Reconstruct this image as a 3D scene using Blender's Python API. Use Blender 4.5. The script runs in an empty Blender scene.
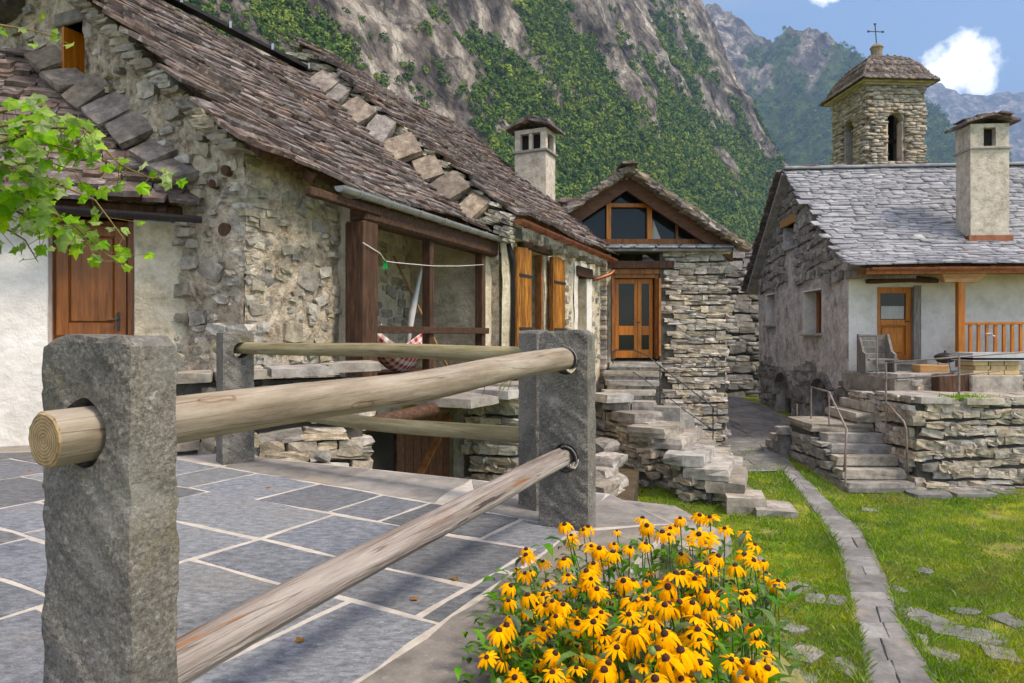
import bpy, bmesh, math, random
import numpy as np
from mathutils import Matrix, Vector
R = math.radians
random.seed(7)
rng = np.random.default_rng(11)
scene = bpy.context.scene
C = scene.collection

# ------------------------------------------------------------------ camera, sky, sun, exposure
EYE = 2.85                       # camera height above the lawn (m); terrace floor lies 1.0 m below the eye
FPX, CX, HY = 690.0, 512.0, 335.0   # focal length in pixels, principal column, horizon row
cam_d = bpy.data.cameras.new('camera'); cam = bpy.data.objects.new('camera', cam_d); C.objects.link(cam)
cam_d.sensor_width = 36.0; cam_d.lens = 36.0 * FPX / 1024.0
cam_d.shift_y = -(341.5 - HY) / 1024.0
cam_d.clip_start = 0.05; cam_d.clip_end = 30000
cam.location = (0, 0, EYE); cam.rotation_euler = (R(90), 0, 0)
scene.camera = cam

SUN_TO = Vector((0.80, -0.50, 1.22)).normalized()      # direction towards the sun
elev = math.asin(SUN_TO.z); azim = math.atan2(SUN_TO.x, SUN_TO.y)
world = bpy.data.worlds.new('World'); scene.world = world; world.use_nodes = True
wn = world.node_tree.nodes; wl = world.node_tree.links
bg = wn['Background']
sky = wn.new('ShaderNodeTexSky'); sky.sky_type = 'NISHITA'; sky.sun_disc = False
sky.sun_elevation = elev; sky.sun_rotation = azim; sky.altitude = 400; sky.air_density = 1.0; sky.dust_density = 1.0; sky.ozone_density = 1.2
bg.inputs[1].default_value = 0.15
def cloud_sky():
    """unseen warm cloud overhead, near overcast, shaped to soften the ambient light, one cumulus bank low over the far range"""
    def nd(t, **k):
        n = wn.new(t)
        for a, b in k.items(): setattr(n, a, b)
        return n
    def mth(op, a, b=None, clamp=False):
        n = nd('ShaderNodeMath', operation=op, use_clamp=clamp)
        for i, v in enumerate((a, b)):
            if v is None: continue
            if isinstance(v, (int, float)): n.inputs[i].default_value = v
            else: wl.new(v, n.inputs[i])
        return n.outputs[0]
    tc = nd('ShaderNodeTexCoord'); sep = nd('ShaderNodeSeparateXYZ'); wl.new(tc.outputs['Generated'], sep.inputs[0])
    zz = mth('MAXIMUM', mth('ADD', sep.outputs[2], 0.10), 0.02)
    cb = nd('ShaderNodeCombineXYZ'); wl.new(mth('DIVIDE', sep.outputs[0], zz), cb.inputs[0]); wl.new(mth('DIVIDE', sep.outputs[1], zz), cb.inputs[1]); cb.inputs[2].default_value = 3.7
    n1 = nd('ShaderNodeTexNoise'); n1.inputs['Scale'].default_value = 0.9; n1.inputs['Detail'].default_value = 7; n1.inputs['Roughness'].default_value = 0.58; wl.new(cb.outputs[0], n1.inputs['Vector'])
    high = nd('ShaderNodeMapRange'); high.inputs['From Min'].default_value = 0.36; high.inputs['From Max'].default_value = 0.56; wl.new(n1.outputs['Fac'], high.inputs['Value'])
    up = nd('ShaderNodeMapRange'); up.inputs['From Min'].default_value = 0.40; up.inputs['From Max'].default_value = 0.55; wl.new(sep.outputs[2], up.inputs['Value'])
    gen = mth('MULTIPLY', high.outputs[0], up.outputs[0])
    n2 = nd('ShaderNodeTexNoise'); n2.inputs['Scale'].default_value = 48; n2.inputs['Detail'].default_value = 9; n2.inputs['Roughness'].default_value = 0.62; wl.new(tc.outputs['Generated'], n2.inputs['Vector'])
    acc = None
    for px, py, rad in CLOUDS:
        d = Vector(((px - CX) / FPX, 1, (HY - py) / FPX)).normalized()
        di = nd('ShaderNodeVectorMath', operation='DISTANCE'); wl.new(tc.outputs['Generated'], di.inputs[0]); di.inputs[1].default_value = d
        f = mth('SUBTRACT', 1.0, mth('DIVIDE', di.outputs['Value'], rad / FPX)); acc = f if acc is None else mth('MAXIMUM', acc, f)
    low = mth('ADD', acc, mth('MULTIPLY', mth('SUBTRACT', n2.outputs['Fac'], 0.5), 1.7))
    lo = nd('ShaderNodeMapRange'); lo.inputs['From Min'].default_value = 0.0; lo.inputs['From Max'].default_value = 0.55; wl.new(low, lo.inputs['Value'])
    m = mth('MAXIMUM', gen, lo.outputs[0], True)
    mx = nd('ShaderNodeMix', data_type='RGBA'); wl.new(gen, mx.inputs[0]); wl.new(sky.outputs[0], mx.inputs[6]); mx.inputs[7].default_value = (6.0, 5.5, 5.35, 1)
    m2 = nd('ShaderNodeMix', data_type='RGBA'); wl.new(lo.outputs[0], m2.inputs[0]); wl.new(mx.outputs[2], m2.inputs[6]); m2.inputs[7].default_value = (13, 12.8, 12.6, 1)   # front-lit cumulus
    wl.new(m2.outputs[2], bg.inputs[0])
CLOUDS = [(950, 66, 20), (972, 60, 20), (962, 47, 14), (934, 72, 13), (986, 72, 11), (922, 78, 8), (955, 80, 20), (977, 82, 15), (822, -5, 9), (832, -7, 8)]
cloud_sky()
sun_d = bpy.data.lights.new('sun', 'SUN'); sun_d.energy = 2.7; sun_d.angle = R(13); sun_d.color = (1.0, 0.88, 0.71)
sun = bpy.data.objects.new('sun', sun_d); C.objects.link(sun)
sun.rotation_euler = (-SUN_TO).to_track_quat('-Z', 'Y').to_euler(); sun.location = (20, -20, 40)
vs = scene.view_settings
vs.view_transform = 'Standard'; vs.look = 'None'; vs.gamma = 1; vs.exposure = 0.82; vs.use_curve_mapping = False
cy = scene.cycles
cy.use_denoising = True; cy.use_adaptive_sampling = True; cy.adaptive_threshold = 0.02
cy.max_bounces = 6; cy.diffuse_bounces = 3; cy.glossy_bounces = 2; cy.transmission_bounces = 4; cy.volume_bounces = 0; cy.transparent_max_bounces = 8
cy.caustics_reflective = False; cy.caustics_refractive = False

# ------------------------------------------------------------------ small maths
def P(px, py, Y): return np.array(((px - CX) / FPX * Y, Y, EYE + (HY - py) / FPX * Y))
def PZ(px, py, z):
    Y = (EYE - z) * FPX / (py - HY); return P(px, py, Y)
def nrm(v): v = np.asarray(v, float); return v / np.linalg.norm(v)
class Frame:
    def __init__(s, o, u):
        s.o = np.array((o[0], o[1], 0.0)); s.u = nrm((u[0], u[1], 0)); s.n = np.array((-s.u[1], s.u[0], 0)); s.z = np.array((0, 0, 1.0))
    def p(s, a, b, z): return s.o + a * s.u + b * s.n + np.array((0, 0, z))
    def pts(s, arr):
        arr = np.asarray(arr, float); return s.o + arr[:, :1] * s.u + arr[:, 1:2] * s.n + arr[:, 2:3] * s.z
    def ab(s, x, y):
        d = np.array((x, y, 0)) - s.o; return float(d @ s.u), float(d @ s.n)
def hsh(i, j, k, seed):
    h = (i * 374761393 + j * 668265263 + k * 2147483647 + seed * 1274126177) & 0xffffffff
    h = ((h ^ (h >> 13)) * 1274126177) & 0xffffffff
    return ((h ^ (h >> 16)) & 0xffff) / 65535.0
def vnoise(p, seed=0):
    p = np.asarray(p, float); f = np.floor(p); i = f.astype(np.int64); t = p - f; t = t * t * t * (t * (t * 6 - 15) + 10)
    out = 0
    for dx in (0, 1):
        wx = t[:, 0] if dx else 1 - t[:, 0]
        for dy in (0, 1):
            wy = t[:, 1] if dy else 1 - t[:, 1]
            for dz in (0, 1):
                wz = t[:, 2] if dz else 1 - t[:, 2]
                out = out + wx * wy * wz * hsh(i[:, 0] + dx, i[:, 1] + dy, i[:, 2] + dz, seed)
    return out * 2 - 1
def fbm(p, octv=4, seed=0, gain=0.5, ridged=False):
    p = np.asarray(p, float); a = 1.0; s = 0; tot = 0
    for o in range(octv):
        n = vnoise(p * 2.0 ** o + 17.3 * o, seed + o)
        if ridged: n = 1 - 2 * np.abs(n)
        s = s + a * n; tot += a; a *= gain
    return s / tot
def sstep(a, b, x): t = np.clip((x - a) / (b - a), 0, 1); return t * t * (3 - 2 * t)

# ------------------------------------------------------------------ materials
MATS = {}
def nodes_of(m):
    m.use_nodes = True; nt = m.node_tree; return nt, nt.nodes, nt.links, nt.nodes['Principled BSDF']
def mat(name, ramp, scale=4.0, rough=0.85, bump=0.3, bscale=None, bdist=0.01, rand=0.25, detail=6, aniso=(1, 1, 1), rotz=0.0, coord='pos',
        spots=None, metal=0.0, hue=0.0, spec=0.3, trans=0.0, wave=None, bdetail=5, offs=1.0):
    """procedural noise material: colour ramp over noise, per-piece variation, optional second-colour spots, bump"""
    if name in MATS: return MATS[name]
    def sat_(c, k=1.25): l = .3 * c[0] + .5 * c[1] + .2 * c[2]; return tuple(max(0.0, l + (q - l) * k) for q in c)
    ramp = [(p, sat_(c)) for p, c in ramp]
    m = bpy.data.materials.new(name); MATS[name] = m
    nt, N, L, B = nodes_of(m)
    B.inputs['Roughness'].default_value = rough; B.inputs['Metallic'].default_value = metal
    B.inputs['Specular IOR Level'].default_value = spec
    geo = N.new('ShaderNodeNewGeometry'); oi = N.new('ShaderNodeObjectInfo')
    add = N.new('ShaderNodeMath'); add.operation = 'ADD'; L.new(geo.outputs['Random Per Island'], add.inputs[0]); L.new(oi.outputs['Random'], add.inputs[1])
    fr = N.new('ShaderNodeMath'); fr.operation = 'FRACT'; L.new(add.outputs[0], fr.inputs[0])
    if coord == 'pos': src = geo.outputs['Position']
    else:
        tc = N.new('ShaderNodeTexCoord'); src = tc.outputs['Object']
    mp = N.new('ShaderNodeMapping'); mp.inputs['Scale'].default_value = aniso; mp.inputs['Rotation'].default_value = (0, 0, rotz)
    L.new(src, mp.inputs['Vector'])
    off = N.new('ShaderNodeVectorMath'); off.operation = 'SCALE'; off.inputs[0].default_value = (13.1 * offs, 7.7 * offs, 5.3 * offs); L.new(fr.outputs[0], off.inputs['Scale'])
    va = N.new('ShaderNodeVectorMath'); va.operation = 'ADD'; L.new(mp.outputs[0], va.inputs[0]); L.new(off.outputs[0], va.inputs[1])
    vec = va.outputs[0]
    n1 = N.new('ShaderNodeTexNoise'); n1.inputs['Scale'].default_value = scale; n1.inputs['Detail'].default_value = detail; n1.inputs['Roughness'].default_value = 0.72
    L.new(vec, n1.inputs['Vector'])
    fac = n1.outputs['Fac']
    if wave:
        w = N.new('ShaderNodeTexWave'); w.wave_type = 'BANDS'; w.bands_direction = wave[0]; w.inputs['Scale'].default_value = wave[1]; w.inputs['Distortion'].default_value = wave[2]; w.inputs['Detail'].default_value = 3
        L.new(vec, w.inputs['Vector'])
        mxw = N.new('ShaderNodeMix'); mxw.inputs[0].default_value = wave[3]; L.new(fac, mxw.inputs[2]); L.new(w.outputs['Fac'], mxw.inputs[3]); fac = mxw.outputs[0]
    cr = N.new('ShaderNodeValToRGB'); els = cr.color_ramp.elements
    while len(els) < len(ramp): els.new(0.5)
    for e, (p, c) in zip(els, ramp): e.position = p; e.color = (*c, 1)
    L.new(fac, cr.inputs['Fac']); col = cr.outputs['Color']
    if spots:                                  # list of (scale, threshold, width, colour, amount)
        for k, (ss, th, wd, c2, am) in enumerate(spots):
            n2 = N.new('ShaderNodeTexNoise'); n2.inputs['Scale'].default_value = ss; n2.inputs['Detail'].default_value = 6; n2.inputs['Roughness'].default_value = 0.68
            va2 = N.new('ShaderNodeVectorMath'); va2.operation = 'ADD'; va2.inputs[1].default_value = (31 + 9 * k, 11, 5 * k); L.new(vec, va2.inputs[0]); L.new(va2.outputs[0], n2.inputs['Vector'])
            mr = N.new('ShaderNodeMapRange'); mr.inputs['From Min'].default_value = th - wd; mr.inputs['From Max'].default_value = th + wd; mr.inputs['To Max'].default_value = am
            L.new(n2.outputs['Fac'], mr.inputs['Value'])
            mx = N.new('ShaderNodeMix'); mx.data_type = 'RGBA'; L.new(mr.outputs[0], mx.inputs[0]); L.new(col, mx.inputs[6]); mx.inputs[7].default_value = (*c2, 1); col = mx.outputs[2]
    if rand or hue:
        hs = N.new('ShaderNodeHueSaturation'); mr = N.new('ShaderNodeMapRange'); mr.inputs['To Min'].default_value = 1 - rand; mr.inputs['To Max'].default_value = 1 + rand
        L.new(fr.outputs[0], mr.inputs['Value']); L.new(mr.outputs[0], hs.inputs['Value']); L.new(col, hs.inputs['Color'])
        if hue:
            m7 = N.new('ShaderNodeMath'); m7.operation = 'MULTIPLY'; m7.inputs[1].default_value = 7.31; L.new(fr.outputs[0], m7.inputs[0])
            f7 = N.new('ShaderNodeMath'); f7.operation = 'FRACT'; L.new(m7.outputs[0], f7.inputs[0])
            mh = N.new('ShaderNodeMapRange'); mh.inputs['To Min'].default_value = 0.5 - hue; mh.inputs['To Max'].default_value = 0.5 + hue; L.new(f7.outputs[0], mh.inputs['Value']); L.new(mh.outputs[0], hs.inputs['Hue'])
            ms = N.new('ShaderNodeMapRange'); ms.inputs['To Min'].default_value = 0.55; ms.inputs['To Max'].default_value = 1.45; L.new(f7.outputs[0], ms.inputs['Value']); L.new(ms.outputs[0], hs.inputs['Saturation'])
        col = hs.outputs['Color']
    L.new(col, B.inputs['Base Color'])
    if bump:
        n3 = N.new('ShaderNodeTexNoise'); n3.inputs['Scale'].default_value = bscale or scale * 3; n3.inputs['Detail'].default_value = bdetail; n3.inputs['Roughness'].default_value = 0.65
        L.new(vec, n3.inputs['Vector'])
        bp = N.new('ShaderNodeBump'); bp.inputs['Strength'].default_value = bump; bp.inputs['Distance'].default_value = bdist
        L.new(n3.outputs['Fac'], bp.inputs['Height']); L.new(bp.outputs[0], B.inputs['Normal'])
    if trans:
        tr = N.new('ShaderNodeBsdfTranslucent'); L.new(col, tr.inputs['Color']); ms_ = N.new('ShaderNodeMixShader'); ms_.inputs[0].default_value = trans
        L.new(B.outputs[0], ms_.inputs[1]); L.new(tr.outputs[0], ms_.inputs[2]); L.new(ms_.outputs[0], N['Material Output'].inputs['Surface'])
    return m
LICH = (0.34, 0.33, 0.27)
mat('flash_stone', [(0.3, (0.085, 0.068, 0.06)), (0.5, (0.20, 0.17, 0.15)), (0.7, (0.36, 0.32, 0.28))], 7, 0.92, 0.8, 24, 0.015, 0.25, hue=0.015)
mat('roof_slate', [(0.3, (0.036, 0.026, 0.025)), (0.5, (0.115, 0.090, 0.084)), (0.72, (0.28, 0.24, 0.222))], 3.2, 0.9, 0.55, 30, 0.01, 0.3, hue=0.015,
    spots=[(9, 0.60, 0.05, (0.37, 0.34, 0.31), 0.75), (5, 0.66, 0.05, (0.13, 0.12, 0.05), 0.5)])
mat('roof_grey', [(0.3, (0.13, 0.13, 0.145)), (0.5, (0.255, 0.255, 0.275)), (0.72, (0.41, 0.405, 0.42))], 2.2, 0.75, 0.4, 18, 0.01, 0.17, hue=0.01,
    spots=[(3.0, 0.66, 0.05, (0.12, 0.115, 0.11), 0.6)])
mat('dry_stone', [(0.28, (0.15, 0.127, 0.107)), (0.5, (0.365, 0.322, 0.278)), (0.70, (0.58, 0.522, 0.455))], 7, 0.9, 0.9, 24, 0.015, 0.38, hue=0.008,
    spots=[(4, 0.68, 0.04, (0.36, 0.22, 0.10), 0.55), (14, 0.63, 0.05, (0.52, 0.51, 0.47), 0.6), (3, 0.66, 0.06, (0.09, 0.085, 0.07), 0.6)])
mat('dark_stone', [(0.25, (0.10, 0.092, 0.086)), (0.5, (0.25, 0.235, 0.22)), (0.75, (0.42, 0.395, 0.37))], 5, 0.9, 0.7, 20, 0.015, 0.38, hue=0.015,  # darker stone for the right-hand house, lintels, cores and backing walls
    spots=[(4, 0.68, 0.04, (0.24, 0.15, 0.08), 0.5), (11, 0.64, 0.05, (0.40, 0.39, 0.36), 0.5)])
mat('tower_mortar', [(0.3, (0.16, 0.13, 0.10)), (0.7, (0.30, 0.26, 0.20))], 6, 0.95, 0.5, 30, 0.02, 0.0)
mat('tower_stone', [(0.25, (0.16, 0.135, 0.115)), (0.5, (0.34, 0.297, 0.26)), (0.75, (0.52, 0.47, 0.42))], 2.5, 0.9, 0.6, 12, 0.02, 0.35, hue=0.008,
    spots=[(1.5, 0.62, 0.06, (0.16, 0.14, 0.11), 0.6)])
mat('step_stone', [(0.28, (0.13, 0.118, 0.107)), (0.5, (0.31, 0.285, 0.26)), (0.72, (0.48, 0.45, 0.415))], 4, 0.9, 0.6, 30, 0.012, 0.2, hue=0.01,
    spots=[(5, 0.64, 0.05, (0.12, 0.11, 0.08), 0.55), (2.2, 0.66, 0.05, (0.16, 0.17, 0.07), 0.4)])
mat('rubble_plaster', [(0.34, (0.13, 0.105, 0.082)), (0.46, (0.38, 0.322, 0.255)), (0.56, (0.53, 0.462, 0.378)), (0.68, (0.70, 0.64, 0.545))], 8, 0.95, 1.0, 18, 0.05, 0.0,
    spots=[(1.6, 0.62, 0.05, (0.27, 0.245, 0.215), 0.7), (9, 0.60, 0.05, (0.15, 0.128, 0.105), 0.75), (2.4, 0.66, 0.04, (0.50, 0.30, 0.13), 0.4)], detail=9)
mat('rubble_stone', [(0.3, (0.15, 0.135, 0.115)), (0.5, (0.34, 0.31, 0.265)), (0.7, (0.53, 0.49, 0.42))], 8, 0.92, 0.9, 24, 0.015, 0.33, hue=0.008,
    spots=[(3, 0.66, 0.04, (0.40, 0.35, 0.27), 0.7), (5, 0.70, 0.04, (0.40, 0.22, 0.08), 0.6)])
mat('plaster_warm', [(0.32, (0.33, 0.275, 0.20)), (0.5, (0.58, 0.52, 0.41)), (0.68, (0.74, 0.69, 0.59))], 4.0, 0.95, 1.0, 14, 0.04, 0.0, detail=9,
    spots=[(1.8, 0.64, 0.05, (0.33, 0.29, 0.22), 0.6), (10, 0.66, 0.05, (0.30, 0.27, 0.22), 0.5)])
mat('plaster_white', [(0.3, (0.55, 0.52, 0.475)), (0.52, (0.73, 0.70, 0.655)), (0.7, (0.81, 0.785, 0.75))], 2.6, 0.95, 0.7, 9, 0.03, 0.0, detail=7,
    spots=[(1.1, 0.62, 0.06, (0.56, 0.52, 0.50), 0.5), (5, 0.66, 0.05, (0.58, 0.54, 0.51), 0.5)])
mat('plaster_grey', [(0.32, (0.24, 0.215, 0.205)), (0.5, (0.52, 0.48, 0.46)), (0.68, (0.70, 0.665, 0.64))], 3.0, 0.95, 1.0, 9, 0.05, 0.0, detail=9,
    spots=[(2.2, 0.60, 0.06, (0.17, 0.16, 0.15), 0.7), (0.8, 0.62, 0.08, (0.45, 0.42, 0.38), 0.5)])
mat('chimney_plaster', [(0.33, (0.34, 0.29, 0.235)), (0.5, (0.54, 0.485, 0.42)), (0.68, (0.68, 0.63, 0.565))], 6.0, 0.95, 0.8, 25, 0.02, 0.0, detail=8,
    spots=[(1.4, 0.64, 0.06, (0.36, 0.32, 0.27), 0.6)])
mat('mortar_dark', [(0.3, (0.05, 0.045, 0.04)), (0.7, (0.13, 0.12, 0.105))], 8, 0.95, 0.5, 30, 0.02, 0.0)
mat('mortar_pale', [(0.3, (0.37, 0.335, 0.30)), (0.7, (0.60, 0.56, 0.52))], 12, 0.95, 0.5, 40, 0.006, 0.0, spots=[(2, 0.6, 0.08, (0.30, 0.25, 0.20), 0.5)])
mat('granite', [(0.34, (0.092, 0.084, 0.074)), (0.5, (0.165, 0.152, 0.135)), (0.66, (0.27, 0.252, 0.228))], 110, 0.85, 1.0, 40, 0.010, 0.10, detail=4,
    spots=[(7, 0.54, 0.07, (0.075, 0.072, 0.07), 0.65), (3.2, 0.58, 0.06, (0.29, 0.275, 0.25), 0.5), (2.2, 0.62, 0.05, (0.16, 0.145, 0.05), 0.5), (30, 0.64, 0.04, (0.42, 0.41, 0.39), 0.55), (150, 0.66, 0.03, (0.50, 0.49, 0.48), 0.5)])
mat('paving', [(0.32, (0.08, 0.085, 0.095)), (0.5, (0.163, 0.17, 0.186)), (0.68, (0.27, 0.28, 0.298))], 20, 0.7, 0.9, 60, 0.005, 0.3, detail=9, hue=0.008, aniso=(1, 1.8, 1), rotz=0.5,
    spots=[(1.3, 0.62, 0.06, (0.20, 0.17, 0.155), 0.55), (80, 0.60, 0.04, (0.38, 0.39, 0.41), 0.55), (3, 0.64, 0.05, (0.10, 0.108, 0.12), 0.6)])
mat('paving_edge', [(0.28, (0.11, 0.10, 0.095)), (0.5, (0.215, 0.20, 0.185)), (0.72, (0.34, 0.31, 0.28))], 4, 0.85, 0.7, 40, 0.006, 0.18, detail=9, hue=0.01,
    spots=[(1.7, 0.62, 0.06, (0.32, 0.25, 0.17), 0.55), (50, 0.63, 0.04, (0.38, 0.37, 0.36), 0.5), (3, 0.66, 0.05, (0.10, 0.10, 0.10), 0.6)])
mat('path_stone', [(0.28, (0.095, 0.092, 0.092)), (0.5, (0.19, 0.185, 0.183)), (0.72, (0.30, 0.29, 0.28))], 4, 0.85, 0.5, 30, 0.006, 0.2, detail=8, hue=0.01,
    spots=[(2.0, 0.62, 0.07, (0.29, 0.245, 0.19), 0.5), (6, 0.66, 0.05, (0.10, 0.10, 0.09), 0.5)])
mat('wood_dark', [(0.3, (0.022, 0.012, 0.008)), (0.5, (0.065, 0.036, 0.024)), (0.72, (0.13, 0.08, 0.055))], 3, 0.75, 0.5, 12, 0.006, 0.2, aniso=(9, 9, 1))
mat('wood_dark_along', [(0.3, (0.022, 0.012, 0.008)), (0.5, (0.065, 0.036, 0.024)), (0.72, (0.14, 0.085, 0.055))], 3, 0.75, 0.6, 12, 0.006, 0.2, aniso=(1.2, 9, 9), rotz=-math.atan2(.912, .41))
mat('wood_barn', [(0.34, (0.07, 0.03, 0.012)), (0.5, (0.27, 0.12, 0.038)), (0.68, (0.48, 0.26, 0.10))], 4, 0.6, 0.35, 14, 0.004, 0.25, aniso=(8, 8, 0.8),
    spots=[(2.2, 0.60, 0.05, (0.04, 0.02, 0.01), 0.85)])
mat('wood_door', [(0.3, (0.10, 0.034, 0.012)), (0.5, (0.23, 0.088, 0.03)), (0.72, (0.35, 0.15, 0.055))], 2.5, 0.42, 0.25, 14, 0.003, 0.12, aniso=(8, 8, 0.6), spec=0.5)
mat('wood_orange', [(0.3, (0.23, 0.075, 0.018)), (0.5, (0.42, 0.16, 0.04)), (0.72, (0.56, 0.25, 0.075))], 2.5, 0.45, 0.2, 14, 0.003, 0.14, aniso=(8, 8, 0.8), spec=0.5)
mat('wood_frame', [(0.3, (0.10, 0.042, 0.018)), (0.5, (0.22, 0.10, 0.045)), (0.72, (0.34, 0.18, 0.09))], 2.5, 0.55, 0.25, 14, 0.003, 0.15, aniso=(6, 6, 2))
mat('wood_barge', [(0.3, (0.05, 0.022, 0.014)), (0.5, (0.105, 0.052, 0.034)), (0.72, (0.18, 0.095, 0.06))], 2.5, 0.6, 0.3, 14, 0.003, 0.15, aniso=(2, 6, 6))
mat('wood_grey', [(0.3, (0.10, 0.092, 0.085)), (0.5, (0.20, 0.185, 0.17)), (0.72, (0.32, 0.30, 0.28))], 3, 0.85, 0.4, 14, 0.004, 0.2, aniso=(7, 7, 1.2))
mat('wood_pale', [(0.3, (0.28, 0.16, 0.08)), (0.6, (0.45, 0.29, 0.16))], 3, 0.75, 0.3, 14, 0.004, 0.15, aniso=(1, 6, 6))
mat('log', [(0.25, (0.09, 0.072, 0.055)), (0.48, (0.265, 0.222, 0.175)), (0.72, (0.44, 0.395, 0.34))], 2.2, 0.8, 0.35, 16, 0.004, 0.08, coord='obj', aniso=(0.9, 7, 7), detail=8,
    spots=[(2.0, 0.66, 0.02, (0.15, 0.085, 0.045), 0.6), (1.2, 0.60, 0.10, (0.44, 0.41, 0.38), 0.5)])
mat('log_green', [(0.25, (0.10, 0.085, 0.05)), (0.48, (0.24, 0.205, 0.13)), (0.72, (0.38, 0.34, 0.24))], 2.2, 0.8, 0.35, 16, 0.004, 0.12, coord='obj', aniso=(0.9, 7, 7), detail=8,
    spots=[(1.6, 0.60, 0.06, (0.19, 0.19, 0.06), 0.6), (2.0, 0.67, 0.03, (0.12, 0.07, 0.04), 0.6)])
mat('log_weathered', [(0.25, (0.08, 0.065, 0.055)), (0.45, (0.25, 0.215, 0.195)), (0.7, (0.45, 0.41, 0.38))], 2.2, 0.9, 0.9, 7, 0.012, 0.0, coord='obj', aniso=(0.7, 9, 9), detail=9,
    spots=[(1.3, 0.615, 0.02, (0.30, 0.13, 0.045), 0.8), (2.4, 0.62, 0.02, (0.05, 0.035, 0.03), 0.85)])
mat('zinc', [(0.3, (0.34, 0.345, 0.36)), (0.7, (0.58, 0.59, 0.61))], 5, 0.45, 0.1, 20, 0.002, 0.05, metal=0.7)
mat('dark_metal', [(0.3, (0.02, 0.018, 0.02)), (0.7, (0.05, 0.045, 0.045))], 6, 0.5, 0.1, 20, 0.002, 0.0, metal=0.4)
mat('copper', [(0.3, (0.16, 0.07, 0.045)), (0.6, (0.33, 0.15, 0.095)), (0.8, (0.40, 0.21, 0.15))], 5, 0.45, 0.1, 20, 0.002, 0.05, metal=0.6)
mat('rusty_rail', [(0.3, (0.12, 0.10, 0.095)), (0.55, (0.28, 0.24, 0.225)), (0.75, (0.34, 0.17, 0.11))], 6, 0.6, 0.1, 20, 0.002, 0.0, metal=0.3)
mat('grass_ground', [(0.32, (0.08, 0.13, 0.016)), (0.5, (0.19, 0.235, 0.03)), (0.66, (0.36, 0.33, 0.09))], 0.9, 0.95, 0.8, 60, 0.03, 0.0, detail=9,
    spots=[(0.55, 0.56, 0.05, (0.33, 0.27, 0.13), 0.75), (2.2, 0.60, 0.05, (0.20, 0.15, 0.085), 0.8), (9, 0.62, 0.05, (0.06, 0.08, 0.015), 0.5)])
mat('grass_blade', [(0.32, (0.10, 0.19, 0.016)), (0.5, (0.22, 0.33, 0.03)), (0.66, (0.44, 0.44, 0.07))], 0.9, 0.8, 0.0, rand=0.35, hue=0.02, trans=0.35,
    spots=[(0.55, 0.60, 0.06, (0.33, 0.28, 0.11), 0.6)], offs=0.02)
mat('soil', [(0.3, (0.05, 0.038, 0.025)), (0.7, (0.12, 0.095, 0.065))], 6, 0.95, 0.8, 30, 0.03, 0.0)
mat('petal', [(0.3, (0.84, 0.35, 0.0)), (0.5, (0.90, 0.46, 0.0)), (0.7, (0.92, 0.56, 0.003))], 30, 0.8, 0.15, 90, 0.002, 0.16, spec=0.05, trans=0.3)
mat('cone', [(0.3, (0.018, 0.008, 0.008)), (0.7, (0.075, 0.03, 0.022))], 150, 0.8, 0.9, 300, 0.003, 0.1)
mat('plant_leaf', [(0.3, (0.04, 0.095, 0.018)), (0.5, (0.09, 0.18, 0.034)), (0.7, (0.18, 0.28, 0.055))], 12, 0.55, 0.2, 60, 0.003, 0.35, hue=0.02, trans=0.3, offs=0.3)
mat('vine_leaf', [(0.3, (0.13, 0.26, 0.014)), (0.5, (0.23, 0.40, 0.022)), (0.7, (0.40, 0.52, 0.045))], 9, 0.5, 0.3, 60, 0.003, 0.3, hue=0.02, trans=0.5)
mat('dry_leaf', [(0.3, (0.16, 0.07, 0.02)), (0.7, (0.34, 0.17, 0.05))], 20, 0.8, 0.2, 60, 0.002, 0.3)
mat('vine_stem', [(0.3, (0.10, 0.075, 0.035)), (0.7, (0.22, 0.18, 0.08))], 12, 0.8, 0.3, 30, 0.003)
def forest_mat():
    m = bpy.data.materials.new('forest'); nt, N, L, B = nodes_of(m); MATS['forest'] = m
    at = N.new('ShaderNodeAttribute'); at.attribute_name = 'tone'; geo = N.new('ShaderNodeNewGeometry'); nz = N.new('ShaderNodeTexNoise'); nz.inputs['Scale'].default_value = .012; nz.inputs['Detail'].default_value = 6; L.new(geo.outputs['Position'], nz.inputs['Vector'])
    mx = N.new('ShaderNodeMix'); mx.inputs[0].default_value = .5; L.new(at.outputs['Fac'], mx.inputs[2]); L.new(nz.outputs['Fac'], mx.inputs[3])
    cr = N.new('ShaderNodeValToRGB'); e = cr.color_ramp.elements; e[0].position = .2; e[0].color = (.034, .075, .015, 1); e[1].position = .8; e[1].color = (.27, .33, .05, 1); q = e.new(.5); q.color = (.105, .18, .03, 1); L.new(mx.outputs[0], cr.inputs[0])
    L.new(cr.outputs[0], B.inputs['Base Color']); B.inputs['Roughness'].default_value = .9; B.inputs['Specular IOR Level'].default_value = .1
forest_mat()
mat('iron_black', [(0.3, (0.012, 0.012, 0.013)), (0.7, (0.035, 0.035, 0.036))], 8, 0.45, 0.05, 20, 0.001, 0.0, spec=0.5)
mat('trough_stone', [(0.3, (0.33, 0.34, 0.36)), (0.7, (0.52, 0.53, 0.55))], 6, 0.8, 0.4, 30, 0.004, 0.0)
mat('block_tan', [(0.3, (0.40, 0.30, 0.17)), (0.7, (0.58, 0.47, 0.30))], 6, 0.9, 0.4, 30, 0.004, 0.15)
mat('cloud_white', [(0.3, (0.88, 0.88, 0.89)), (0.7, (0.94, 0.94, 0.94))], 0.004, 1.0, 0.0, rand=0.0, spec=0.0, trans=0.4)
mat('curtain', [(0.3, (0.38, 0.37, 0.35)), (0.7, (0.60, 0.59, 0.57))], 8, 0.9, 0.2, 30, 0.004, 0.0, aniso=(8, 8, 0.5))
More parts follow.
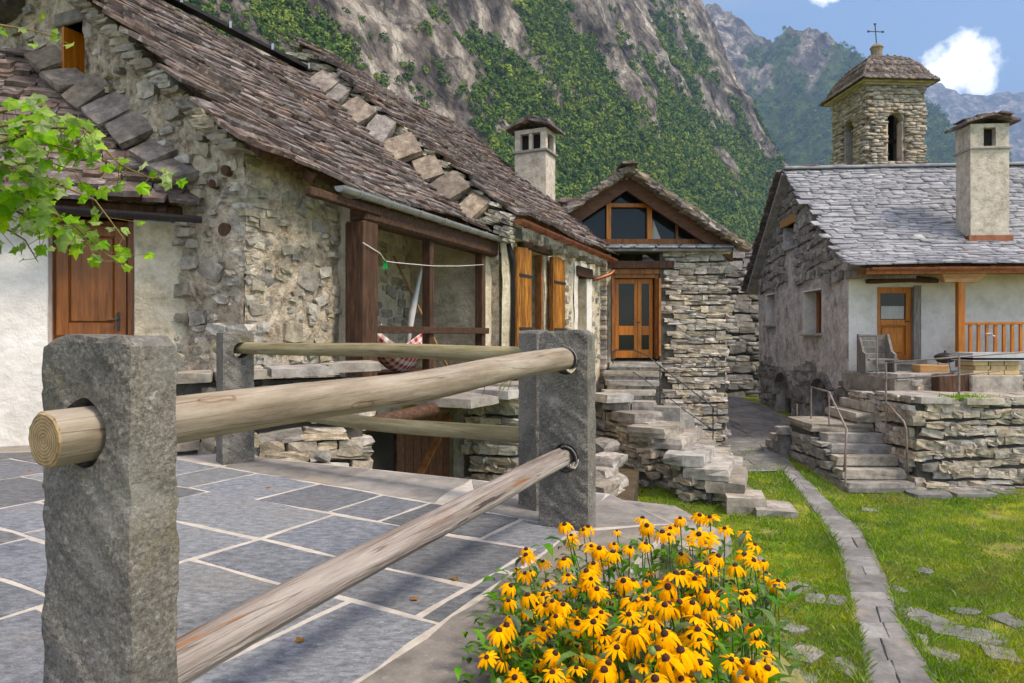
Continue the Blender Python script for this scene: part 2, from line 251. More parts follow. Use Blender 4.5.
mat('green_plastic', [(0.3, (0.0, 0.28, 0.07)), (0.7, (0.0, 0.36, 0.10))], 8, 0.4, 0.0, rand=0)
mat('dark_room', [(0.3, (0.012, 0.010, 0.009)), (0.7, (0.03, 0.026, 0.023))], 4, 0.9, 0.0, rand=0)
mat('pale_paint', [(0.3, (0.55, 0.54, 0.52)), (0.7, (0.70, 0.69, 0.67))], 4, 0.8, 0.1, 20, 0.003, 0)

def glass_mat():
    m = bpy.data.materials.new('window_glass'); nt, N, L, B = nodes_of(m)
    B.inputs['Base Color'].default_value = (0.015, 0.017, 0.017, 1); B.inputs['Roughness'].default_value = 0.08; B.inputs['Specular IOR Level'].default_value = 0.25
    MATS['window_glass'] = m
glass_mat()
def check_mat():
    m = bpy.data.materials.new('gingham'); nt, N, L, B = nodes_of(m)
    tc = N.new('ShaderNodeUVMap'); ck = []
    sx = N.new('ShaderNodeSeparateXYZ'); L.new(tc.outputs[0], sx.inputs[0])
    tot = None
    for k in (0, 1):
        mu = N.new('ShaderNodeMath'); mu.operation = 'MULTIPLY'; mu.inputs[1].default_value = 11; L.new(sx.outputs[k], mu.inputs[0])
        f = N.new('ShaderNodeMath'); f.operation = 'FRACT'; L.new(mu.outputs[0], f.inputs[0])
        g = N.new('ShaderNodeMath'); g.operation = 'GREATER_THAN'; g.inputs[1].default_value = 0.5; L.new(f.outputs[0], g.inputs[0]); ck.append(g)
    ad = N.new('ShaderNodeMath'); ad.operation = 'ADD'; L.new(ck[0].outputs[0], ad.inputs[0]); L.new(ck[1].outputs[0], ad.inputs[1])
    hf = N.new('ShaderNodeMath'); hf.operation = 'MULTIPLY'; hf.inputs[1].default_value = 0.5; L.new(ad.outputs[0], hf.inputs[0])
    cr = N.new('ShaderNodeValToRGB'); cr.color_ramp.elements[0].color = (0.75, 0.72, 0.70, 1); cr.color_ramp.elements[1].color = (0.42, 0.02, 0.03, 1); L.new(hf.outputs[0], cr.inputs[0])
    L.new(cr.outputs[0], B.inputs['Base Color']); B.inputs['Roughness'].default_value = 0.9; MATS['gingham'] = m
check_mat()
def endgrain_mat():
    m = bpy.data.materials.new('end_grain'); nt, N, L, B = nodes_of(m)
    tc = N.new('ShaderNodeTexCoord'); sx = N.new('ShaderNodeSeparateXYZ'); L.new(tc.outputs['Object'], sx.inputs[0])
    cb = N.new('ShaderNodeCombineXYZ'); L.new(sx.outputs[1], cb.inputs[0]); L.new(sx.outputs[2], cb.inputs[1])
    w = N.new('ShaderNodeTexWave'); w.wave_type = 'RINGS'; w.rings_direction = 'SPHERICAL'; w.inputs['Scale'].default_value = 46; w.inputs['Distortion'].default_value = 3.2; w.inputs['Detail'].default_value = 3; w.inputs['Detail Scale'].default_value = 2
    L.new(cb.outputs[0], w.inputs['Vector'])
    n = N.new('ShaderNodeTexNoise'); n.inputs['Scale'].default_value = 35; n.inputs['Detail'].default_value = 6; L.new(cb.outputs[0], n.inputs['Vector'])
    mx = N.new('ShaderNodeMix'); mx.inputs[0].default_value = 0.70; L.new(w.outputs['Fac'], mx.inputs[2]); L.new(n.outputs['Fac'], mx.inputs[3])
    cr = N.new('ShaderNodeValToRGB'); e = cr.color_ramp.elements; e[0].position = 0.2; e[0].color = (0.13, 0.075, 0.03, 1); e[1].position = 0.75; e[1].color = (0.46, 0.33, 0.17, 1); L.new(mx.outputs[0], cr.inputs[0])
    L.new(cr.outputs[0], B.inputs['Base Color']); B.inputs['Roughness'].default_value = 0.85; MATS['end_grain'] = m
endgrain_mat()
def mountain_mat(name, rock, forest, s=1.0):
    """rock faces with ledges and crack shade painted into the colour; vertex attribute 'wood' says where soil and scrub cover the rock"""
    m = bpy.data.materials.new(name); nt, N, L, B = nodes_of(m); MATS[name] = m
    geo = N.new('ShaderNodeNewGeometry')
    def noise(sc, aniso, det=10, rough=0.62, kind='FBM'):
        mp = N.new('ShaderNodeMapping'); mp.inputs['Scale'].default_value = aniso; L.new(geo.outputs['Position'], mp.inputs[0])
        n = N.new('ShaderNodeTexNoise'); n.noise_type = kind; n.normalize = True if kind == 'FBM' else n.normalize; n.inputs['Scale'].default_value = sc * s; n.inputs['Detail'].default_value = det; n.inputs['Roughness'].default_value = rough
        if kind != 'FBM': n.inputs['Offset'].default_value = 0.8; n.inputs['Gain'].default_value = 1.6
        L.new(mp.outputs[0], n.inputs['Vector']); return n.outputs['Fac']
    a = noise(0.035, (1, 1, 0.55), 12, 0.7); b = noise(0.13, (1, 1, 0.6), 8, 0.7); rg = noise(0.030, (1.2, 1.2, 0.5), 6, 0.55, 'RIDGED_MULTIFRACTAL')
    def ramp(f, st):
        cr = N.new('ShaderNodeValToRGB'); e = cr.color_ramp.elements
        while len(e) < len(st): e.new(0.5)
        for q, (p, col) in zip(e, st): q.position = p; q.color = (*col, 1)
        L.new(f, cr.inputs[0]); return cr.outputs[0]
    def mul(c1, c2, k):
        d = N.new('ShaderNodeMix'); d.data_type = 'RGBA'; d.blend_type = 'MULTIPLY'; d.inputs[0].default_value = k; L.new(c1, d.inputs[6]); L.new(c2, d.inputs[7]); return d.outputs[2]
    rk = mul(ramp(a, rock), ramp(b, [(0.36, (0.25, 0.23, 0.24)), (0.50, (0.88, 0.86, 0.84)), (0.6, (1, 1, 1))]), .9)
    for vs_, kk in ((0.030, .55), (0.17, .5)):               # fractured blocks: crack shade painted dark into the colour, tone per block
        mpv = N.new('ShaderNodeMapping'); mpv.inputs['Scale'].default_value = (1.0, 1.0, .55); mpv.inputs['Rotation'].default_value = (.25, .2, .4); L.new(geo.outputs['Position'], mpv.inputs[0])
        wz = N.new('ShaderNodeVectorMath'); wz.operation = 'MULTIPLY_ADD'; wz.inputs[1].default_value = (22 / s * .045 / vs_,) * 3; nz_ = N.new('ShaderNodeTexNoise'); nz_.inputs['Scale'].default_value = vs_ * 2.2 * s; nz_.inputs['Detail'].default_value = 5; L.new(mpv.outputs[0], nz_.inputs['Vector']); L.new(nz_.outputs['Color'], wz.inputs[0]); L.new(mpv.outputs[0], wz.inputs[2])
        v1 = N.new('ShaderNodeTexVoronoi'); v1.feature = 'DISTANCE_TO_EDGE'; v1.inputs['Scale'].default_value = vs_ * s; L.new(wz.outputs[0], v1.inputs['Vector']); v2 = N.new('ShaderNodeTexVoronoi'); v2.inputs['Scale'].default_value = vs_ * s; L.new(wz.outputs[0], v2.inputs['Vector'])
        rk = mul(rk, ramp(v1.outputs['Distance'], [(0.0, (0.22, 0.20, 0.20)), (0.05, (0.62, 0.6, 0.58)), (0.13, (1, 1, 1))]), kk)
        bw = N.new('ShaderNodeRGBToBW'); L.new(v2.outputs['Color'], bw.inputs[0]); rk = mul(rk, ramp(bw.outputs[0], [(0.2, (0.55, 0.53, 0.52)), (0.75, (1.25, 1.2, 1.14))]), .8)
    rm = N.new('ShaderNodeMapRange'); rm.inputs['From Max'].default_value = 2.2; L.new(rg, rm.inputs['Value'])
    rk = mul(rk, ramp(rm.outputs[0], [(0.06, (0.20, 0.18, 0.18)), (0.22, (0.75, 0.72, 0.70)), (0.42, (1.0, 1.0, 1.0))]), .9)  # ridge noise darkens the clefts, their shade put into the colour
    fo = ramp(b, forest)
    at = N.new('ShaderNodeAttribute'); at.attribute_name = 'wood'
    ad = N.new('ShaderNodeMath'); ad.operation = 'MULTIPLY_ADD'; ad.inputs[1].default_value = 0.9; L.new(b, ad.inputs[0]); L.new(at.outputs['Fac'], ad.inputs[2])
    mr = N.new('ShaderNodeMapRange'); mr.inputs['From Min'].default_value = 0.88; mr.inputs['From Max'].default_value = 1.0; L.new(ad.outputs[0], mr.inputs['Value'])
    mx = N.new('ShaderNodeMix'); mx.data_type = 'RGBA'; L.new(mr.outputs[0], mx.inputs[0]); L.new(rk, mx.inputs[6]); L.new(fo, mx.inputs[7])
    L.new(mx.outputs[2], B.inputs['Base Color']); B.inputs['Roughness'].default_value = 0.95; B.inputs['Specular IOR Level'].default_value = 0.1
    bp = N.new('ShaderNodeBump'); bp.inputs['Strength'].default_value = 1.0; bp.inputs['Distance'].default_value = 9.0 / s; L.new(a, bp.inputs['Height'])
    b3 = N.new('ShaderNodeBump'); b3.inputs['Strength'].default_value = 0.8; b3.inputs['Distance'].default_value = 3.0 / s; L.new(rg, b3.inputs['Height']); L.new(bp.outputs[0], b3.inputs['Normal'])
    b2 = N.new('ShaderNodeBump'); b2.inputs['Strength'].default_value = 1.0; b2.inputs['Distance'].default_value = 3.5 / s; L.new(b, b2.inputs['Height']); L.new(b3.outputs[0], b2.inputs['Normal'])
    L.new(b2.outputs[0], B.inputs['Normal'])
ROCK = [(0.34, (0.14, 0.13, 0.122)), (0.44, (0.40, 0.372, 0.34)), (0.54, (0.62, 0.585, 0.535)), (0.66, (0.82, 0.79, 0.73))]
FOR = [(0.3, (0.035, 0.065, 0.014)), (0.5, (0.08, 0.13, 0.025)), (0.7, (0.16, 0.21, 0.04))]
mountain_mat('mountain_near', ROCK, FOR)
mountain_mat('mountain_mid', ROCK, FOR, 0.55)
mountain_mat('mountain_far', ROCK, FOR, 0.32)

def add_knots(m, scale, aniso, amt):
    """dark-ringed branch knots and drying cracks on a debarked log"""
    nt = m.node_tree; N = nt.nodes; L = nt.links; B = N['Principled BSDF']; src = B.inputs['Base Color'].links[0].from_socket
    tc = N.new('ShaderNodeTexCoord'); mp = N.new('ShaderNodeMapping'); mp.inputs['Scale'].default_value = aniso; L.new(tc.outputs['Object'], mp.inputs[0])
    nz = N.new('ShaderNodeTexNoise'); nz.inputs['Scale'].default_value = 5; L.new(mp.outputs[0], nz.inputs['Vector']); va = N.new('ShaderNodeVectorMath'); va.operation = 'MULTIPLY_ADD'; va.inputs[1].default_value = (.22, .22, .22); L.new(nz.outputs['Color'], va.inputs[0]); L.new(mp.outputs[0], va.inputs[2])
    vo = N.new('ShaderNodeTexVoronoi'); vo.inputs['Scale'].default_value = scale; L.new(va.outputs[0], vo.inputs['Vector'])
    cr = N.new('ShaderNodeValToRGB'); e = cr.color_ramp.elements; e[0].position = 0; e[0].color = (.35, .22, .14, 1); e[1].position = .30; e[1].color = (1, 1, 1, 1)
    for p, c in ((.07, (.62, .45, .32)), (.09, (1, .95, .9)), (.125, (.9, .82, .74)), (.14, (.45, .31, .21)), (.16, (.97, .93, .9))):
        q = e.new(p); q.color = (*c, 1)
    L.new(vo.outputs['Distance'], cr.inputs[0]); mx = N.new('ShaderNodeMix'); mx.data_type = 'RGBA'; mx.blend_type = 'MULTIPLY'; mx.inputs[0].default_value = amt; L.new(src, mx.inputs[6]); L.new(cr.outputs[0], mx.inputs[7])
    m2 = N.new('ShaderNodeMapping'); m2.inputs['Scale'].default_value = (.35, 16, 16); L.new(tc.outputs['Object'], m2.inputs[0]); n3 = N.new('ShaderNodeTexNoise'); n3.inputs['Scale'].default_value = 1.6; n3.inputs['Detail'].default_value = 2; L.new(m2.outputs[0], n3.inputs['Vector'])
    c3 = N.new('ShaderNodeValToRGB'); g = c3.color_ramp.elements; g[0].position = .485; g[0].color = (1, 1, 1, 1); g[1].position = .515; g[1].color = (1, 1, 1, 1); q = g.new(.5); q.color = (.25, .18, .13, 1); L.new(n3.outputs['Fac'], c3.inputs[0])
    m4 = N.new('ShaderNodeMix'); m4.data_type = 'RGBA'; m4.blend_type = 'MULTIPLY'; m4.inputs[0].default_value = .75; L.new(mx.outputs[2], m4.inputs[6]); L.new(c3.outputs[0], m4.inputs[7]); L.new(m4.outputs[2], B.inputs['Base Color'])
add_knots(MATS['log'], 1.0, (2.6, 7, 7), .8); add_knots(MATS['log_green'], 1.0, (2.2, 6, 6), .6); add_knots(MATS['log_weathered'], 1.0, (2.2, 7, 7), .5)

# ------------------------------------------------------------------ object helpers
class G:
    """collects shapes in world coordinates"""
    def __init__(s): s.v = []; s.f = []; s.n = 0
    def add(s, v, f):
        v = np.asarray(v, float); s.v.append(v); s.f += [tuple(int(i) + s.n for i in q) for q in f]; s.n += len(v); return s
    def box8(s, c8): return s.add(c8, [(0, 3, 2, 1), (4, 5, 6, 7), (0, 1, 5, 4), (1, 2, 6, 5), (2, 3, 7, 6), (3, 0, 4, 7)])
    def fb(s, fr, a0, a1, b0, b1, z0, z1):
        return s.box8(fr.pts([(a0, b0, z0), (a1, b0, z0), (a1, b1, z0), (a0, b1, z0), (a0, b0, z1), (a1, b0, z1), (a1, b1, z1), (a0, b1, z1)]))
    def beam(s, p0, p1, w, h, up=(0, 0, 1)):
        p0 = np.asarray(p0, float); p1 = np.asarray(p1, float); d = nrm(p1 - p0); x = nrm(np.cross(d, up)); y = np.cross(x, d)
        q = []
        for p in (p0, p1): q += [p - x * w / 2 - y * h / 2, p + x * w / 2 - y * h / 2, p + x * w / 2 + y * h / 2, p - x * w / 2 + y * h / 2]
        return s.box8(q)
    def tube(s, pts, r, n=8, cap=True):
        pts = np.asarray(pts, float); k = len(pts); r = np.broadcast_to(np.asarray(r, float), (k,)); base = []
        t = np.gradient(pts, axis=0); ref = np.array((0, 0, 1.0))
        if abs(nrm(pts[-1] - pts[0])[2]) > 0.9: ref = np.array((1.0, 0, 0))
        for i in range(k):
            d = nrm(t[i]); x = nrm(np.cross(d, ref)); y = np.cross(d, x)
            an = np.arange(n) * 2 * math.pi / n
            base.append(pts[i] + r[i] * (np.cos(an)[:, None] * x + np.sin(an)[:, None] * y))
        f = []
        for i in range(k - 1):
            for j in range(n): f.append((i * n + j, i * n + (j + 1) % n, (i + 1) * n + (j + 1) % n, (i + 1) * n + j))
        if cap: f += [tuple(range(n)), tuple((k - 1) * n + j for j in reversed(range(n)))]
        return s.add(np.vstack(base), f)
    def prism(s, poly, z0, z1):
        poly = [tuple(p) for p in poly]; n = len(poly)
        v = [(*p[:2], z0) for p in poly] + [(*p[:2], z1) for p in poly]
        return s.add(v, [tuple(reversed(range(n))), tuple(range(n, 2 * n))] + [(i, (i + 1) % n, n + (i + 1) % n, n + i) for i in range(n)])
    def fprism(s, fr, poly, b0, b1):
        """polygon given as (a, z), extruded from depth b0 to b1"""
        n = len(poly); v = fr.pts([(a, b0, z) for a, z in poly] + [(a, b1, z) for a, z in poly])
        return s.add(v, [tuple(range(n)), tuple(reversed(range(n, 2 * n)))] + [((i + 1) % n, i, n + i, n + (i + 1) % n) for i in range(n)])
    def arr(s): return np.vstack(s.v) if s.v else np.zeros((0, 3))
def raw_mesh(name, v, f, m, smooth=False, bevel=0.0):
    me = bpy.data.meshes.new(name); me.from_pydata([tuple(x) for x in v], [], f); me.update()
    bm = bmesh.new(); bm.from_mesh(me); bmesh.ops.recalc_face_normals(bm, faces=bm.faces)
    if bevel: bmesh.ops.bevel(bm, geom=list(bm.edges), offset=bevel, segments=1, affect='EDGES', clamp_overlap=True)
    bm.to_mesh(me); bm.free()
    if m: me.materials.append(MATS[m])
    if smooth: me.polygons.foreach_set('use_smooth', [True] * len(me.polygons))
    return me
def big_mesh(name, v, f, m, smooth=False):
    """fast path: f is an (n, k) array of faces with k corners"""
    v = np.asarray(v, np.float32); f = np.asarray(f, np.int32); k = f.shape[1]
    me = bpy.data.meshes.new(name); me.vertices.add(len(v)); me.vertices.foreach_set('co', v.ravel())
    me.loops.add(f.size); me.loops.foreach_set('vertex_index', f.ravel()); me.polygons.add(len(f)); me.polygons.foreach_set('loop_start', np.arange(0, f.size, k, dtype=np.int32))
    me.update(calc_edges=True); me.validate()
    if smooth: me.polygons.foreach_set('use_smooth', np.ones(len(me.polygons), bool))
    if m: me.materials.append(MATS[m])
    return me
def thing(name, loc, label, cat, group=None):
    o = bpy.data.objects.new(name, None); C.objects.link(o); o.location = [float(x) for x in loc]; o.empty_display_size = 0.2
    o['label'] = label; o['category'] = cat
    if group: o['group'] = group
    return o
def struct(name, me):
    o = bpy.data.objects.new(name, me); C.objects.link(o); o['kind'] = 'structure'; return o
def root_of(o):
    while o.parent: o = o.parent
    return o
def base_of(parent):
    r = root_of(parent); return np.array(r.location)
def part(name, g, m, parent, smooth=False, bevel=0.0, kind=None, label=None):
    v = g.arr() - base_of(parent)
    o = bpy.data.objects.new(name, raw_mesh(name, v, g.f, m, smooth, bevel)); C.objects.link(o); o.parent = parent
    if kind: o['kind'] = kind
    if label: o['label'] = label
    return o
def solo(name, g, m, loc, label, cat, group=None, smooth=False, bevel=0.0):
    v = g.arr() - np.asarray(loc, float)
    o = bpy.data.objects.new(name, raw_mesh(name, v, g.f, m, smooth, bevel)); C.objects.link(o); o.location = [float(x) for x in loc]
    o['label'] = label; o['category'] = cat
    if group: o['group'] = group
    return o
def inst(name, me, M, parent):
    """a piece that shares mesh data, placed by the 4x4 world matrix M (numpy)"""
    o = bpy.data.objects.new(name, me); C.objects.link(o); o.parent = parent
    M = np.array(M); M[:3, 3] -= base_of(parent); o.matrix_basis = Matrix(M.tolist()); return o
def mtx(c, x, y, z, sx, sy, sz):
    M = np.eye(4); M[:3, 0] = np.asarray(x) * sx; M[:3, 1] = np.asarray(y) * sy; M[:3, 2] = np.asarray(z) * sz; M[:3, 3] = c; return M
# stone and slab prototypes (unit size, shared between pieces)
def cube_grid():
    idx = {}; v = []; f = []
    def vid(p):
        if p not in idx: idx[p] = len(v); v.append(p)
        return idx[p]
    for ax in range(3):
        for sgn in (-1, 1):
            for i in (-1, 0):
                for j in (-1, 0):
                    q = []
                    for (di, dj) in ((0, 0), (1, 0), (1, 1), (0, 1)):
                        p = [0, 0, 0]; p[ax] = sgn; p[(ax + 1) % 3] = i + di; p[(ax + 2) % 3] = j + dj; q.append(vid(tuple(p)))
                    f.append(tuple(q if sgn > 0 else reversed(q)))
    return np.array(v, float), f
CUBE_V, CUBE_F = cube_grid()
def stone_proto(k, m, soft=0.07, jit=0.105, name='stone'):
    r = np.random.default_rng(100 + k); v = CUBE_V.copy(); cnt = np.abs(v).sum(1)
    v = v * (1 - soft * np.clip(cnt - 1.6, 0, 2) * 0.55)[:, None] + r.normal(0, jit, v.shape) * np.array((1, 0.8, 1))
    v *= 0.5
    me = raw_mesh(name, v, CUBE_F, m); return me, v, np.array(CUBE_F)
def slab_proto(k, m, chip=0.055, name='slate'):
    r = np.random.default_rng(300 + k)
    o = np.array([(-.5, -.5), (-.2, -.5), (.15, -.5), (.5, -.5), (.5, 0), (.5, .5), (0, .5), (-.5, .5), (-.5, 0)]) + r.normal(0, chip * 0.5, (9, 2))
    o[0] += (chip, chip * 0.8 * r.random()); o[3] += (-chip, chip * r.random())
    n = len(o); zt = 0.5 + r.normal(0, 0.08, n)
    v = np.vstack([np.c_[o, np.full(n, -0.5)], np.c_[o * 0.985, zt], [[0, 0, 0.55]]])
    f = [(i, (i + 1) % n, n + (i + 1) % n, n + i) for i in range(n)] + [(n + i, n + (i + 1) % n, 2 * n) for i in range(n)] + [tuple(reversed(range(n)))]
    me = raw_mesh(name, v, f, m); tri = []
    for q in f:
        for i in range(1, len(q) - 1): tri.append((q[0], q[i], q[i + 1]))
    return me, v, np.array(tri)
PROTO = {}
def protos(kind, m, n=8):
    key = (kind, m)
    if key not in PROTO:
        if kind == 'stone': PROTO[key] = [stone_proto(k, m) for k in range(n)]
        elif kind == 'block': PROTO[key] = [stone_proto(20 + k, m, 0.07, 0.035) for k in range(n)]
        elif kind == 'round': PROTO[key] = [stone_proto(40 + k, m, 0.34, 0.08) for k in range(n)]
        elif kind == 'fine': PROTO[key] = [slab_proto(k + 30, m, 0.022) for k in range(n)]
        else: PROTO[key] = [slab_proto(k, m) for k in range(n)]
    return PROTO[key]
def score(c, w, h):
    d = np.array(c) - np.array((0, 0, EYE)); 
    if d[1] < 0.3: return 0
    px, py = CX + FPX * d[0] / d[1], HY - FPX * d[2] / d[1]
    if not (-30 < px < 1054 and -30 < py < 713): return 1e-6 * w * h / d[1]
    return w * h / (d @ d)
def scatter(pieces, kind, m, parent, name, limit=300, restname=None, minpx=0):
    """pieces: list of (matrix, score); the largest ones become objects, the rest one joined part"""
    pr = protos(kind, m); pieces = sorted(pieces, key=lambda t: -t[1]); inds = pieces[:limit]; rest = pieces[limit:]
    for M, s in inds: inst(name, pr[random.randrange(len(pr))][0], M, parent)
    if rest:
        V = []; F = []; n = 0; base = base_of(parent)
        for M, s in rest:
            me, v, f = pr[random.randrange(len(pr))]
            V.append(v @ M[:3, :3].T + M[:3, 3] - base); F.append(f + n); n += len(v)
        o = bpy.data.objects.new(restname or name + '_cover', big_mesh(restname or name + '_cover', np.vstack(V), np.vstack(F), m)); C.objects.link(o); o.parent = parent; o['kind'] = 'stuff'
        return o
# ------------------------------------------------------------------ wall, stone and roof builders
def panel(fr, a0, a1, z0, z1, b=0.0, ds=0.12, openings=(), top=None, disp=0.02, dsc=2.5, seed=1, reveal=0.25, arch=()):
    """wall face with openings, reveals and an uneven surface; openings are (a0, a1, z0, z1)"""
    def axis(lo, hi, cuts):
        br = sorted({lo, hi, *[c for c in cuts if lo < c < hi]}); out = [lo]
        for p, q in zip(br[:-1], br[1:]):
            n = max(1, int(round((q - p) / ds))); out += [p + (q - p) * (i + 1) / n for i in range(n)]
        return out
    A = axis(a0, a1, [c for o in openings for c in o[:2]]); Z = axis(z0, z1, [c for o in openings for c in o[2:]])
    aa, zz = np.meshgrid(A, Z, indexing='ij'); aa = aa.ravel(); zz = zz.ravel()
    if top is not None: zt = np.array([top(a) for a in aa]); zc = np.minimum(zz, zt)
    else: zc = zz
    v = fr.pts(np.c_[aa, np.full(len(aa), b), zc]); dn = fbm(v * dsc, 4, seed) * disp
    v = v - fr.n * dn[:, None]
    nz = len(Z); f = []; clamp = zz > zc + 1e-6
    def hole(a, z): return any(o[0] < a < o[1] and o[2] < z < o[3] for o in openings)
    for i in range(len(A) - 1):
        for j in range(nz - 1):
            if hole((A[i] + A[i + 1]) / 2, (Z[j] + Z[j + 1]) / 2): continue
            q = (i * nz + j, (i + 1) * nz + j, (i + 1) * nz + j + 1, i * nz + j + 1)
            if clamp[q[0]] and clamp[q[1]]: continue
            f.append(q)
    g = G().add(v, f)
    for o in openings:
        for (x0, y0, x1, y1) in ((o[0], o[2], o[0], o[3]), (o[1], o[3], o[1], o[2]), (o[0], o[3], o[1], o[3]), (o[1], o[2], o[0], o[2])):
            g.add(fr.pts([(x0, b - disp * .3, y0), (x1, b - disp * .3, y1), (x1, b + reveal, y1), (x0, b + reveal, y0)]), [(0, 1, 2, 3)])
    return g
def courses(fr, a0, a1, z0, z1, b, depth, hr, wr, inside=None, jit=0.02, tilt=0.04, wob=0.3, pb=0.25):
    out = []; z = z0; row = 0
    while z < z1:
        h = random.uniform(*hr); a = a0 - random.random() * wr[0]
        while a < a1:
            w = random.uniform(*wr) * (0.6 if random.random() < 0.25 else 1)
            zz = z + wob * h * math.sin(a * 1.7 + row * 2.1); hh = h
            subs = [(zz, hh)] if random.random() > pb else [(zz, hh * .48), (zz + hh * .5, hh * .48)]
            for (zs, hs) in subs:
                ac = a + w / 2; zc = zs + hs / 2
                if a0 - .02 <= a and a + w <= a1 + .1 and (inside is None or inside(ac, zc, w, hs)):
                    th = random.gauss(0, tilt); ct, st = math.cos(th), math.sin(th)
                    x = fr.u * ct + fr.z * st; zz_ = fr.z * ct - fr.u * st
                    c = fr.p(ac, b + random.uniform(-jit, jit), zc)
                    M = mtx(c, x, fr.n, zz_, w * 1.02, depth * random.uniform(.85, 1.2), hs * 1.10); out.append((M, score(c, w, hs)))
            a += w
        z += h; row += 1
    return out
def rubble(fr, n, a0, a1, z0, z1, b, sz, inside=None, asp=(0.35, 0.8), out_=0.03, seed=0):
    r = random.Random(seed); got = []; res = []; tries = 0
    while len(got) < n and tries < n * 25:
        tries += 1; w = r.uniform(*sz) * (1.5 if r.random() < .12 else 1); h = w * r.uniform(*asp); a = r.uniform(a0, a1); z = r.uniform(z0, z1)
        if inside and not inside(a, z, w, h): continue
        if any(abs(a - q[0]) < (w + q[2]) * .46 and abs(z - q[1]) < (h + q[3]) * .46 for q in got): continue
        got.append((a, z, w, h)); th = r.gauss(0, .15); ct, st = math.cos(th), math.sin(th)
        x = fr.u * ct + fr.z * st; zz = fr.z * ct - fr.u * st; d = 0.12
        c = fr.p(a, b + d / 2 - r.uniform(0.2, 1.0) * out_, z); res.append((mtx(c, x, fr.n, zz, w, d, h), score(c, w, h)))
    return res
def roof_pieces(S, La, Lt, e, wr, th, lenk=2.3, lift=1.4, keep=None, wobble=0.03, a_over=0.0):
    out = []; t = 0.0; row = 0
    while t < Lt - 0.25 * e:
        ex = e * random.uniform(0.8, 1.2); a = -random.random() * wr[1] * .6 - a_over
        while a < La + a_over:
            w = random.uniform(*wr) * (0.65 if random.random() < .2 else 1); ac = a + w / 2
            if -a_over - .1 <= a and a + w <= La + a_over + .1:
                l = min(e * lenk * random.uniform(.85, 1.15), Lt - t + 0.15); t0 = t + random.gauss(0, e * .13)
                acc = min(max(ac, 0), La); tm = t0 + l / 2
                p = S(ac, tm); du = nrm(S(ac + .05, tm) - S(ac - .05, tm)); dt = nrm(S(ac, tm + .05) - S(ac, tm - .05)); nn = nrm(np.cross(du, dt))
                k = th * random.uniform(.7, 1.5); al = math.atan2(k * lift, l) + random.gauss(0, .015)
                dt2 = dt * math.cos(al) - nn * math.sin(al); n2 = nn * math.cos(al) + dt * math.sin(al)
                ro = random.gauss(0, wobble); du2 = du * math.cos(ro) + dt2 * math.sin(ro); dt3 = dt2 * math.cos(ro) - du * math.sin(ro)
                c = p + nn * (k * lift * .55 + random.random() * .006)
                if keep is None or keep(ac, tm, c): out.append((mtx(c, du2, dt3, n2, w * .985, l, k), score(c, w, ex)))
            a += w
        t += ex; row += 1
    return out
def surf_sheet(S, La, Lt, n=14, m_=10, thick=0.08):
    """solid roof deck under the slates"""
    top = [[S(La * i / n, Lt * j / m_) for j in range(m_ + 1)] for i in range(n + 1)]; v = []
    nn = nrm(np.cross(S(La / 2 + .1, Lt / 2) - S(La / 2 - .1, Lt / 2), S(La / 2, Lt / 2 + .1) - S(La / 2, Lt / 2 - .1)))
    for lay in (0, -thick):
        for i in range(n + 1):
            for j in range(m_ + 1): v.append(top[i][j] + nn * lay)
    k = (n + 1) * (m_ + 1); I = lambda i, j, l: l * k + i * (m_ + 1) + j; f = []
    for i in range(n):
        for j in range(m_):
            f.append((I(i, j, 0), I(i + 1, j, 0), I(i + 1, j + 1, 0), I(i, j + 1, 0))); f.append((I(i, j, 1), I(i, j + 1, 1), I(i + 1, j + 1, 1), I(i + 1, j, 1)))
    for i in range(n):
        f.append((I(i, 0, 0), I(i, 0, 1), I(i + 1, 0, 1), I(i + 1, 0, 0))); f.append((I(i, m_, 0), I(i + 1, m_, 0), I(i + 1, m_, 1), I(i, m_, 1)))
    for j in range(m_):
        f.append((I(0, j, 0), I(0, j + 1, 0), I(0, j + 1, 1), I(0, j, 1))); f.append((I(n, j, 0), I(n, j, 1), I(n, j + 1, 1), I(n, j + 1, 0)))
    return G().add(v, f)
def make_roof(root, S, La, Lt, e, wr, th, m, limit=300, deck='wood_dark', keep=None, name='roof', kind='slab', **kw):
    o = part(name, surf_sheet(lambda a, t: S(a + .26, t + .14), La - .46, Lt - .14), deck, root)
    scatter(roof_pieces(S, La, Lt, e, wr, th, keep=keep, **kw), kind, m, o, 'slate', limit, 'slate_cover'); return o
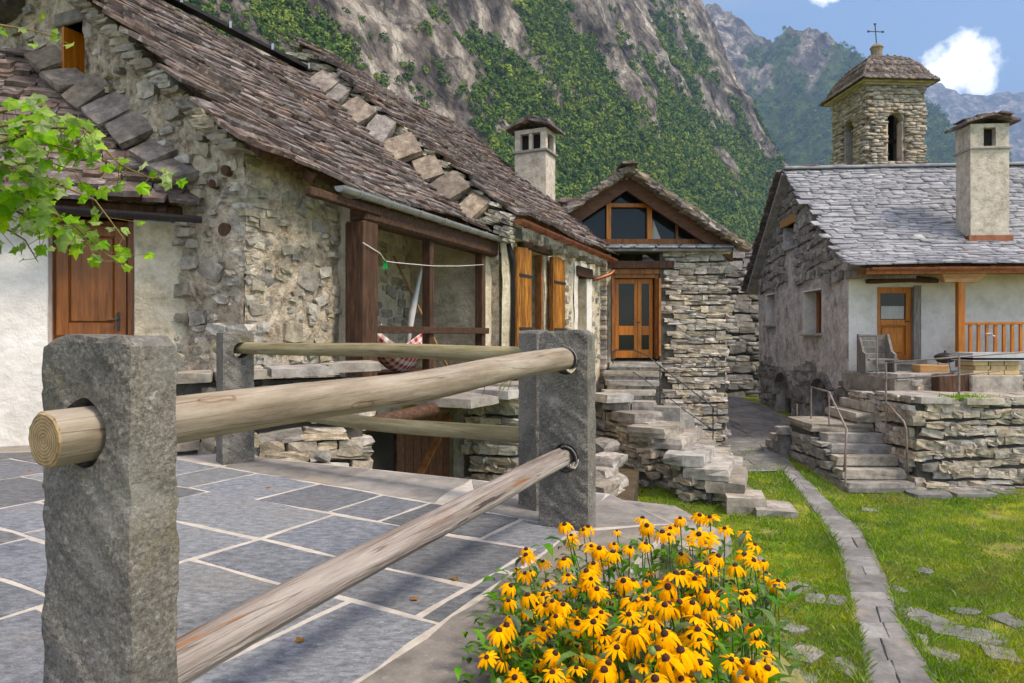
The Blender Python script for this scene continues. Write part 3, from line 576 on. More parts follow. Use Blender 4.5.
def gutter(name, p0, p1, r, m, root, brackets=4):
    p0 = np.asarray(p0, float); p1 = np.asarray(p1, float); d = nrm(p1 - p0); x = nrm(np.cross(d, (0, 0, 1))); z = np.array((0, 0, 1.0)); g = G()
    an = np.linspace(math.pi, 2 * math.pi, 9); ring = []
    for p in (p0, p1):
        for rr in (r, r * .86): ring.append(p + rr * (np.cos(an)[:, None] * x + np.sin(an)[:, None] * z))
    f = []; N_ = 9
    for j in range(N_ - 1):
        f.append((j, j + 1, 2 * N_ + j + 1, 2 * N_ + j)); f.append((N_ + j, 3 * N_ + j, 3 * N_ + j + 1, N_ + j + 1)); f.append((j, N_ + j, N_ + j + 1, j + 1)); f.append((2 * N_ + j, 2 * N_ + j + 1, 3 * N_ + j + 1, 3 * N_ + j))
    for j in (0, N_ - 1): f.append((j, 2 * N_ + j, 3 * N_ + j, N_ + j))
    g.add(np.vstack(ring), f)
    for p in (p0, p1): g.add(np.vstack([p + d * .002 + r * .93 * (np.cos(an)[:, None] * x + np.sin(an)[:, None] * z)]), [tuple(range(N_))])
    o = part(name, g, m, root, smooth=False)
    for k in range(brackets):
        c = p0 + (p1 - p0) * (k + .5) / brackets; h = G().tube([c + (r + .006) * (math.cos(q) * x + math.sin(q) * z) for q in np.linspace(math.pi * .98, 2.02 * math.pi, 10)], 0.007, 5)
        part('bracket', h, m, o)
    return o
def inside_poly(px, py, poly):
    c = False; n = len(poly); j = n - 1
    for i in range(n):
        xi, yi = poly[i][:2]; xj, yj = poly[j][:2]
        if (yi > py) != (yj > py) and px < (xj - xi) * (py - yi) / (yj - yi) + xi: c = not c
        j = i
    return c
def clip_poly(poly, clip):
    """convex clip (both counter-clockwise)"""
    out = poly
    for i in range(len(clip)):
        a, b = np.array(clip[i][:2]), np.array(clip[(i + 1) % len(clip)][:2]); e = b - a; inp = out; out = []
        for k in range(len(inp)):
            p, q = np.array(inp[k][:2]), np.array(inp[(k + 1) % len(inp)][:2]); sp = e[0] * (p - a)[1] - e[1] * (p - a)[0]; sq = e[0] * (q - a)[1] - e[1] * (q - a)[0]
            if sp >= 0: out.append(tuple(p))
            if sp * sq < 0: out.append(tuple(p + (q - p) * sp / (sp - sq)))
        if not out: return []
    return out
def inset_poly(poly, d):
    n = len(poly); P_ = [np.array(p[:2]) for p in poly]; lines = []
    for i in range(n):
        a, b = P_[i], P_[(i + 1) % n]; e = b - a; l = np.linalg.norm(e)
        if l < 1e-4: continue
        nn = np.array((-e[1], e[0])) / l; lines.append((a + nn * d, e / l))
    res = []
    for i in range(len(lines)):
        (p, e), (q, f) = lines[i - 1], lines[i]; den = e[0] * f[1] - e[1] * f[0]
        if abs(den) < 1e-3: res.append(q); continue
        t = ((q - p)[0] * f[1] - (q - p)[1] * f[0]) / den; res.append(p + e * t)
    return [tuple(p) for p in res]
def area(poly): return 0.5 * sum(poly[i][0] * poly[(i + 1) % len(poly)][1] - poly[(i + 1) % len(poly)][0] * poly[i][1] for i in range(len(poly)))
def slab_piece(name, poly, z0, z1, m, parent, gap=0.012, rough=0.012, zf=None, cham=0.008):
    """a flagstone: wavering outline, chamfered top edge"""
    cl_ = []
    for p in poly:
        if not cl_ or math.hypot(p[0] - cl_[-1][0], p[1] - cl_[-1][1]) > .05: cl_.append(p)
    if len(cl_) > 3 and math.hypot(cl_[0][0] - cl_[-1][0], cl_[0][1] - cl_[-1][1]) < .05: cl_.pop()
    if len(cl_) < 3: return None
    q = inset_poly(cl_, gap)
    if len(q) < 3 or area(q) < 0.3 * area(cl_) or area(q) > area(cl_):
        c0 = np.mean(np.array(cl_), axis=0); q = [tuple(c0 + (np.array(p) - c0) * .93) for p in cl_]
    if area(q) < .003: return None
    r = []
    for i in range(len(q)):
        a, b = np.array(q[i]), np.array(q[(i + 1) % len(q)]); l = np.linalg.norm(b - a); k = max(1, min(5, int(l / .14)))
        for j in range(k):
            p = a + (b - a) * j / k; r.append(p + (np.array((random.gauss(0, rough), random.gauss(0, rough))) if j else np.array((random.gauss(0, rough * .5),) * 2)))
    n = len(r); cx_ = np.mean(r, axis=0); dz = abs(random.gauss(0, .0016)); tx, ty = random.gauss(0, .0015), random.gauss(0, .0015)
    def Z(p, base): return (base + (zf(p[0], p[1]) if zf else 0) + dz + tx * (p[0] - cx_[0]) + ty * (p[1] - cx_[1]))
    inn = [p + (cx_ - p) / max(1e-6, np.linalg.norm(cx_ - p)) * cham for p in r]
    v = [(p[0], p[1], Z(p, z0)) for p in r] + [(p[0], p[1], Z(p, z1 - cham * .6)) for p in r] + [(p[0], p[1], Z(p, z1)) for p in inn]
    f = [tuple(reversed(range(n)))] + [(i, (i + 1) % n, n + (i + 1) % n, n + i) for i in range(n)] + [(n + i, n + (i + 1) % n, 2 * n + (i + 1) % n, 2 * n + i) for i in range(n)] + [tuple(range(2 * n, 3 * n))]
    return part(name, G().add(v, f), m, parent)

# ------------------------------------------------------------------ ground, mountains, sky
W = np.array((.912, -.41)); D = np.array((.41, .912))
TZ = EYE - 1.0                                   # terrace floor
FP = np.array((.29, 3.62)); NP = np.array((-.828, 1.42)); FD = (FP - NP) / np.linalg.norm(FP - NP); FW = np.array((FD[1], -FD[0]))
RE0 = NP - 3.2 * FD + .48 * FW; RE1 = FP + .30 * FD + .50 * FW      # right edge of the terrace
def gz(x, y):
    x = np.asarray(x, float); y = np.asarray(y, float)
    z = .25 * sstep(11.3, 15, y) + .03 * np.clip(y - 15, 0, 12)
    d = (x - RE0[0]) * FW[0] + (y - RE0[1]) * FW[1]
    bank = 1.42 * (1 - sstep(.60, 1.15, d)) * (1 - sstep(3.1, 4.3, y)) * sstep(-3, -1.0, y) * (d > -0.6)
    und = .03 * np.sin(x * 1.3 + y * .7) + .02 * np.sin(x * 2.9 - y * 2.1)
    return z + bank + und * sstep(5, 8, y)
def axis_pts(lo, hi, step, far):
    core = np.arange(lo, hi + 1e-6, step); k = 1.45; o = []; s = step; x = hi
    while x < far: s *= k; x += s; o.append(x)
    o2 = []; s = step; x = lo
    while x > -far: s *= k; x -= s; o2.append(x)
    return np.array(o2[::-1] + list(core) + o)
gx = axis_pts(-6, 15, .25, 6000); gy = axis_pts(-4, 30, .25, 6000)
xx, yy = np.meshgrid(gx, gy, indexing='ij'); gv = np.c_[xx.ravel(), yy.ravel(), gz(xx.ravel(), yy.ravel())]
def grid_faces(n, m_):
    i, j = np.meshgrid(np.arange(n - 1), np.arange(m_ - 1), indexing='ij'); i = i.ravel(); j = j.ravel()
    return np.c_[i * m_ + j, (i + 1) * m_ + j, (i + 1) * m_ + j + 1, i * m_ + j + 1]
ground = struct('ground', big_mesh('ground', gv, grid_faces(len(gx), len(gy)), 'grass_ground', True))

def mountain_obj(name, v, nu, nv, wood, m):
    me = big_mesh(name, v, grid_faces(nu, nv), m, True); at = me.attributes.new('wood', 'FLOAT', 'POINT'); at.data.foreach_set('value', wood.astype(np.float32)); return struct(name, me)
def wood_mesh(name, pts, size, seed=3, nt=44):
    """a far-off wood: each crown is a shell of small leaf clumps"""
    r = np.random.default_rng(seed); n = len(pts); k = size * r.uniform(.5, 1.3, n); el = r.uniform(.95, 1.5, n)
    d = r.normal(0, 1, (n, nt, 3)); d /= np.linalg.norm(d, axis=2, keepdims=True); d[:, :, 2] = np.where(d[:, :, 2] < -.35, -d[:, :, 2], d[:, :, 2])
    lump = 1 + .28 * np.sin(d[:, :, 0] * 5 + r.random((n, 1)) * 9) * np.cos(d[:, :, 1] * 4 + r.random((n, 1)) * 9)
    rad = lump * r.uniform(.72, 1.1, (n, nt)); c = d * rad[:, :, None] * k[:, None, None]; c[:, :, 2] *= el[:, None]; c += (pts + np.c_[np.zeros((n, 2)), k * .5])[:, None, :]
    nn = d + r.normal(0, .38, (n, nt, 3)); nn /= np.linalg.norm(nn, axis=2, keepdims=True); t = np.cross(nn, r.normal(0, 1, (n, nt, 3))); t /= np.linalg.norm(t, axis=2, keepdims=True); b = np.cross(nn, t)
    s = (k[:, None] * r.uniform(.22, .42, (n, nt)))[:, :, None]; v = np.stack([c + t * s, c - .5 * t * s + .87 * b * s, c - .5 * t * s - .87 * b * s], axis=2)
    me = big_mesh(name, v.reshape(-1, 3), np.arange(n * nt * 3).reshape(-1, 3), 'forest', False); o = bpy.data.objects.new(name, me); C.objects.link(o); o['kind'] = 'stuff'
    tone = np.repeat(r.random(n), nt * 3); at = me.attributes.new('tone', 'FLOAT', 'POINT'); at.data.foreach_set('value', tone.astype(np.float32)); return o
# near valley wall: a 62 degree slope on the left of the valley that ends in a spur
nA = nrm((-.75, .66)); dA = np.array((.66, .75)); LA = 210.0; KA = 1.9; SE = 905.0
su = np.arange(-320, 1400, 4.4); qu = np.concatenate([np.arange(-20, 290, 3.6), np.arange(290, 520, 9)])
S2, Q2 = np.meshgrid(su, qu, indexing='ij'); S2 = S2.ravel(); Q2 = Q2.ravel(); z0_ = S2 * 0
pp = np.c_[S2, Q2 * 1.3, z0_]
rid = fbm(pp / 190.0, 4, 5, ridged=True); spur = fbm(np.c_[S2 / 260., Q2 / 700., z0_], 3, 21); fine = fbm(pp / 46.0, 4, 9, ridged=True); crag = fbm(pp / 15.0, 3, 15, ridged=True)
ledge = fbm(np.c_[S2 / 80, Q2 / 24, z0_], 3, 33)
hgt = (Q2 - 42 - .12 * S2) / 55.0
woodA = np.clip(.46 - .42 * hgt + 1.0 * fbm(pp / 85.0, 4, 41) + .55 * fbm(pp / 24.0, 3, 43) - .25 * rid, 0, 1)
bare = sstep(.55, .25, woodA)
out_ = (rid * 16 + spur * 18) * sstep(0, 50, Q2) * (.6 + .0006 * np.clip(S2, 0, 900)) + fine * (5 + 6 * bare) + crag * 3.2 * bare
back = 1.9 * np.clip(S2 - SE - 14 * fbm(np.c_[Q2 / 40, z0_, z0_], 3, 51) - .10 * (Q2 - 150), 0, 600)      # the spur turns away here
off = LA + Q2 - out_ * .62 + back
xA = dA[0] * S2 + nA[0] * off; yA = dA[1] * S2 + nA[1] * off
zA = KA * Q2 + out_ * .5 + ledge * 5 * (.4 + bare) - 6
pxA = CX + FPX * xA / np.maximum(yA, 1); pyA = HY - FPX * (zA - EYE) / np.maximum(yA, 1)
mountain_obj('mountain', np.c_[xA, yA, zA], len(su), len(qu), woodA, 'mountain_near')
sel = np.where((woodA > .12) & (pxA > -60) & (pxA < 860) & (pyA < 300) & (pyA > -60) & (yA > 30))[0]
rs = np.random.default_rng(5)
ds_s = np.gradient(su); dq_q = np.gradient(qu); cell = np.outer(ds_s, dq_q).ravel()[sel] / (xA[sel] ** 2 + yA[sel] ** 2) ** .95 * sstep(.18, .56, woodA[sel]); pick = rs.choice(sel, size=20000, replace=True, p=cell / cell.sum())
cs = np.repeat(ds_s, len(qu))[pick]; cq = np.tile(dq_q, len(su))[pick]; js, jq = rs.uniform(-.6, .6, len(pick)) * cs, rs.uniform(-.6, .6, len(pick)) * cq
ptsA = np.c_[xA, yA, zA][pick] + np.c_[dA[0] * js + nA[0] * jq, dA[1] * js + nA[1] * jq, KA * jq]
wood_mesh('wooded_slope', ptsA, 1.15 + .0024 * np.clip(S2[pick], 0, 1000) + rs.exponential(.35, len(pick)), nt=58)
def ridge_mountain(name, ridge, k, x0, x1, y0, y1, step, seed, m, nsc, namp, treeline, ntree, tsize, wbias):
    rp = np.array([P(px, py, Y) for px, py, Y in ridge]); gx_ = np.arange(x0, x1, step); gy_ = np.arange(y0, y1, step); X, Y = np.meshgrid(gx_, gy_, indexing='ij'); X = X.ravel(); Y = Y.ravel()
    best = np.full(len(X), -1e9); dist = np.full(len(X), 1e9)
    warp = fbm(np.c_[X, Y, X * 0] / (nsc * 1.4), 3, seed + 7) * nsc * .22
    for a, b in zip(rp[:-1], rp[1:]):
        e = b[:2] - a[:2]; t = np.clip(((X - a[0]) * e[0] + (Y - a[1]) * e[1]) / (e @ e), 0, 1); d = np.hypot(X - a[0] - t * e[0], Y - a[1] - t * e[1]); z = a[2] + t * (b[2] - a[2]) - k * d
        dist = np.where(z > best, d, dist); best = np.maximum(best, z)
    p3 = np.c_[X, Y, X * 0]; fade = sstep(0, nsc * .9, dist)
    rd = fbm(p3 / nsc, 5, seed, ridged=True)
    Z = best + fade * (rd * namp + warp) + fbm(p3 / (nsc * .14), 4, seed + 3, ridged=True) * namp * .16
    wood = np.clip(wbias + (treeline - Z) / 420.0 + .75 * fbm(p3 / (nsc * .45), 4, seed + 11) + .25 * fbm(p3 / (nsc * .12), 3, seed + 12), 0, 1)
    mountain_obj(name, np.c_[X, Y, Z], len(gx_), len(gy_), wood, m)
    if ntree:
        px = CX + FPX * X / Y; py = HY - FPX * (Z - EYE) / Y; s = np.where((wood > .45) & (px > 640) & (px < 1060) & (py < 240) & (py > -20))[0]; pk = rs.choice(s, size=min(ntree, len(s) * 3), replace=True)
        wood_mesh(name + '_wood', np.c_[X, Y, Z][pk] + rs.normal(0, step * .4, (len(pk), 3)) * (1, 1, .2), tsize, seed, nt=26)
FPK = [(520, -40), (640, -10), (700, 6), (716, 5), (735, 17), (752, 38), (768, 46), (788, 33), (812, 30), (828, 36), (846, 50), (862, 62), (872, 84), (896, 150), (930, 230)]
ridge_mountain('far_peak', [(a, b, 2650 - 55 * i) for i, (a, b) in enumerate(FPK)], 1.35, -500, 2300, 1150, 3900, 15.0, 61, 'mountain_mid', 380, 175, 640, 15000, 6.5, .95)
ridge_mountain('distant_range', [(820, 160, 5100), (880, 118, 5000), (918, 88, 4900), (940, 84, 4900), (962, 93, 4850), (985, 98, 4800), (1003, 90, 4800), (1030, 92, 4750), (1090, 70, 4700), (1200, 60, 4800), (1400, 100, 5100)], 1.1,
    1000, 6800, 3100, 6300, 36, 87, 'mountain_far', 740, 300, 900, 0, 9, .40)
# ------------------------------------------------------------------ terrace with flagstones
Cw = np.array((-2.455, 6.36))                      # corner of the porch house
ter = [tuple(RE0), tuple(RE1), (.62, 4.36), (-2.3, 5.78), (-3.1, 6.9), (-7.5, 5.5), (-7.5, -2.5)]
terrace = struct('terrace', raw_mesh('terrace', G().prism(ter, -.3, TZ - .03).arr(), G().prism(ter, -.3, TZ - .03).f, 'dark_stone'))
mb = inset_poly(ter, .01); part('mortar_bed', G().prism(mb, TZ - .029, TZ - .0018), 'mortar_pale', terrace)
edge_in = [tuple(RE0 - .40 * FW), tuple(RE1 - .42 * FW - .32 * FD), (-3.45, 6.05), (-7.3, 5.2), (-7.3, -2.3)]
EA = nrm((.865, -.50)); EB = np.array((-EA[1], EA[0]))
def split(r, depth=0):
    a0, a1, b0, b1 = r; w, h = a1 - a0, b1 - b0
    if (w < 1.25 and h < .85) and (w * h < .62 or random.random() < .3): return [r]
    if w < .45 or h < .38: return [r]
    if w / 1.35 > h: c = a0 + w * random.uniform(.36, .64); return split((a0, c, b0, b1), depth + 1) + split((c, a1, b0, b1), depth + 1)
    c = b0 + h * random.uniform(.36, .64); return split((a0, a1, b0, c), depth + 1) + split((a0, a1, c, b1), depth + 1)
random.seed(21)
cells = split((-9, 3.2, -6.5, 8.5))
for a0, a1, b0, b1 in cells:
    j = lambda: random.gauss(0, .009)
    poly = [tuple(a * EA + b * EB) for a, b in ((a0 + j(), b0 + j()), (a1 + j(), b0 + j()), (a1 + j(), b1 + j()), (a0 + j(), b1 + j()))]
    q = clip_poly(poly, edge_in)
    if len(q) < 3 or area(q) < .02: continue
    c = np.mean(np.array(q), axis=0)
    if c[1] < .7 and not (c[0] > -4 and c[1] > -.3): continue
    slab_piece('flagstone', q, TZ - .02, TZ, 'paving', terrace, .014, .006, cham=.004)
# long border stones along the two open edges and by the house
def border(p0, p1, q0, q1, lens, m='paving_edge', up=0.0):
    p0, p1, q0, q1 = map(np.array, (p0, p1, q0, q1)); L_ = np.linalg.norm(p1 - p0); t = 0
    while t < 1:
        d = random.uniform(*lens) / L_; t2 = min(1, t + d)
        if 1 - t2 < .1: t2 = 1
        sk = random.gauss(0, .03)
        poly = [tuple(p0 + (p1 - p0) * t), tuple(p0 + (p1 - p0) * t2), tuple(q0 + (q1 - q0) * min(1, t2 + sk)), tuple(q0 + (q1 - q0) * t)]
        if area(poly) < 0: poly = poly[::-1]
        slab_piece('border_stone', poly, TZ - .03, TZ + up, m, terrace, .009, .010); t = t2
border(ter[0], ter[1], edge_in[0], edge_in[1], (.7, 1.3)); border(ter[1], ter[2], edge_in[1], tuple(np.array(edge_in[1]) + (.02, .25)), (.6, .9)); E1_, E2_ = np.array(edge_in[1]), np.array(edge_in[2]); border((.60, 4.34), ter[3], E1_ + .0 * (E2_ - E1_), E1_ + .70 * (E2_ - E1_), (.6, 1.2)); border(ter[4], ter[5], edge_in[2], edge_in[3], (.6, 1.1))
lip = G().prism([tuple(RE1 + (.02, -.5)), tuple(RE1 + (.24, -.18)), (.98, 4.1), (.60, 4.30), (.50, 3.75)], TZ - .11, TZ - .012)
part('landing_stone', lip, 'step_stone', terrace, bevel=.015)

# ------------------------------------------------------------------ stone fence posts and log rails
def fence_post(name, c, u, w, t, h, holes, label, seed, lean=0.0, arch=False):
    """granite post with bored holes: holes are (x, z, r) on its broad face"""
    u = np.array((*u, 0.0)); n = np.array((-u[1], u[0], 0)); ds = .0135; nx = int(w / ds) + 1; nz = int(h / ds) + 1
    X = np.linspace(-w / 2, w / 2, nx); Z = np.linspace(0, h, nz); xx, zz = np.meshgrid(X, Z, indexing='ij'); xx = xx.copy().ravel(); zz = zz.copy().ravel()
    for hx, hz, r in holes:
        d = np.hypot(xx - hx, zz - hz); near = np.abs(d - r) < ds * .72; s = np.where(near, r / np.maximum(d, 1e-6), 1); xx = hx + (xx - hx) * s; zz = hz + (zz - hz) * s
    taper = 1 - .03 * zz / h + .005 * fbm(np.c_[zz * 7, xx * 0, xx * 0 + seed], 3, seed); rad = .022
    topr = np.clip((zz - (h - rad)) / rad, 0, 1); edge = np.clip((np.abs(xx) - (w / 2 - rad * 1.6)) / (rad * 1.6), 0, 1)
    zt = zz - edge ** 2 * topr * rad * .9; zt = zt + topr * .018 * fbm(np.c_[xx * 14, xx * 0, xx * 0 + seed], 3, seed + 2)
    def face(sg):
        p = np.c_[xx * taper, np.full(len(xx), sg * t / 2), zt]; q = np.c_[xx, np.full(len(xx), sg * 3.0), zz]
        ch = fbm(np.c_[(xx * .8 - zz * .6) * 4, (zz * .8 + xx * .6) * 20, xx * 0 + sg * 4 + seed], 4, seed + 5, ridged=True) * .0085 + fbm(q * 28, 3, seed + 6) * .003
        rim = np.maximum(np.abs(xx) / (w / 2), topr) ** 8
        p[:, 1] += sg * (ch - .004 * rim); return p
    fF, fB = face(-1), face(1); N_ = len(xx); used = np.zeros((nx - 1, nz - 1), bool); f = []
    def I(i, j, s): return s * N_ + i * nz + j
    for i in range(nx - 1):
        for j in range(nz - 1):
            cx_ = (X[i] + X[i + 1]) / 2; cz = (Z[j] + Z[j + 1]) / 2
            used[i, j] = not any(math.hypot(cx_ - hx, cz - hz) < r for hx, hz, r in holes)
    for i in range(nx - 1):
        for j in range(nz - 1):
            if not used[i, j]: continue
            f.append((I(i, j, 0), I(i + 1, j, 0), I(i + 1, j + 1, 0), I(i, j + 1, 0))); f.append((I(i, j, 1), I(i, j + 1, 1), I(i + 1, j + 1, 1), I(i + 1, j, 1)))
            for (di, dj, a, b) in ((-1, 0, (i, j), (i, j + 1)), (1, 0, (i + 1, j + 1), (i + 1, j)), (0, -1, (i + 1, j), (i, j)), (0, 1, (i, j + 1), (i + 1, j + 1))):
                ii, jj = i + di, j + dj
                if ii < 0 or jj < 0 or ii >= nx - 1 or jj >= nz - 1 or not used[ii, jj]: f.append((I(*b, 0), I(*a, 0), I(*a, 1), I(*b, 1)))
    v = np.vstack([fF, fB]); w_ = v[:, :1] * u + v[:, 1:2] * n + v[:, 2:3] * np.array((lean, 0, 1.0)) + np.array((*c, TZ - .02))
    # broken-up narrow sides: shift rim vertices a little
    w_ = w_ + (u * (.0025 * fbm(w_ * 22, 3, seed + 8))[:, None])
    return solo(name, G().add(w_, f), 'granite', (*c, TZ - .02), label, 'fence post', 'stone posts of the log fence', smooth=False)
u1 = FW; BL = np.array((-2.19, 5.46)); BR = np.array((.135, 4.02)); BDIR = nrm(BR - BL); u2 = np.array((BDIR[1], -BDIR[0])) * -1.0
Hn = (0.0, .825, .075)
fence_post('fence_post', NP, u1, .285, .105, 1.02, [(.0, .825, .070)], 'broad rough granite post with a sawn log end poking through it', 1)
fence_post('fence_post', FP, u1, .275, .12, 1.045, [(.015, .885, .07), (.015, .385, .075)], 'granite post behind the yellow flowers holding two log ends in grey collars', 2)
fence_post('fence_post', BL, nrm(np.array((.80, .60))), .24, .20, 1.05, [(.02, .90, .062)], 'squared grey granite post beside the low dry-stone wall', 3)
fence_post('fence_post', BR, nrm(np.array((.86, .5))), .11, .20, 1.045, [], 'narrow granite post tucked close behind another post at the fence corner', 4)
def log(name, p0, p1, r0, r1, m, label, seed, ends=True, wob=.004, group='log rails of the fence'):
    p0 = np.asarray(p0, float); p1 = np.asarray(p1, float); d = nrm(p1 - p0); L_ = np.linalg.norm(p1 - p0); y = nrm(np.cross((0, 0, 1), d)); z = np.cross(d, y)
    k = int(L_ / .05) + 2; n = 28; t = np.linspace(0, 1, k); an = np.arange(n) * 2 * math.pi / n
    T, A = np.meshgrid(t, an, indexing='ij'); rr = r0 + (r1 - r0) * T
    q = np.c_[T.ravel() * L_ * 1.2, np.cos(A).ravel() * 2, np.sin(A).ravel() * 2]; rr = rr.ravel() * (1 + .09 * fbm(q + seed, 3, seed)) + wob * fbm(np.c_[q[:, 0] * .5, q[:, 1] * 3, q[:, 2] * 3], 2, seed + 1)
    cy_ = .016 * np.sin(T.ravel() * 4 + seed) + .006 * np.sin(T.ravel() * 11 + 2 * seed); v = np.c_[T.ravel() * L_, np.cos(A).ravel() * rr + cy_, np.sin(A).ravel() * rr + .6 * cy_]
    f = [(i * n + j, (i + 1) * n + j, (i + 1) * n + (j + 1) % n, i * n + (j + 1) % n) for i in range(k - 1) for j in range(n)]
    me = raw_mesh(name, v, f, m, True); o = bpy.data.objects.new(name, me); C.objects.link(o); o.matrix_basis = Matrix(mtx(p0, d, y, z, 1, 1, 1).tolist())
    o['label'] = label; o['category'] = 'fence rail'; o['group'] = group
    for e in (0, 1):                      # sawn ends, slightly chamfered
        ring = v[:n] if e == 0 else v[-n:]; c = ring.mean(0); sg = -1 if e == 0 else 1
        vv = np.vstack([ring, c + (ring - c) * .93 + (sg * .004, 0, 0), [c + (sg * .004, 0, 0)]]); ff = [(j, (j + 1) % n, n + (j + 1) % n, n + j) for j in range(n)] + [(n + j, n + (j + 1) % n, 2 * n) for j in range(n)]
        eo = bpy.data.objects.new('sawn_end', raw_mesh('sawn_end', vv, ff, 'end_grain')); C.objects.link(eo); eo.parent = o
    return o
def F3(p, z): return np.array((p[0], p[1], TZ + z))
log('log_rail', F3(NP - .125 * FD, .800), F3(FP + .05 * FD + .015 * u1, .880), .053, .057, 'log', 'thick pale debarked log with a ringed sawn end', 3)
log('log_rail', F3(NP - .9 * FD, .205), F3(FP + .05 * FD + .015 * u1, .365), .05, .047, 'log_weathered', 'splintered grey log with orange rot slanting close over the flagstones', 5, wob=.012)
log('log_rail', F3(BL - .25 * BDIR, .885), F3(BR + .36 * BDIR + (.0, .06), .895), .045, .05, 'log_green', 'greenish log threaded through the squared post at hand height', 7)
log('log_rail', F3(BL + .1 * BDIR + (0, .1), .40), F3(BR + .36 * BDIR + (.0, .06), .40), .045, .05, 'log_green', 'mossy log low in front of the dark cellar opening', 9)
for z, k in ((.873, 1), (.363, 2)):              # grey collars where the rails enter the corner post
    q0 = F3(FP - .075 * FD + .015 * u1, z); q1 = F3(FP - .055 * FD + .015 * u1, z + .001)
    solo('pipe_collar', G().tube([q0, q1], [.066, .066], 20, cap=False).tube([q1, q0], [.060, .060], 20, cap=False), 'zinc', q0, 'grey pipe collar around the %s log in the corner post' % ('upper' if k == 1 else 'lower'), 'collar')

# ------------------------------------------------------------------ frames of the left-hand houses
GFm = Frame(Cw, W); FFm = Frame(Cw, D); LFm = Frame((-3.2, 6.75), (.92, .39)); E = EYE
PO = Frame(Cw + .3 * W, D)                          # porch front plane
F2 = Frame(Cw + .5 * W, D)                          # second house front plane
# ---- porch house
ph = thing('stone_house', (*Cw, 0), 'old rubble-stone house with slate roof and open timber porch', 'house')
RZ, RA = E + 4.18, 3.14                             # ridge height above, run from eave to ridge
SL = .837
def gable_top(a): return E + 1.55 + SL * (.4 - a) - .16 if a > -2.74 else E + 4.02 - .6 * (-2.74 - a)
win = (-2.55, -2.22, E + 2.62, E + 3.30)
gw = part('gable_wall', panel(GFm, -6.0, .0, -.2, E + 4.2, 0, .055, [win], gable_top, .085, 4.5, 3, .3), 'rubble_plaster', ph, smooth=True)
pcs = rubble(GFm, 300, -4.2, -.05, TZ + .3, E + 3.6, 0, (.07, .24), lambda a, z, w, h: z + h / 2 < gable_top(a) - .02 and not (win[0] - .1 - w / 2 < a < win[1] + .1 + w / 2 and win[2] - .1 < z < win[3] + .12), out_=.06, seed=4)
scatter(pcs, 'stone', 'rubble_stone', gw, 'stone', 300)
# coping of thin flat stones packed under the verge
vs_ = []
for k in range(60):
    a = -.04 - k * .05 * 1.0; z = gable_top(a) - .02 - .03
    c = GFm.p(a, -.05 + random.uniform(-.04, .03), z); x = nrm(W.tolist() + [0]) * .77 + np.array((0, 0, -.64)); zz = np.cross(x, np.array((*D, 0)))
    vs_.append((mtx(c, GFm.u, GFm.n, GFm.z, random.uniform(.14, .30), .28, random.uniform(.035, .07)), score(c, .2, .05)))
scatter(vs_, 'stone', 'rubble_stone', gw, 'verge_stone', 300)
# gable window with half-open orange shutter
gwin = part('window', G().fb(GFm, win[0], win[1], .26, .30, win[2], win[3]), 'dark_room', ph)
part('shutter', G().fb(GFm, win[0] + .01, win[0] + .05, -.06, .22, win[2] + .02, win[3] - .02).fb(GFm, win[0] + .03, win[0] + .22, .20, .23, win[2] + .02, win[3] - .02), 'wood_orange', gwin)
part('lintel', G().fb(GFm, win[0] - .12, win[1] + .14, -.06, .2, win[3], win[3] + .14), 'dark_stone', gwin, bevel=.012)
part('sill', G().fb(GFm, win[0] - .06, win[1] + .08, -.12, .2, win[2] - .05, win[2]), 'dark_stone', gwin, bevel=.012)
part('jamb_stone', G().fb(GFm, win[1], win[1] + .13, -.04, .2, win[3] - .2, win[3] - .02), 'dark_stone', gwin, bevel=.012)
part('jamb_stone', G().fb(GFm, win[0] - .12, win[0], -.04, .2, win[2] + .1, win[2] + .34), 'rubble_stone', gwin, bevel=.012)
# roof planes
def S1(a, t):
    k = 1 / math.hypot(1, SL); m_ = t * k; sag = -.05 * math.sin(math.pi * min(1, max(0, a / 5.6))) + .03 * math.sin(a * 2.3 + t)
    return FFm.p(-.35 + a, -.4 + m_, E + 1.55 + SL * m_ + sag)
Lt1 = RA * math.hypot(1, SL)
make_roof(ph, S1, 5.0, Lt1, .125, (.18, .46), .032, 'roof_slate', 300, a_over=.04)
def S1b(a, t):
    k = 1 / math.hypot(1, .6); m_ = t * k; return FFm.p(-.35 + a, 5.7 - m_, E + 1.55 + SL * RA - .6 * (2.96) + .6 * m_ - .02)
part('rear_roof', surf_sheet(lambda a, t: FFm.p(4.8 - a, 5.7 - t / math.hypot(1, .6), E + 4.18 - .6 * (2.96) + .6 * t / math.hypot(1, .6) - .03), 5.15, 2.96 * math.hypot(1, .6)), 'roof_slate', ph)
part('ridge_strip', G().beam(FFm.p(-.3, 2.72, RZ + .10), FFm.p(4.6, 2.72, RZ + .10), .16, .05), 'dark_metal', ph)
for k in range(6): part('ridge_clip', G().beam(FFm.p(-.1 + .8 * k, 2.60, RZ + .06), FFm.p(-.1 + .8 * k, 2.60, RZ + .15), .03, .02, up=(0, 1, 0)), 'zinc', ph)
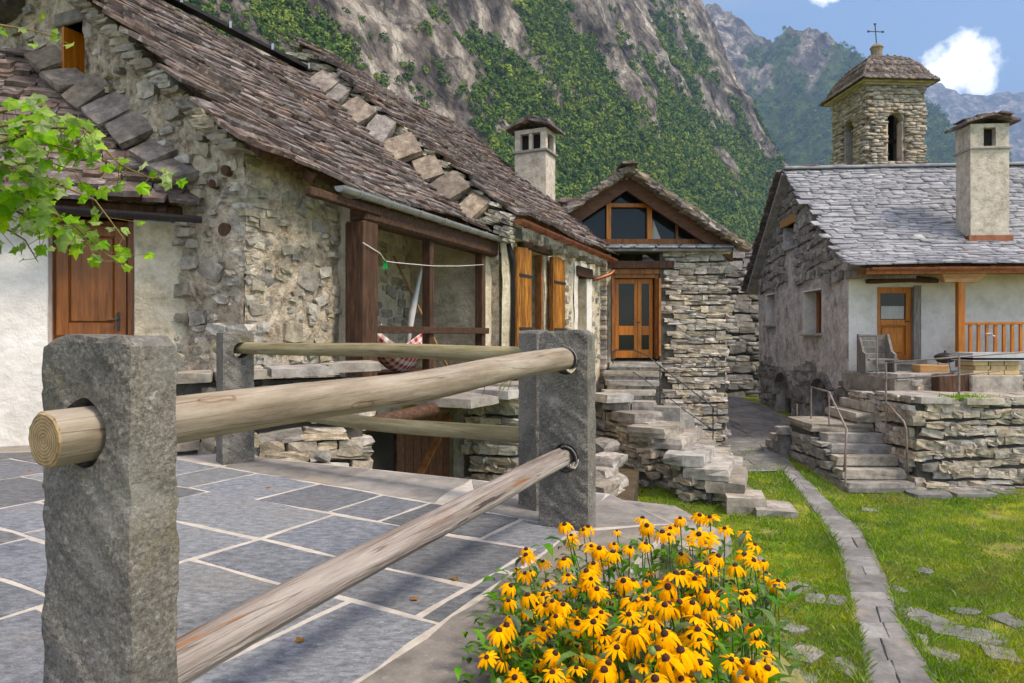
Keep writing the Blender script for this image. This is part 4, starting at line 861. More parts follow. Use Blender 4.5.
# facade: solid bay, open porch, pier
fw = part('front_wall', panel(FFm, 0, 1.35, -.2, E + 1.70, 0, .06, [], None, .06, 4.5, 8), 'rubble_plaster', ph, smooth=True)
scatter(rubble(FFm, 110, .05, 1.3, TZ - .4, E + 1.5, 0, (.07, .22), out_=.045, seed=9), 'stone', 'rubble_stone', fw, 'stone', 300)
cq_ = []
for k in range(34):
    z = TZ - .15 + k * .092; w_, d_q = (.34, .22) if k % 2 else (.22, .34); c = GFm.p(-w_ / 2 + .012, d_q / 2 - .012, z); cq_.append((mtx(c, GFm.u, GFm.n, nrm(GFm.z + GFm.u * random.gauss(0, .04)), w_ * random.uniform(.85, 1.1), d_q * random.uniform(.85, 1.1), .094), 1))
scatter(cq_, 'stone', 'rubble_stone', gw, 'quoin', 300)
part('porch_back_wall', panel(PO, 1.2, 5.0, E - .75, E + 1.9, 1.25, .12, [(1.55, 2.1, E - .5, E + 1.0)], None, .03, 2.0, 14, .2), 'plaster_warm', ph, smooth=True)
pbw = [o for o in C.objects if o.name.startswith('porch_back_wall')][0]; scatter(rubble(PO, 90, 2.2, 4.3, E - .6, E + 1.5, 1.25, (.10, .30), out_=.03, seed=39), 'stone', 'rubble_stone', pbw, 'stone', 300)
part('doorway', G().fb(PO, 1.5, 2.15, 1.44, 1.47, E - .5, E + 1.0), 'pale_paint', ph)
part('porch_side_wall', panel(Frame(PO.p(1.35, 0, 0)[:2], -W), 0, 1.25, E - .75, E + 1.60, 0, .12, [], None, .02, 2, 3), 'plaster_warm', ph, smooth=True)
part('porch_end_wall', panel(Frame(PO.p(4.30, 1.25, 0)[:2], W), 0, 1.25, E - .75, E + 1.9, 0, .12, [], None, .02, 2, 4), 'plaster_warm', ph, smooth=True)
part('pier', panel(PO, 4.28, 4.75, -.2, E + 1.5, -.02, .10, [], None, .03, 3, 6), 'plaster_warm', ph, smooth=True)
part('pier_side', panel(GFm, -.95, .28, -.2, E + 1.5, 4.28, .12, [], None, .02, 3, 6), 'plaster_warm', ph, smooth=True)
part('porch_floor', G().fb(PO, 1.35, 4.28, -.05, 1.25, E - .62, E - .50), 'wood_dark_along', ph)
part('porch_edge_beam', G().fb(PO, 1.5, 4.30, -.13, -.02, E - .66, E - .47), 'wood_dark_along', ph, bevel=.01)
part('porch_beam', G().beam(PO.p(1.25, -.02, E + 1.34), PO.p(4.6, -.02, E + 1.30), .24, .26), 'wood_dark_along', ph, bevel=.03)
for a, w in ((1.34, .26),): part('post', G().fb(PO, a - .12, a + .14, -.13, .13, E - 1.0, E + 1.22), 'wood_dark', ph, bevel=.02)
part('post', G().fb(PO, 2.68, 2.78, -.06, .06, E - .5, E + 1.2), 'wood_dark', ph, bevel=.008); part('post', G().fb(PO, 4.14, 4.25, -.06, .06, E - .5, E + 1.2), 'wood_dark', ph, bevel=.008)
for z in (.06, -.20): part('rail', G().beam(PO.p(1.46, -.07, E + z), PO.p(4.30, -.07, E + z), .05, .085), 'wood_dark_along', ph, bevel=.006)
part('purlin', G().beam(PO.p(.35, -.12, E + 1.36), PO.p(1.5, -.12, E + 1.34), .085, .085), 'wood_dark_along', ph, bevel=.01)
for a, b, z, s in ((-.18, -.08, 1.52, .10), (-.38, -.05, 1.42, .085), (-.22, -.06, .98, .13)):
    part('timber_end', G().tube([GFm.p(a, b, E + z), GFm.p(a, .2, E + z)], s * .48, 14), 'wood_dark', ph)
for k in range(5): part('rafter_end', G().beam(FFm.p(.5 + k * 1.05, .2, E + 1.55 + .4), FFm.p(.5 + k * 1.05, -.34, E + 1.52), .08, .10), 'wood_dark', ph)
# cellar level under the porch
cel = part('cellar_wall', panel(PO, 1.5, 4.4, -.2, E - .66, .12, .12, [(1.56, 4.15, -.1, E - 1.0)], None, .04, 2.2, 18, .3), 'dark_stone', ph, smooth=True)
cd = part('dark_door_backing', G().fb(PO, 1.5, 4.15, .5, .54, 0, E - 1.0), 'dark_room', ph)  # near-black sheet behind the door boards paints the unlit cellar void
for k in range(7): part('board', G().fb(PO, 2.72 + k * .20, 2.905 + k * .20, .46, .49, .02, E - 1.05), 'wood_barge', cd)
part('brace', G().beam(PO.p(2.8, .44, .6), PO.p(4.0, .44, E - 1.2), .05, .12, up=(1, 0, 0)), 'wood_frame', cd)
part('cellar_beam', G().tube([FFm.p(.7, -.45, E - .96), FFm.p(2.9, -.75, E - .84)], [.085, .075], 14), 'wood_dark_along', ph, smooth=True)
gt = gutter('gutter', FFm.p(.72, -.50, E + 1.475), FFm.p(4.75, -.50, E + 1.43), .062, 'zinc', ph, 7)
dp = part('downpipe', G().tube([PO.p(4.70, -.20, E + 1.40), PO.p(4.74, -.24, E + 1.25), PO.p(4.78, -.27, E + 1.12), PO.p(4.80, -.27, E + .9), PO.p(4.80, -.27, E - .72)], .045, 12), 'dark_metal', ph, smooth=True)

# ---- second house, further along the same front
sh = thing('stone_house', F2.p(4.6, 0, 0), 'plastered stone house with orange shutters, copper gutter and pale chimney', 'house')
R2 = 3.64; Z2 = E + 1.73
def S2_(a, t):
    k = 1 / math.hypot(1, SL); m_ = t * k; st = 4.38 - .10 * m_; return F2.p(st + a * (9.95 - st) / 5.6, -.24 + m_, Z2 + SL * m_ + .04 * math.sin(a * 1.7) + .03 * math.sin(t * 2 + a))
make_roof(sh, S2_, 5.6, R2 * math.hypot(1, SL), .14, (.16, .42), .036, 'roof_slate', 300, a_over=.1)
part('rear_roof', surf_sheet(lambda a, t: F2.p(9.9 - a, 6.5 - t / math.hypot(1, .6), Z2 + SL * R2 - .6 * 3.10 + .6 * t / math.hypot(1, .6) - .03), 5.7, 3.10 * math.hypot(1, .6)), 'roof_slate', sh)
# stepped end of the upper roof: small packed stones and big slabs bedded on the lower roof
st_a = lambda m_: 4.34 - .10 * m_
stp = part('step_wall', G().add(np.vstack([F2.pts([(st_a(m_), -.2 + m_, E + 1.44 + SL * m_), (st_a(m_), -.2 + m_, Z2 - .04 + SL * m_), (4.8, -.2 + m_, E + 1.44 + SL * m_), (4.8, -.2 + m_, Z2 - .04 + SL * m_)]) for m_ in np.linspace(0, 3.6, 10)]),
    [q for i in range(9) for q in ((i * 4, i * 4 + 4, i * 4 + 5, i * 4 + 1), (i * 4 + 1, i * 4 + 5, i * 4 + 7, i * 4 + 3))] + [(0, 1, 3, 2), (36, 38, 39, 37)]), 'mortar_dark', sh)
ps = []; sx_ = nrm(F2.n + np.array((0, 0, .35)))
for row in range(7):
    m_ = -.05
    while m_ < 3.55:
        w = random.uniform(.10, .28); c = F2.p(st_a(m_) + .02 + random.uniform(-.03, .03), -.2 + m_ + w / 2, Z2 - .36 + .058 * row + SL * (m_ + w / 2)); ps.append((mtx(c, sx_, -F2.u, nrm(np.cross(sx_, -F2.u)), w, .20, .055), score(c, w, .06))); m_ += w
scatter(ps, 'stone', 'rubble_stone', stp, 'stone', 300)
m_ = .25
for k in range(14):
    w = random.uniform(.20, .44); l = random.uniform(.28, .52)
    if m_ + w > 3.3: break
    c = F2.p(st_a(m_) - .20 + random.uniform(-.06, .03), -.1 + m_ + w / 2, 0); m1 = -F2.o[0] * 0 + (FFm.ab(c[0], c[1])[1] + .4); c[2] = E + 1.55 + SL * m1 + .15; tl = random.uniform(.35, .75)
    nn = nrm(np.array((*W, 0)) * .45 + np.array((0, 0, .55)) - np.array((*D, 0)) * (tl + .25)); x = nrm(np.cross(np.array((*D, 0)), nn) ); y = np.cross(nn, x); rt = random.gauss(0, .28); x, y = x * math.cos(rt) + y * math.sin(rt), y * math.cos(rt) - x * math.sin(rt)
    inst('flashing_stone', protos('block', 'flash_stone')[k % 8][0], mtx(c, x, y, nn, w * 1.12, l * 1.1, .13), stp); m_ += w * random.uniform(.95, 1.08)
od = (5.33, 6.2, E - .7, E + 1.36); ow = (7.95, 8.5, E + .10, E + 1.14)
w2 = part('front_wall', panel(F2, 4.5, 9.75, -.2, E + 1.9, 0, .10, [od, ow], None, .035, 2.2, 28, .35), 'plaster_warm', sh, smooth=True)
part('near_wall', panel(GFm, -3.0, .46, -.2, E + 1.42, 4.5, .15, [], None, .02, 2, 27), 'rubble_plaster', sh, smooth=True)
scatter(rubble(F2, 70, 4.6, 9.6, E - .6, E + 1.7, 0, (.08, .24), lambda a, z, w, h: not (4.6 < a < 7.1 and z < E + 1.45 or 7.6 < a < 8.9), out_=.02, seed=19), 'stone', 'rubble_stone', w2, 'stone', 300)
part('limewash_surround', panel(F2, ow[0] - .2, ow[1] + .35, ow[2] - .3, ow[3] + .28, -.018, .08, [ow], None, .02, 4, 31, .02), 'plaster_white', sh, smooth=True)
dr = part('doorway', G().fb(F2, od[0], od[1], .33, .38, od[2], od[3]), 'wood_dark', sh)
part('door_frame', G().fb(F2, od[0], od[0] + .07, .02, .12, od[2], od[3]).fb(F2, od[1] - .07, od[1], .02, .12, od[2], od[3]), 'wood_frame', dr)
part('lintel', G().fb(F2, od[0] - .25, od[1] + .2, -.10, .2, od[3] + .01, od[3] + .15), 'wood_dark_along', dr, bevel=.015)
for (a0_, a1_) in ((4.76, 5.31), (6.26, 6.88)):
    sht = part('shutter', G().fb(F2, a0_ + .01, a1_ - .01, -.11, -.075, od[2] + .05, od[3] - .02), 'wood_barn', dr)
    n_ = 4
    for i in range(n_):
        p_ = a0_ + (a1_ - a0_) * i / n_; part('board', G().fb(F2, p_ + .003, p_ + (a1_ - a0_) / n_ - .003, -.145, -.111, od[2] + .04 + .02 * (i % 2), od[3] - .02 + .01 * (i % 3)), 'wood_barn', sht)
    for z in (.10, .92): part('strap_hinge', G().fb(F2, a0_ + .06, a1_ + .02, -.158, -.146, E + z - .02, E + z + .02), 'iron_black', sht)
wn2 = part('window', G().fb(F2, ow[0], ow[1], .28, .31, ow[2], ow[3]), 'window_glass', sh)
part('frame', G().fb(F2, ow[0], ow[0] + .06, .18, .27, ow[2], ow[3]).fb(F2, ow[1] - .06, ow[1], .18, .27, ow[2], ow[3]).fb(F2, ow[0], ow[1], .19, .26, (ow[2] + ow[3]) / 2 - .02, (ow[2] + ow[3]) / 2 + .02), 'wood_door', wn2)
part('lintel', G().fb(F2, ow[0] - .12, ow[1] + .25, -.08, .2, ow[3], ow[3] + .2), 'wood_dark_along', wn2, bevel=.02)
gutter('gutter', F2.p(4.36, -.33, Z2 - .05), F2.p(9.45, -.33, Z2 - .13), .075, 'copper', sh, 8)
part('downpipe', G().tube([F2.p(9.38, -.33, Z2 - .18), F2.p(9.38, -.33, Z2 - .36), F2.p(9.30, -.26, Z2 - .46), F2.p(9.05, -.10, Z2 - .55), F2.p(8.9, -.03, Z2 - .58)], .04, 12), 'copper', sh, smooth=True)
qs = []
for k in range(26): c = F2.p(9.62 + .04 * (k % 2), -.0, E - 1.1 + k * .105); qs.append((mtx(c, F2.u, F2.n, F2.z, random.uniform(.2, .34), .26, .10), 1))
scatter(qs, 'block', 'dry_stone', w2, 'quoin', 300)
part('end_wall', G().fb(GFm, -6.2, .45, 9.6, 9.74, -.2, E + 1.7), 'plaster_warm', sh)
for k in range(8): part('eave_stone', G().fb(F2, 4.9 + k * .6, 5.12 + k * .6, -.18, .1, Z2 - .28, Z2 - .20), 'rubble_stone', sh)
# chimney on the second roof
def chimney(root, fr, a0, a1, b0, b1, z0, z1, m, capm, name='chimney', skirt=None, tk=.17, divide=True):
    ch = part(name, panel(fr, a0, a1, z0, z1, b0, .15, [], None, .015, 3, 41), m, root, smooth=False)
    part('shaft', G().fb(fr, a0 + .008, a1 - .008, b0 + .02, b1, z0, z1), m, ch)
    part('ledge', G().fb(fr, a0 - .05, a1 + .05, b0 - .05, b1 + .05, z1, z1 + .06), capm, ch, bevel=.01)
    h = (a1 - a0) * .62; zb = z1 + .06; t = (a1 - a0) * tk
    for (p, q, r, s) in ((a0, a0 + t, b0, b0 + t), (a1 - t, a1, b0, b0 + t), (a0, a0 + t, b1 - t, b1), (a1 - t, a1, b1 - t, b1)): part('flue_corner', G().fb(fr, p, q, r, s, zb, zb + h), m, ch)
    am = (a0 + a1) / 2
    if divide: part('flue_divider', G().fb(fr, am - .04, am + .04, b0 + .02, b0 + .1, zb, zb + h), m, ch)
    part('flue_core', G().fb(fr, a0 + t * .8, a1 - t * .8, b0 + .16, b1 - .12, zb, zb + h), 'dark_room', ch)
    part('flue_lintel', G().fb(fr, a0 - .002, a1 + .002, b0 - .002, b1 + .002, zb + h - .09, zb + h), m, ch)
    zc = zb + h; rr = G()
    o = .17
    for k, sg in enumerate((1, -1)):
        x0 = am - sg * ((a1 - a0) / 2 + o)
        p = [fr.p(x0, b0 - o, zc), fr.p(x0, b1 + o, zc), fr.p(am + sg * .02, b1 + o, zc + .17), fr.p(am + sg * .02, b0 - o, zc + .17)]; up = np.array((0, 0, .055))
        rr.box8(p + [q + up for q in p])
    part('cap_slab', rr, 'roof_slate', ch); 
    for k in range(9):
        sg = 1 if k % 2 else -1; t_ = random.uniform(.1, .8); c = fr.p(am + sg * ((a1 - a0) / 2 + o) * t_, random.uniform(b0 - .1, b1 + .1), zc + .09 + .17 * (1 - t_))
        inst('cap_slate', protos('slab', 'roof_slate')[k % 8][0], mtx(c, fr.u, fr.n, nrm(fr.z + fr.u * sg * .25), .34, .42, .04), ch)
    if skirt: part('flashing', G().fb(fr, a0 - .06, a1 + .06, b0 - .06, b1 + .04, skirt[0], skirt[1]), skirt[2], ch)
    return ch
chimney(sh, GFm, -1.33, -.60, 9.1, 9.70, E + 2.3, E + 3.98, 'chimney_plaster', 'step_stone', skirt=(E + 2.3, E + 2.72, 'zinc'))

# ---- white house with the brown door
wh = thing('plaster_house', LFm.p(0, 0, TZ), 'whitewashed lean-to house with brown panelled door and slate roof', 'house')
dor = (-1.13, -.44, TZ + .02, E + 1.10)
part('front_wall', panel(LFm, -4.2, .12, TZ - .1, E + 1.25, 0, .12, [dor], None, .02, 2.0, 51, .28), 'plaster_white', wh, smooth=True)
part('side_wall', panel(Frame(LFm.p(-.02, 0, 0)[:2], (1, .2)), 0, .5, TZ - .1, E + 1.25, .02, .12, [], None, .02, 3, 5), 'plaster_warm', wh)
part('reveal_plaster', panel(LFm, -.43, .14, TZ - .1, E + 1.08, -.035, .06, [], None, .03, 4, 52), 'plaster_warm', wh, smooth=True)
d_ = part('door', G().fb(LFm, -1.13, -.50, .20, .25, dor[2], dor[3]), 'wood_door', wh)
mid = TZ + .98
for (z0, z1) in ((TZ + .05, mid - .015), (mid + .015, E + 1.05)):
    part('leaf_frame', G().fb(LFm, -1.10, -1.0, .165, .20, z0, z1).fb(LFm, -.62, -.52, .165, .20, z0, z1).fb(LFm, -1.0, -.62, .165, .20, z0, z0 + .12).fb(LFm, -1.0, -.62, .165, .20, z1 - .1, z1), 'wood_door', d_, bevel=.004)
    part('panel', G().fb(LFm, -.99, -.63, .178, .20, z0 + .13, z1 - .11), 'wood_door', d_, bevel=.012)
part('door_frame', G().fb(LFm, -.50, -.44, .10, .25, dor[2], dor[3]).fb(LFm, -1.18, -1.12, .17, .25, dor[2], dor[3]), 'wood_door', d_)
hd = part('latch', G().fb(LFm, -.60, -.575, .14, .165, mid + .06, mid + .24).tube([LFm.p(-.59, .15, mid + .17), LFm.p(-.59, .10, mid + .17), LFm.p(-.67, .09, mid + .16)], .010, 6), 'iron_black', d_)
part('lintel', G().fb(LFm, -1.25, -.02, -.05, .25, dor[3], dor[3] + .15), 'wood_dark', wh, bevel=.015)
SLW = .95
def S3(a, t):
    m_ = t / math.hypot(1, SLW); return LFm.p(-4.2 + a, -.32 + m_, E + 1.19 + SLW * m_ + .02 * math.sin(a * 2))
def gable_side(c): ab = GFm.ab(c[0], c[1]); return ab[1] < -.02
make_roof(wh, S3, 4.36, 1.95 * math.hypot(1, SLW), .135, (.18, .46), .036, 'roof_slate', 300, keep=lambda a, t, c: gable_side(c))
part('ridge', G().beam(LFm.p(-4.2, 1.63, E + 3.08), LFm.p(-1.55, 1.63, E + 3.08), .22, .07), 'roof_slate', wh, bevel=.02)
gutter('gutter', LFm.p(-4.2, -.40, E + 1.16), LFm.p(.16, -.40, E + 1.10), .058, 'dark_metal', wh, 6)
for k in range(7): part('rafter_end', G().beam(LFm.p(-3.9 + k * .62, .2, E + 1.44), LFm.p(-3.9 + k * .62, -.30, E + 1.12), .07, .09), 'wood_dark', wh)
# big upright flashing stones where the lean-to roof meets the gable
for k in range(7):
    t = k / 6.0; s = .75 + t * 1.95; c = GFm.p(-s, -.10, 0); ab = LFm.ab(c[0], c[1]); c[2] = E + 1.19 + SLW * (ab[1] + .32) + .19
    x = nrm((1.87, -.83, -1.30 + random.gauss(0, .45))); nn = np.array((.30 + random.gauss(0, .18), -.72, .55 + random.gauss(0, .18))); nn = nrm(nn - x * (nn @ x)); y = np.cross(nn, x)
    inst('flashing_stone', protos('block', 'flash_stone')[k][0], mtx(c + GFm.z * random.uniform(.02, .08), x, y, nn, random.uniform(.28, .37), random.uniform(.32, .46), .08), wh)
# iron rod leaning by the rubble wall
solo('iron_hook', G().tube([GFm.p(-1.0, -.05, TZ + .25), GFm.p(-1.02, -.04, TZ + 1.06), GFm.p(-1.06, -.06, TZ + 1.14), GFm.p(-1.03, -.08, TZ + 1.2)], .014, 7), 'rusty_rail', GFm.p(-1.0, -.05, TZ + .25), 'thin rusty iron rod with bent top against the rubble wall', 'rod', smooth=True)

# ---- parapet wall between terrace and porch
PW0, PW1 = np.array((-2.80, 5.70)), np.array((-1.34, 6.38)); PFm = Frame(PW0, PW1 - PW0); PL = float(np.linalg.norm(PW1 - PW0))
pw = thing('dry_stone_wall', (*PW0, 0), 'low dry-stone wall capped with grey slabs between terrace and porch', 'wall')
part('core', G().fb(PFm, 0.02, PL - .03, .05, .32, .2, E - .40), 'mortar_dark', pw)
pcs = courses(PFm, 0, PL, E - 1.55, E - .42, .06, .18, (.09, .17), (.16, .42), tilt=.05) + courses(Frame(PFm.p(PL, 0, 0)[:2], PFm.n[:2]), 0, .34, E - 1.7, E - .42, .05, .18, (.10, .16), (.14, .3), tilt=.06)
scatter(pcs, 'stone', 'dry_stone', pw, 'stone', 300)
a = -.1
while a < PL:
    w = random.uniform(.4, .62); inst('cap_slab', protos('slab', 'step_stone')[random.randrange(8)][0], mtx(PFm.p(min(a + w / 2, PL - .12), .17, E - .355 + .07 * a / PL), PFm.u, PFm.n, nrm(PFm.z - PFm.u * .05), w, .52, .075), pw); a += w
# stone ledge in front of the shuttered door, with packed wall below
LW = thing('stone_ledge', FFm.p(2.5, -.9, 0), 'sloping grey slab ledge on packed stones beside the cellar opening', 'ledge')
part('core', G().fb(FFm, 4.15, 6.5, -1.05, -.05, -.1, E - .85), 'mortar_dark', LW)
SFm = Frame(FFm.p(4.12, 0, 0)[:2], W); pcs = courses(SFm, 0, 1.12, .2, E - .80, 0, .2, (.07, .15), (.14, .36)) + courses(Frame(FFm.p(4.1, -1.08, 0)[:2], D), 0, 2.45, .0, E - .8, 0, .2, (.08, .16), (.16, .42))
scatter(pcs, 'stone', 'dry_stone', LW, 'stone', 300)
for k, (a, b, w, l, z) in enumerate(((2.75, -.62, .95, 1.0, -.80), (3.6, -.60, .85, 1.1, -.77), (4.5, -.55, 1.0, 1.2, -.74), (5.5, -.55, 1.1, 1.2, -.72))):
    inst('ledge_slab', protos('slab', 'step_stone')[k][0], mtx(FFm.p(a, b, E + z), FFm.u, FFm.n, nrm(FFm.z + FFm.n * -.04), w, l, .10), LW)
# ---- porch belongings
def hammock():
    A_, B_ = PO.p(1.78, .25, E + .05), PO.p(3.35, .35, E + .02); v = []; f = []; uv = []; n, m2 = 26, 9
    for i in range(n + 1):
        t = i / n; c = A_ + (B_ - A_) * t; c[2] -= .50 * 4 * t * (1 - t); wd = .06 + .40 * math.sin(math.pi * t) ** .7
        for j in range(m2 + 1):
            s = j / m2 * 2 - 1; v.append(c + PO.n * s * wd * .6 + np.array((0, 0, abs(s) ** 2 * wd * .55 + .01 * math.sin(9 * t + 4 * s)))); uv.append((t * 1.6, (s + 1) * .28))
    for i in range(n):
        for j in range(m2): q = i * (m2 + 1) + j; f.append((q, q + 1, q + m2 + 2, q + m2 + 1))
    o = solo('hammock', G().add(v, f), 'gingham', A_, 'red and white checked cloth hammock slung in the porch', 'hammock', smooth=True)
    ul = o.data.uv_layers.new(name='uv')
    for lp in o.data.loops: ul.data[lp.index].uv = uv[lp.vertex_index]
    so = o.modifiers.new('thick', 'SOLIDIFY'); so.thickness = .008
    for e, q in ((A_, PO.p(1.72, .0, E + .12)), (B_, PO.p(4.16, .1, E + .10))): part('cord', G().tube([e, q], .008, 6), 'pale_paint', o)
hammock()
cl = [PO.p(1.17, -.15, E + .97), PO.p(1.48, -.15, E + .89), PO.p(1.62, -.12, E + .82), PO.p(1.9, -.09, E + .83), PO.p(2.73, -.07, E + .87), PO.p(3.4, -.07, E + .93), PO.p(4.16, -.07, E + 1.02)]
cl_o = solo('clothes_line', G().tube(cl, .0055, 6), 'pale_paint', cl[0], 'thin white washing line strung across the porch', 'line', smooth=True)
pg = cl[2] + np.array((0, 0, -.01)); solo('clothes_peg', G().beam(pg + (0, 0, .02), pg + (-.018, 0, -.08), .02, .014, up=(0, 1, 0)).beam(pg + (0, 0, .02), pg + (.018, 0, -.08), .02, .014, up=(0, 1, 0)), 'green_plastic', pg, 'small green clothes peg clipped on the washing line', 'peg')
solo('broom_handle', G().tube([PO.p(3.55, .15, E - .5), PO.p(3.30, .9, E + 1.1)], .018, 8), 'wood_pale', PO.p(3.55, .15, E - .5), 'slim wooden pole leaning inside the porch', 'pole', smooth=True)
solo('furled_parasol', G().tube([PO.p(3.10, .6, E - .5), PO.p(3.22, .55, E + .3), PO.p(3.42, .5, E + 1.0)], [.012, .05, .012], 8), 'pale_paint', PO.p(3.10, .6, E - .5), 'furled white cloth on a stick in the porch', 'cloth', smooth=True)
# ------------------------------------------------------------------ annex with glazed gable
AY = 14.9; AFm = Frame((0, AY), (1, 0))
an = thing('stone_annex', (3.2, AY, 0), 'dry-stone annex with glazed timber gable and orange-brown glass door', 'house')
wA = part('front_wall', G().fb(AFm, 3.20, 4.62, .04, .5, 0, E + 1.80), 'mortar_dark', an)
scatter(courses(AFm, 3.18, 4.66, .1, E + 1.78, .08, .2, (.05, .12), (.12, .44), tilt=.04), 'stone', 'dry_stone', wA, 'stone', 300, 'stone_fill')
part('side_wall', G().fb(AFm, 4.45, 4.64, .5, 6.5, 0, E + 2.0), 'dark_stone', an)
SAm = Frame((4.66, AY), (0, 1))
scatter(courses(SAm, .1, 3.0, .2, E + 1.9, .02, .12, (.09, .17), (.2, .5)), 'stone', 'dry_stone', wA, 'side_stone', 120, 'side_stone_fill')
part('lower_wall', G().fb(AFm, 1.9, 3.2, .3, .5, 0, E - .55), 'mortar_dark', an)
part('door_recess', G().fb(AFm, 1.7, 2.14, .02, .4, 0, E + 1.75), 'plaster_warm', an)
# door
dA_ = part('door', G().fb(AFm, 2.16, 3.2, .34, .38, E - .52, E + 1.30), 'wood_dark', an)
part('door_frame', G().fb(AFm, 2.16, 2.24, .1, .34, E - .52, E + 1.32).fb(AFm, 3.12, 3.195, .1, .34, E - .52, E + 1.32).fb(AFm, 2.24, 3.12, .1, .34, E + 1.24, E + 1.34), 'wood_frame', dA_, bevel=.005)
for a0_, a1_ in ((2.27, 2.76), (2.77, 3.09)):
    lf = part('door_leaf', G().fb(AFm, a0_, a0_ + .075, .26, .31, E - .50, E + 1.23).fb(AFm, a1_ - .075, a1_, .26, .31, E - .50, E + 1.23).fb(AFm, a0_ + .07, a1_ - .07, .26, .31, E + 1.13, E + 1.23).fb(AFm, a0_ + .07, a1_ - .07, .26, .31, E - .50, E - .32).fb(AFm, a0_ + .07, a1_ - .07, .26, .31, E + .0, E + .20), 'wood_orange', dA_)
    part('pane', G().fb(AFm, a0_ + .06, a1_ - .06, .28, .29, E + .19, E + 1.14), 'window_glass', lf); part('pane', G().fb(AFm, a0_ + .06, a1_ - .06, .28, .29, E - .33, E + .01), 'window_glass', lf)
part('handle', G().tube([AFm.p(2.80, .25, E + .28), AFm.p(2.80, .21, E + .28), AFm.p(2.72, .20, E + .28)], .012, 6), 'iron_black', dA_)
for a_ in (2.14, 3.15): part('shutter', G().fb(AFm, a_, a_ + .045, -.12, .1, E - .45, E + 1.22), 'wood_frame', dA_)
part('door_beam', G().fb(AFm, 2.05, 3.5, -.05, .3, E + 1.44, E + 1.60), 'wood_dark', an, bevel=.012); part('door_head', G().fb(AFm, 2.05, 3.2, .05, .3, E + 1.33, E + 1.435), 'wood_frame', an)
# pent strip of slates above the door
pent = part('pent_roof', G().fb(AFm, 2.05, 4.7, -.16, .6, E + 1.80, E + 1.85), 'roof_grey', an)
pcs = []
a_ = 2.0
while a_ < 4.7:
    w = random.uniform(.25, .5); c = AFm.p(a_ + w / 2, .02, E + 1.91); pcs.append((mtx(c, AFm.u, AFm.n, nrm(AFm.z - AFm.n * .25), w, .52, .035), 1)); c = AFm.p(a_ + w / 2 + .1, .22, E + 1.97); pcs.append((mtx(c, AFm.u, AFm.n, nrm(AFm.z - AFm.n * .25), w, .45, .03), 1)); a_ += w
scatter(pcs, 'slab', 'roof_grey', pent, 'slate', 300)
# glazed gable
AX, AZ, SLA = 2.48, E + 3.50, .67
gz_ = E + 1.98
def tri(a): return AZ - SLA * abs(a - AX) - .18
gl = part('gable_glazing', G().fprism(AFm, [(.35, gz_ + .02), (4.6, gz_ + .02), (AX, AZ - .2)], .42, .44), 'window_glass', an)
part('sill_beam', G().fb(AFm, .4, 4.4, .26, .42, gz_, gz_ + .13), 'wood_frame', gl)
for a0_ in (2.08, 2.98): part('mullion', G().fprism(AFm, [(a0_, gz_ + .12), (a0_ + .10, gz_ + .12), (a0_ + .10, tri(a0_ + .1)), (a0_, tri(a0_))], .28, .42), 'wood_orange', gl)
part('mullion', G().fb(AFm, 3.62, 3.67, .34, .42, gz_ + .12, tri(3.67)), 'wood_frame', gl)
part('transom', G().fb(AFm, 2.18, 2.98, .29, .42, E + 2.82, E + 2.90), 'wood_orange', gl)
part('curtain', G().fprism(AFm, [(3.10, gz_ + .14), (3.30, gz_ + .14), (3.12, gz_ + .6)], .40, .415), 'curtain', gl)
for sg in (1, -1):
    e_ = AX + sg * 2.30
    bo = part('bargeboard', G().fprism(AFm, [(AX, AZ - .02), (e_, AZ - .02 - SLA * 2.30), (e_, AZ - .37 - SLA * 2.30), (AX, AZ - .37)] if sg < 0 else [(AX, AZ - .37), (e_, AZ - .37 - SLA * 2.30), (e_, AZ - .02 - SLA * 2.30), (AX, AZ - .02)], .02 + .004 * sg, .13), 'wood_barge', gl)
part('bolt', G().tube([AFm.p(AX, .0, AZ - .12), AFm.p(AX, .03, AZ - .12)], .02, 8), 'zinc', gl)
LtA = 2.42 * math.hypot(1, SLA)
def SA(sg):
    def f(a, t):
        m_ = t / math.hypot(1, SLA); x = AX + sg * (2.42 - m_); b = -.12 + a if sg > 0 else 6.0 - a
        return AFm.p(x, b, AZ + .04 - SLA * (2.42 - m_) + .02 * math.sin(a * 2))
    return f
make_roof(an, SA(1), 6.1, LtA, .16, (.2, .45), .055, 'roof_slate', 300, lift=1.3); make_roof(an, SA(-1), 6.1, LtA, .16, (.2, .45), .055, 'roof_slate', 200, lift=1.3)
for k in range(7): inst('ridge_slab', protos('slab', 'roof_slate')[k][0], mtx(AFm.p(AX + random.gauss(0, .03), -.1 + .9 * k, AZ + .09 + random.uniform(0, .02)), AFm.u, AFm.n, nrm(AFm.z + AFm.u * random.gauss(0, .1)), .38, .9, .05), an)
for sg in (1, -1):                                  # stacked slab ends along the front verge
    pcs = []
    for k in range(24):
        m_ = .05 + k * .105; c = AFm.p(AX + sg * m_, -.16 + random.uniform(-.05, .03), AZ + .02 - SLA * m_ + random.uniform(-.01, .02)); pcs.append((mtx(c, nrm(AFm.u - AFm.z * SLA * sg * .55), AFm.n, nrm(AFm.z + AFm.u * SLA * sg * .55), random.uniform(.22, .34), .36, random.uniform(.09, .15)), 1))
    scatter(pcs, 'stone', 'flash_stone', an, 'verge_slab', 300)
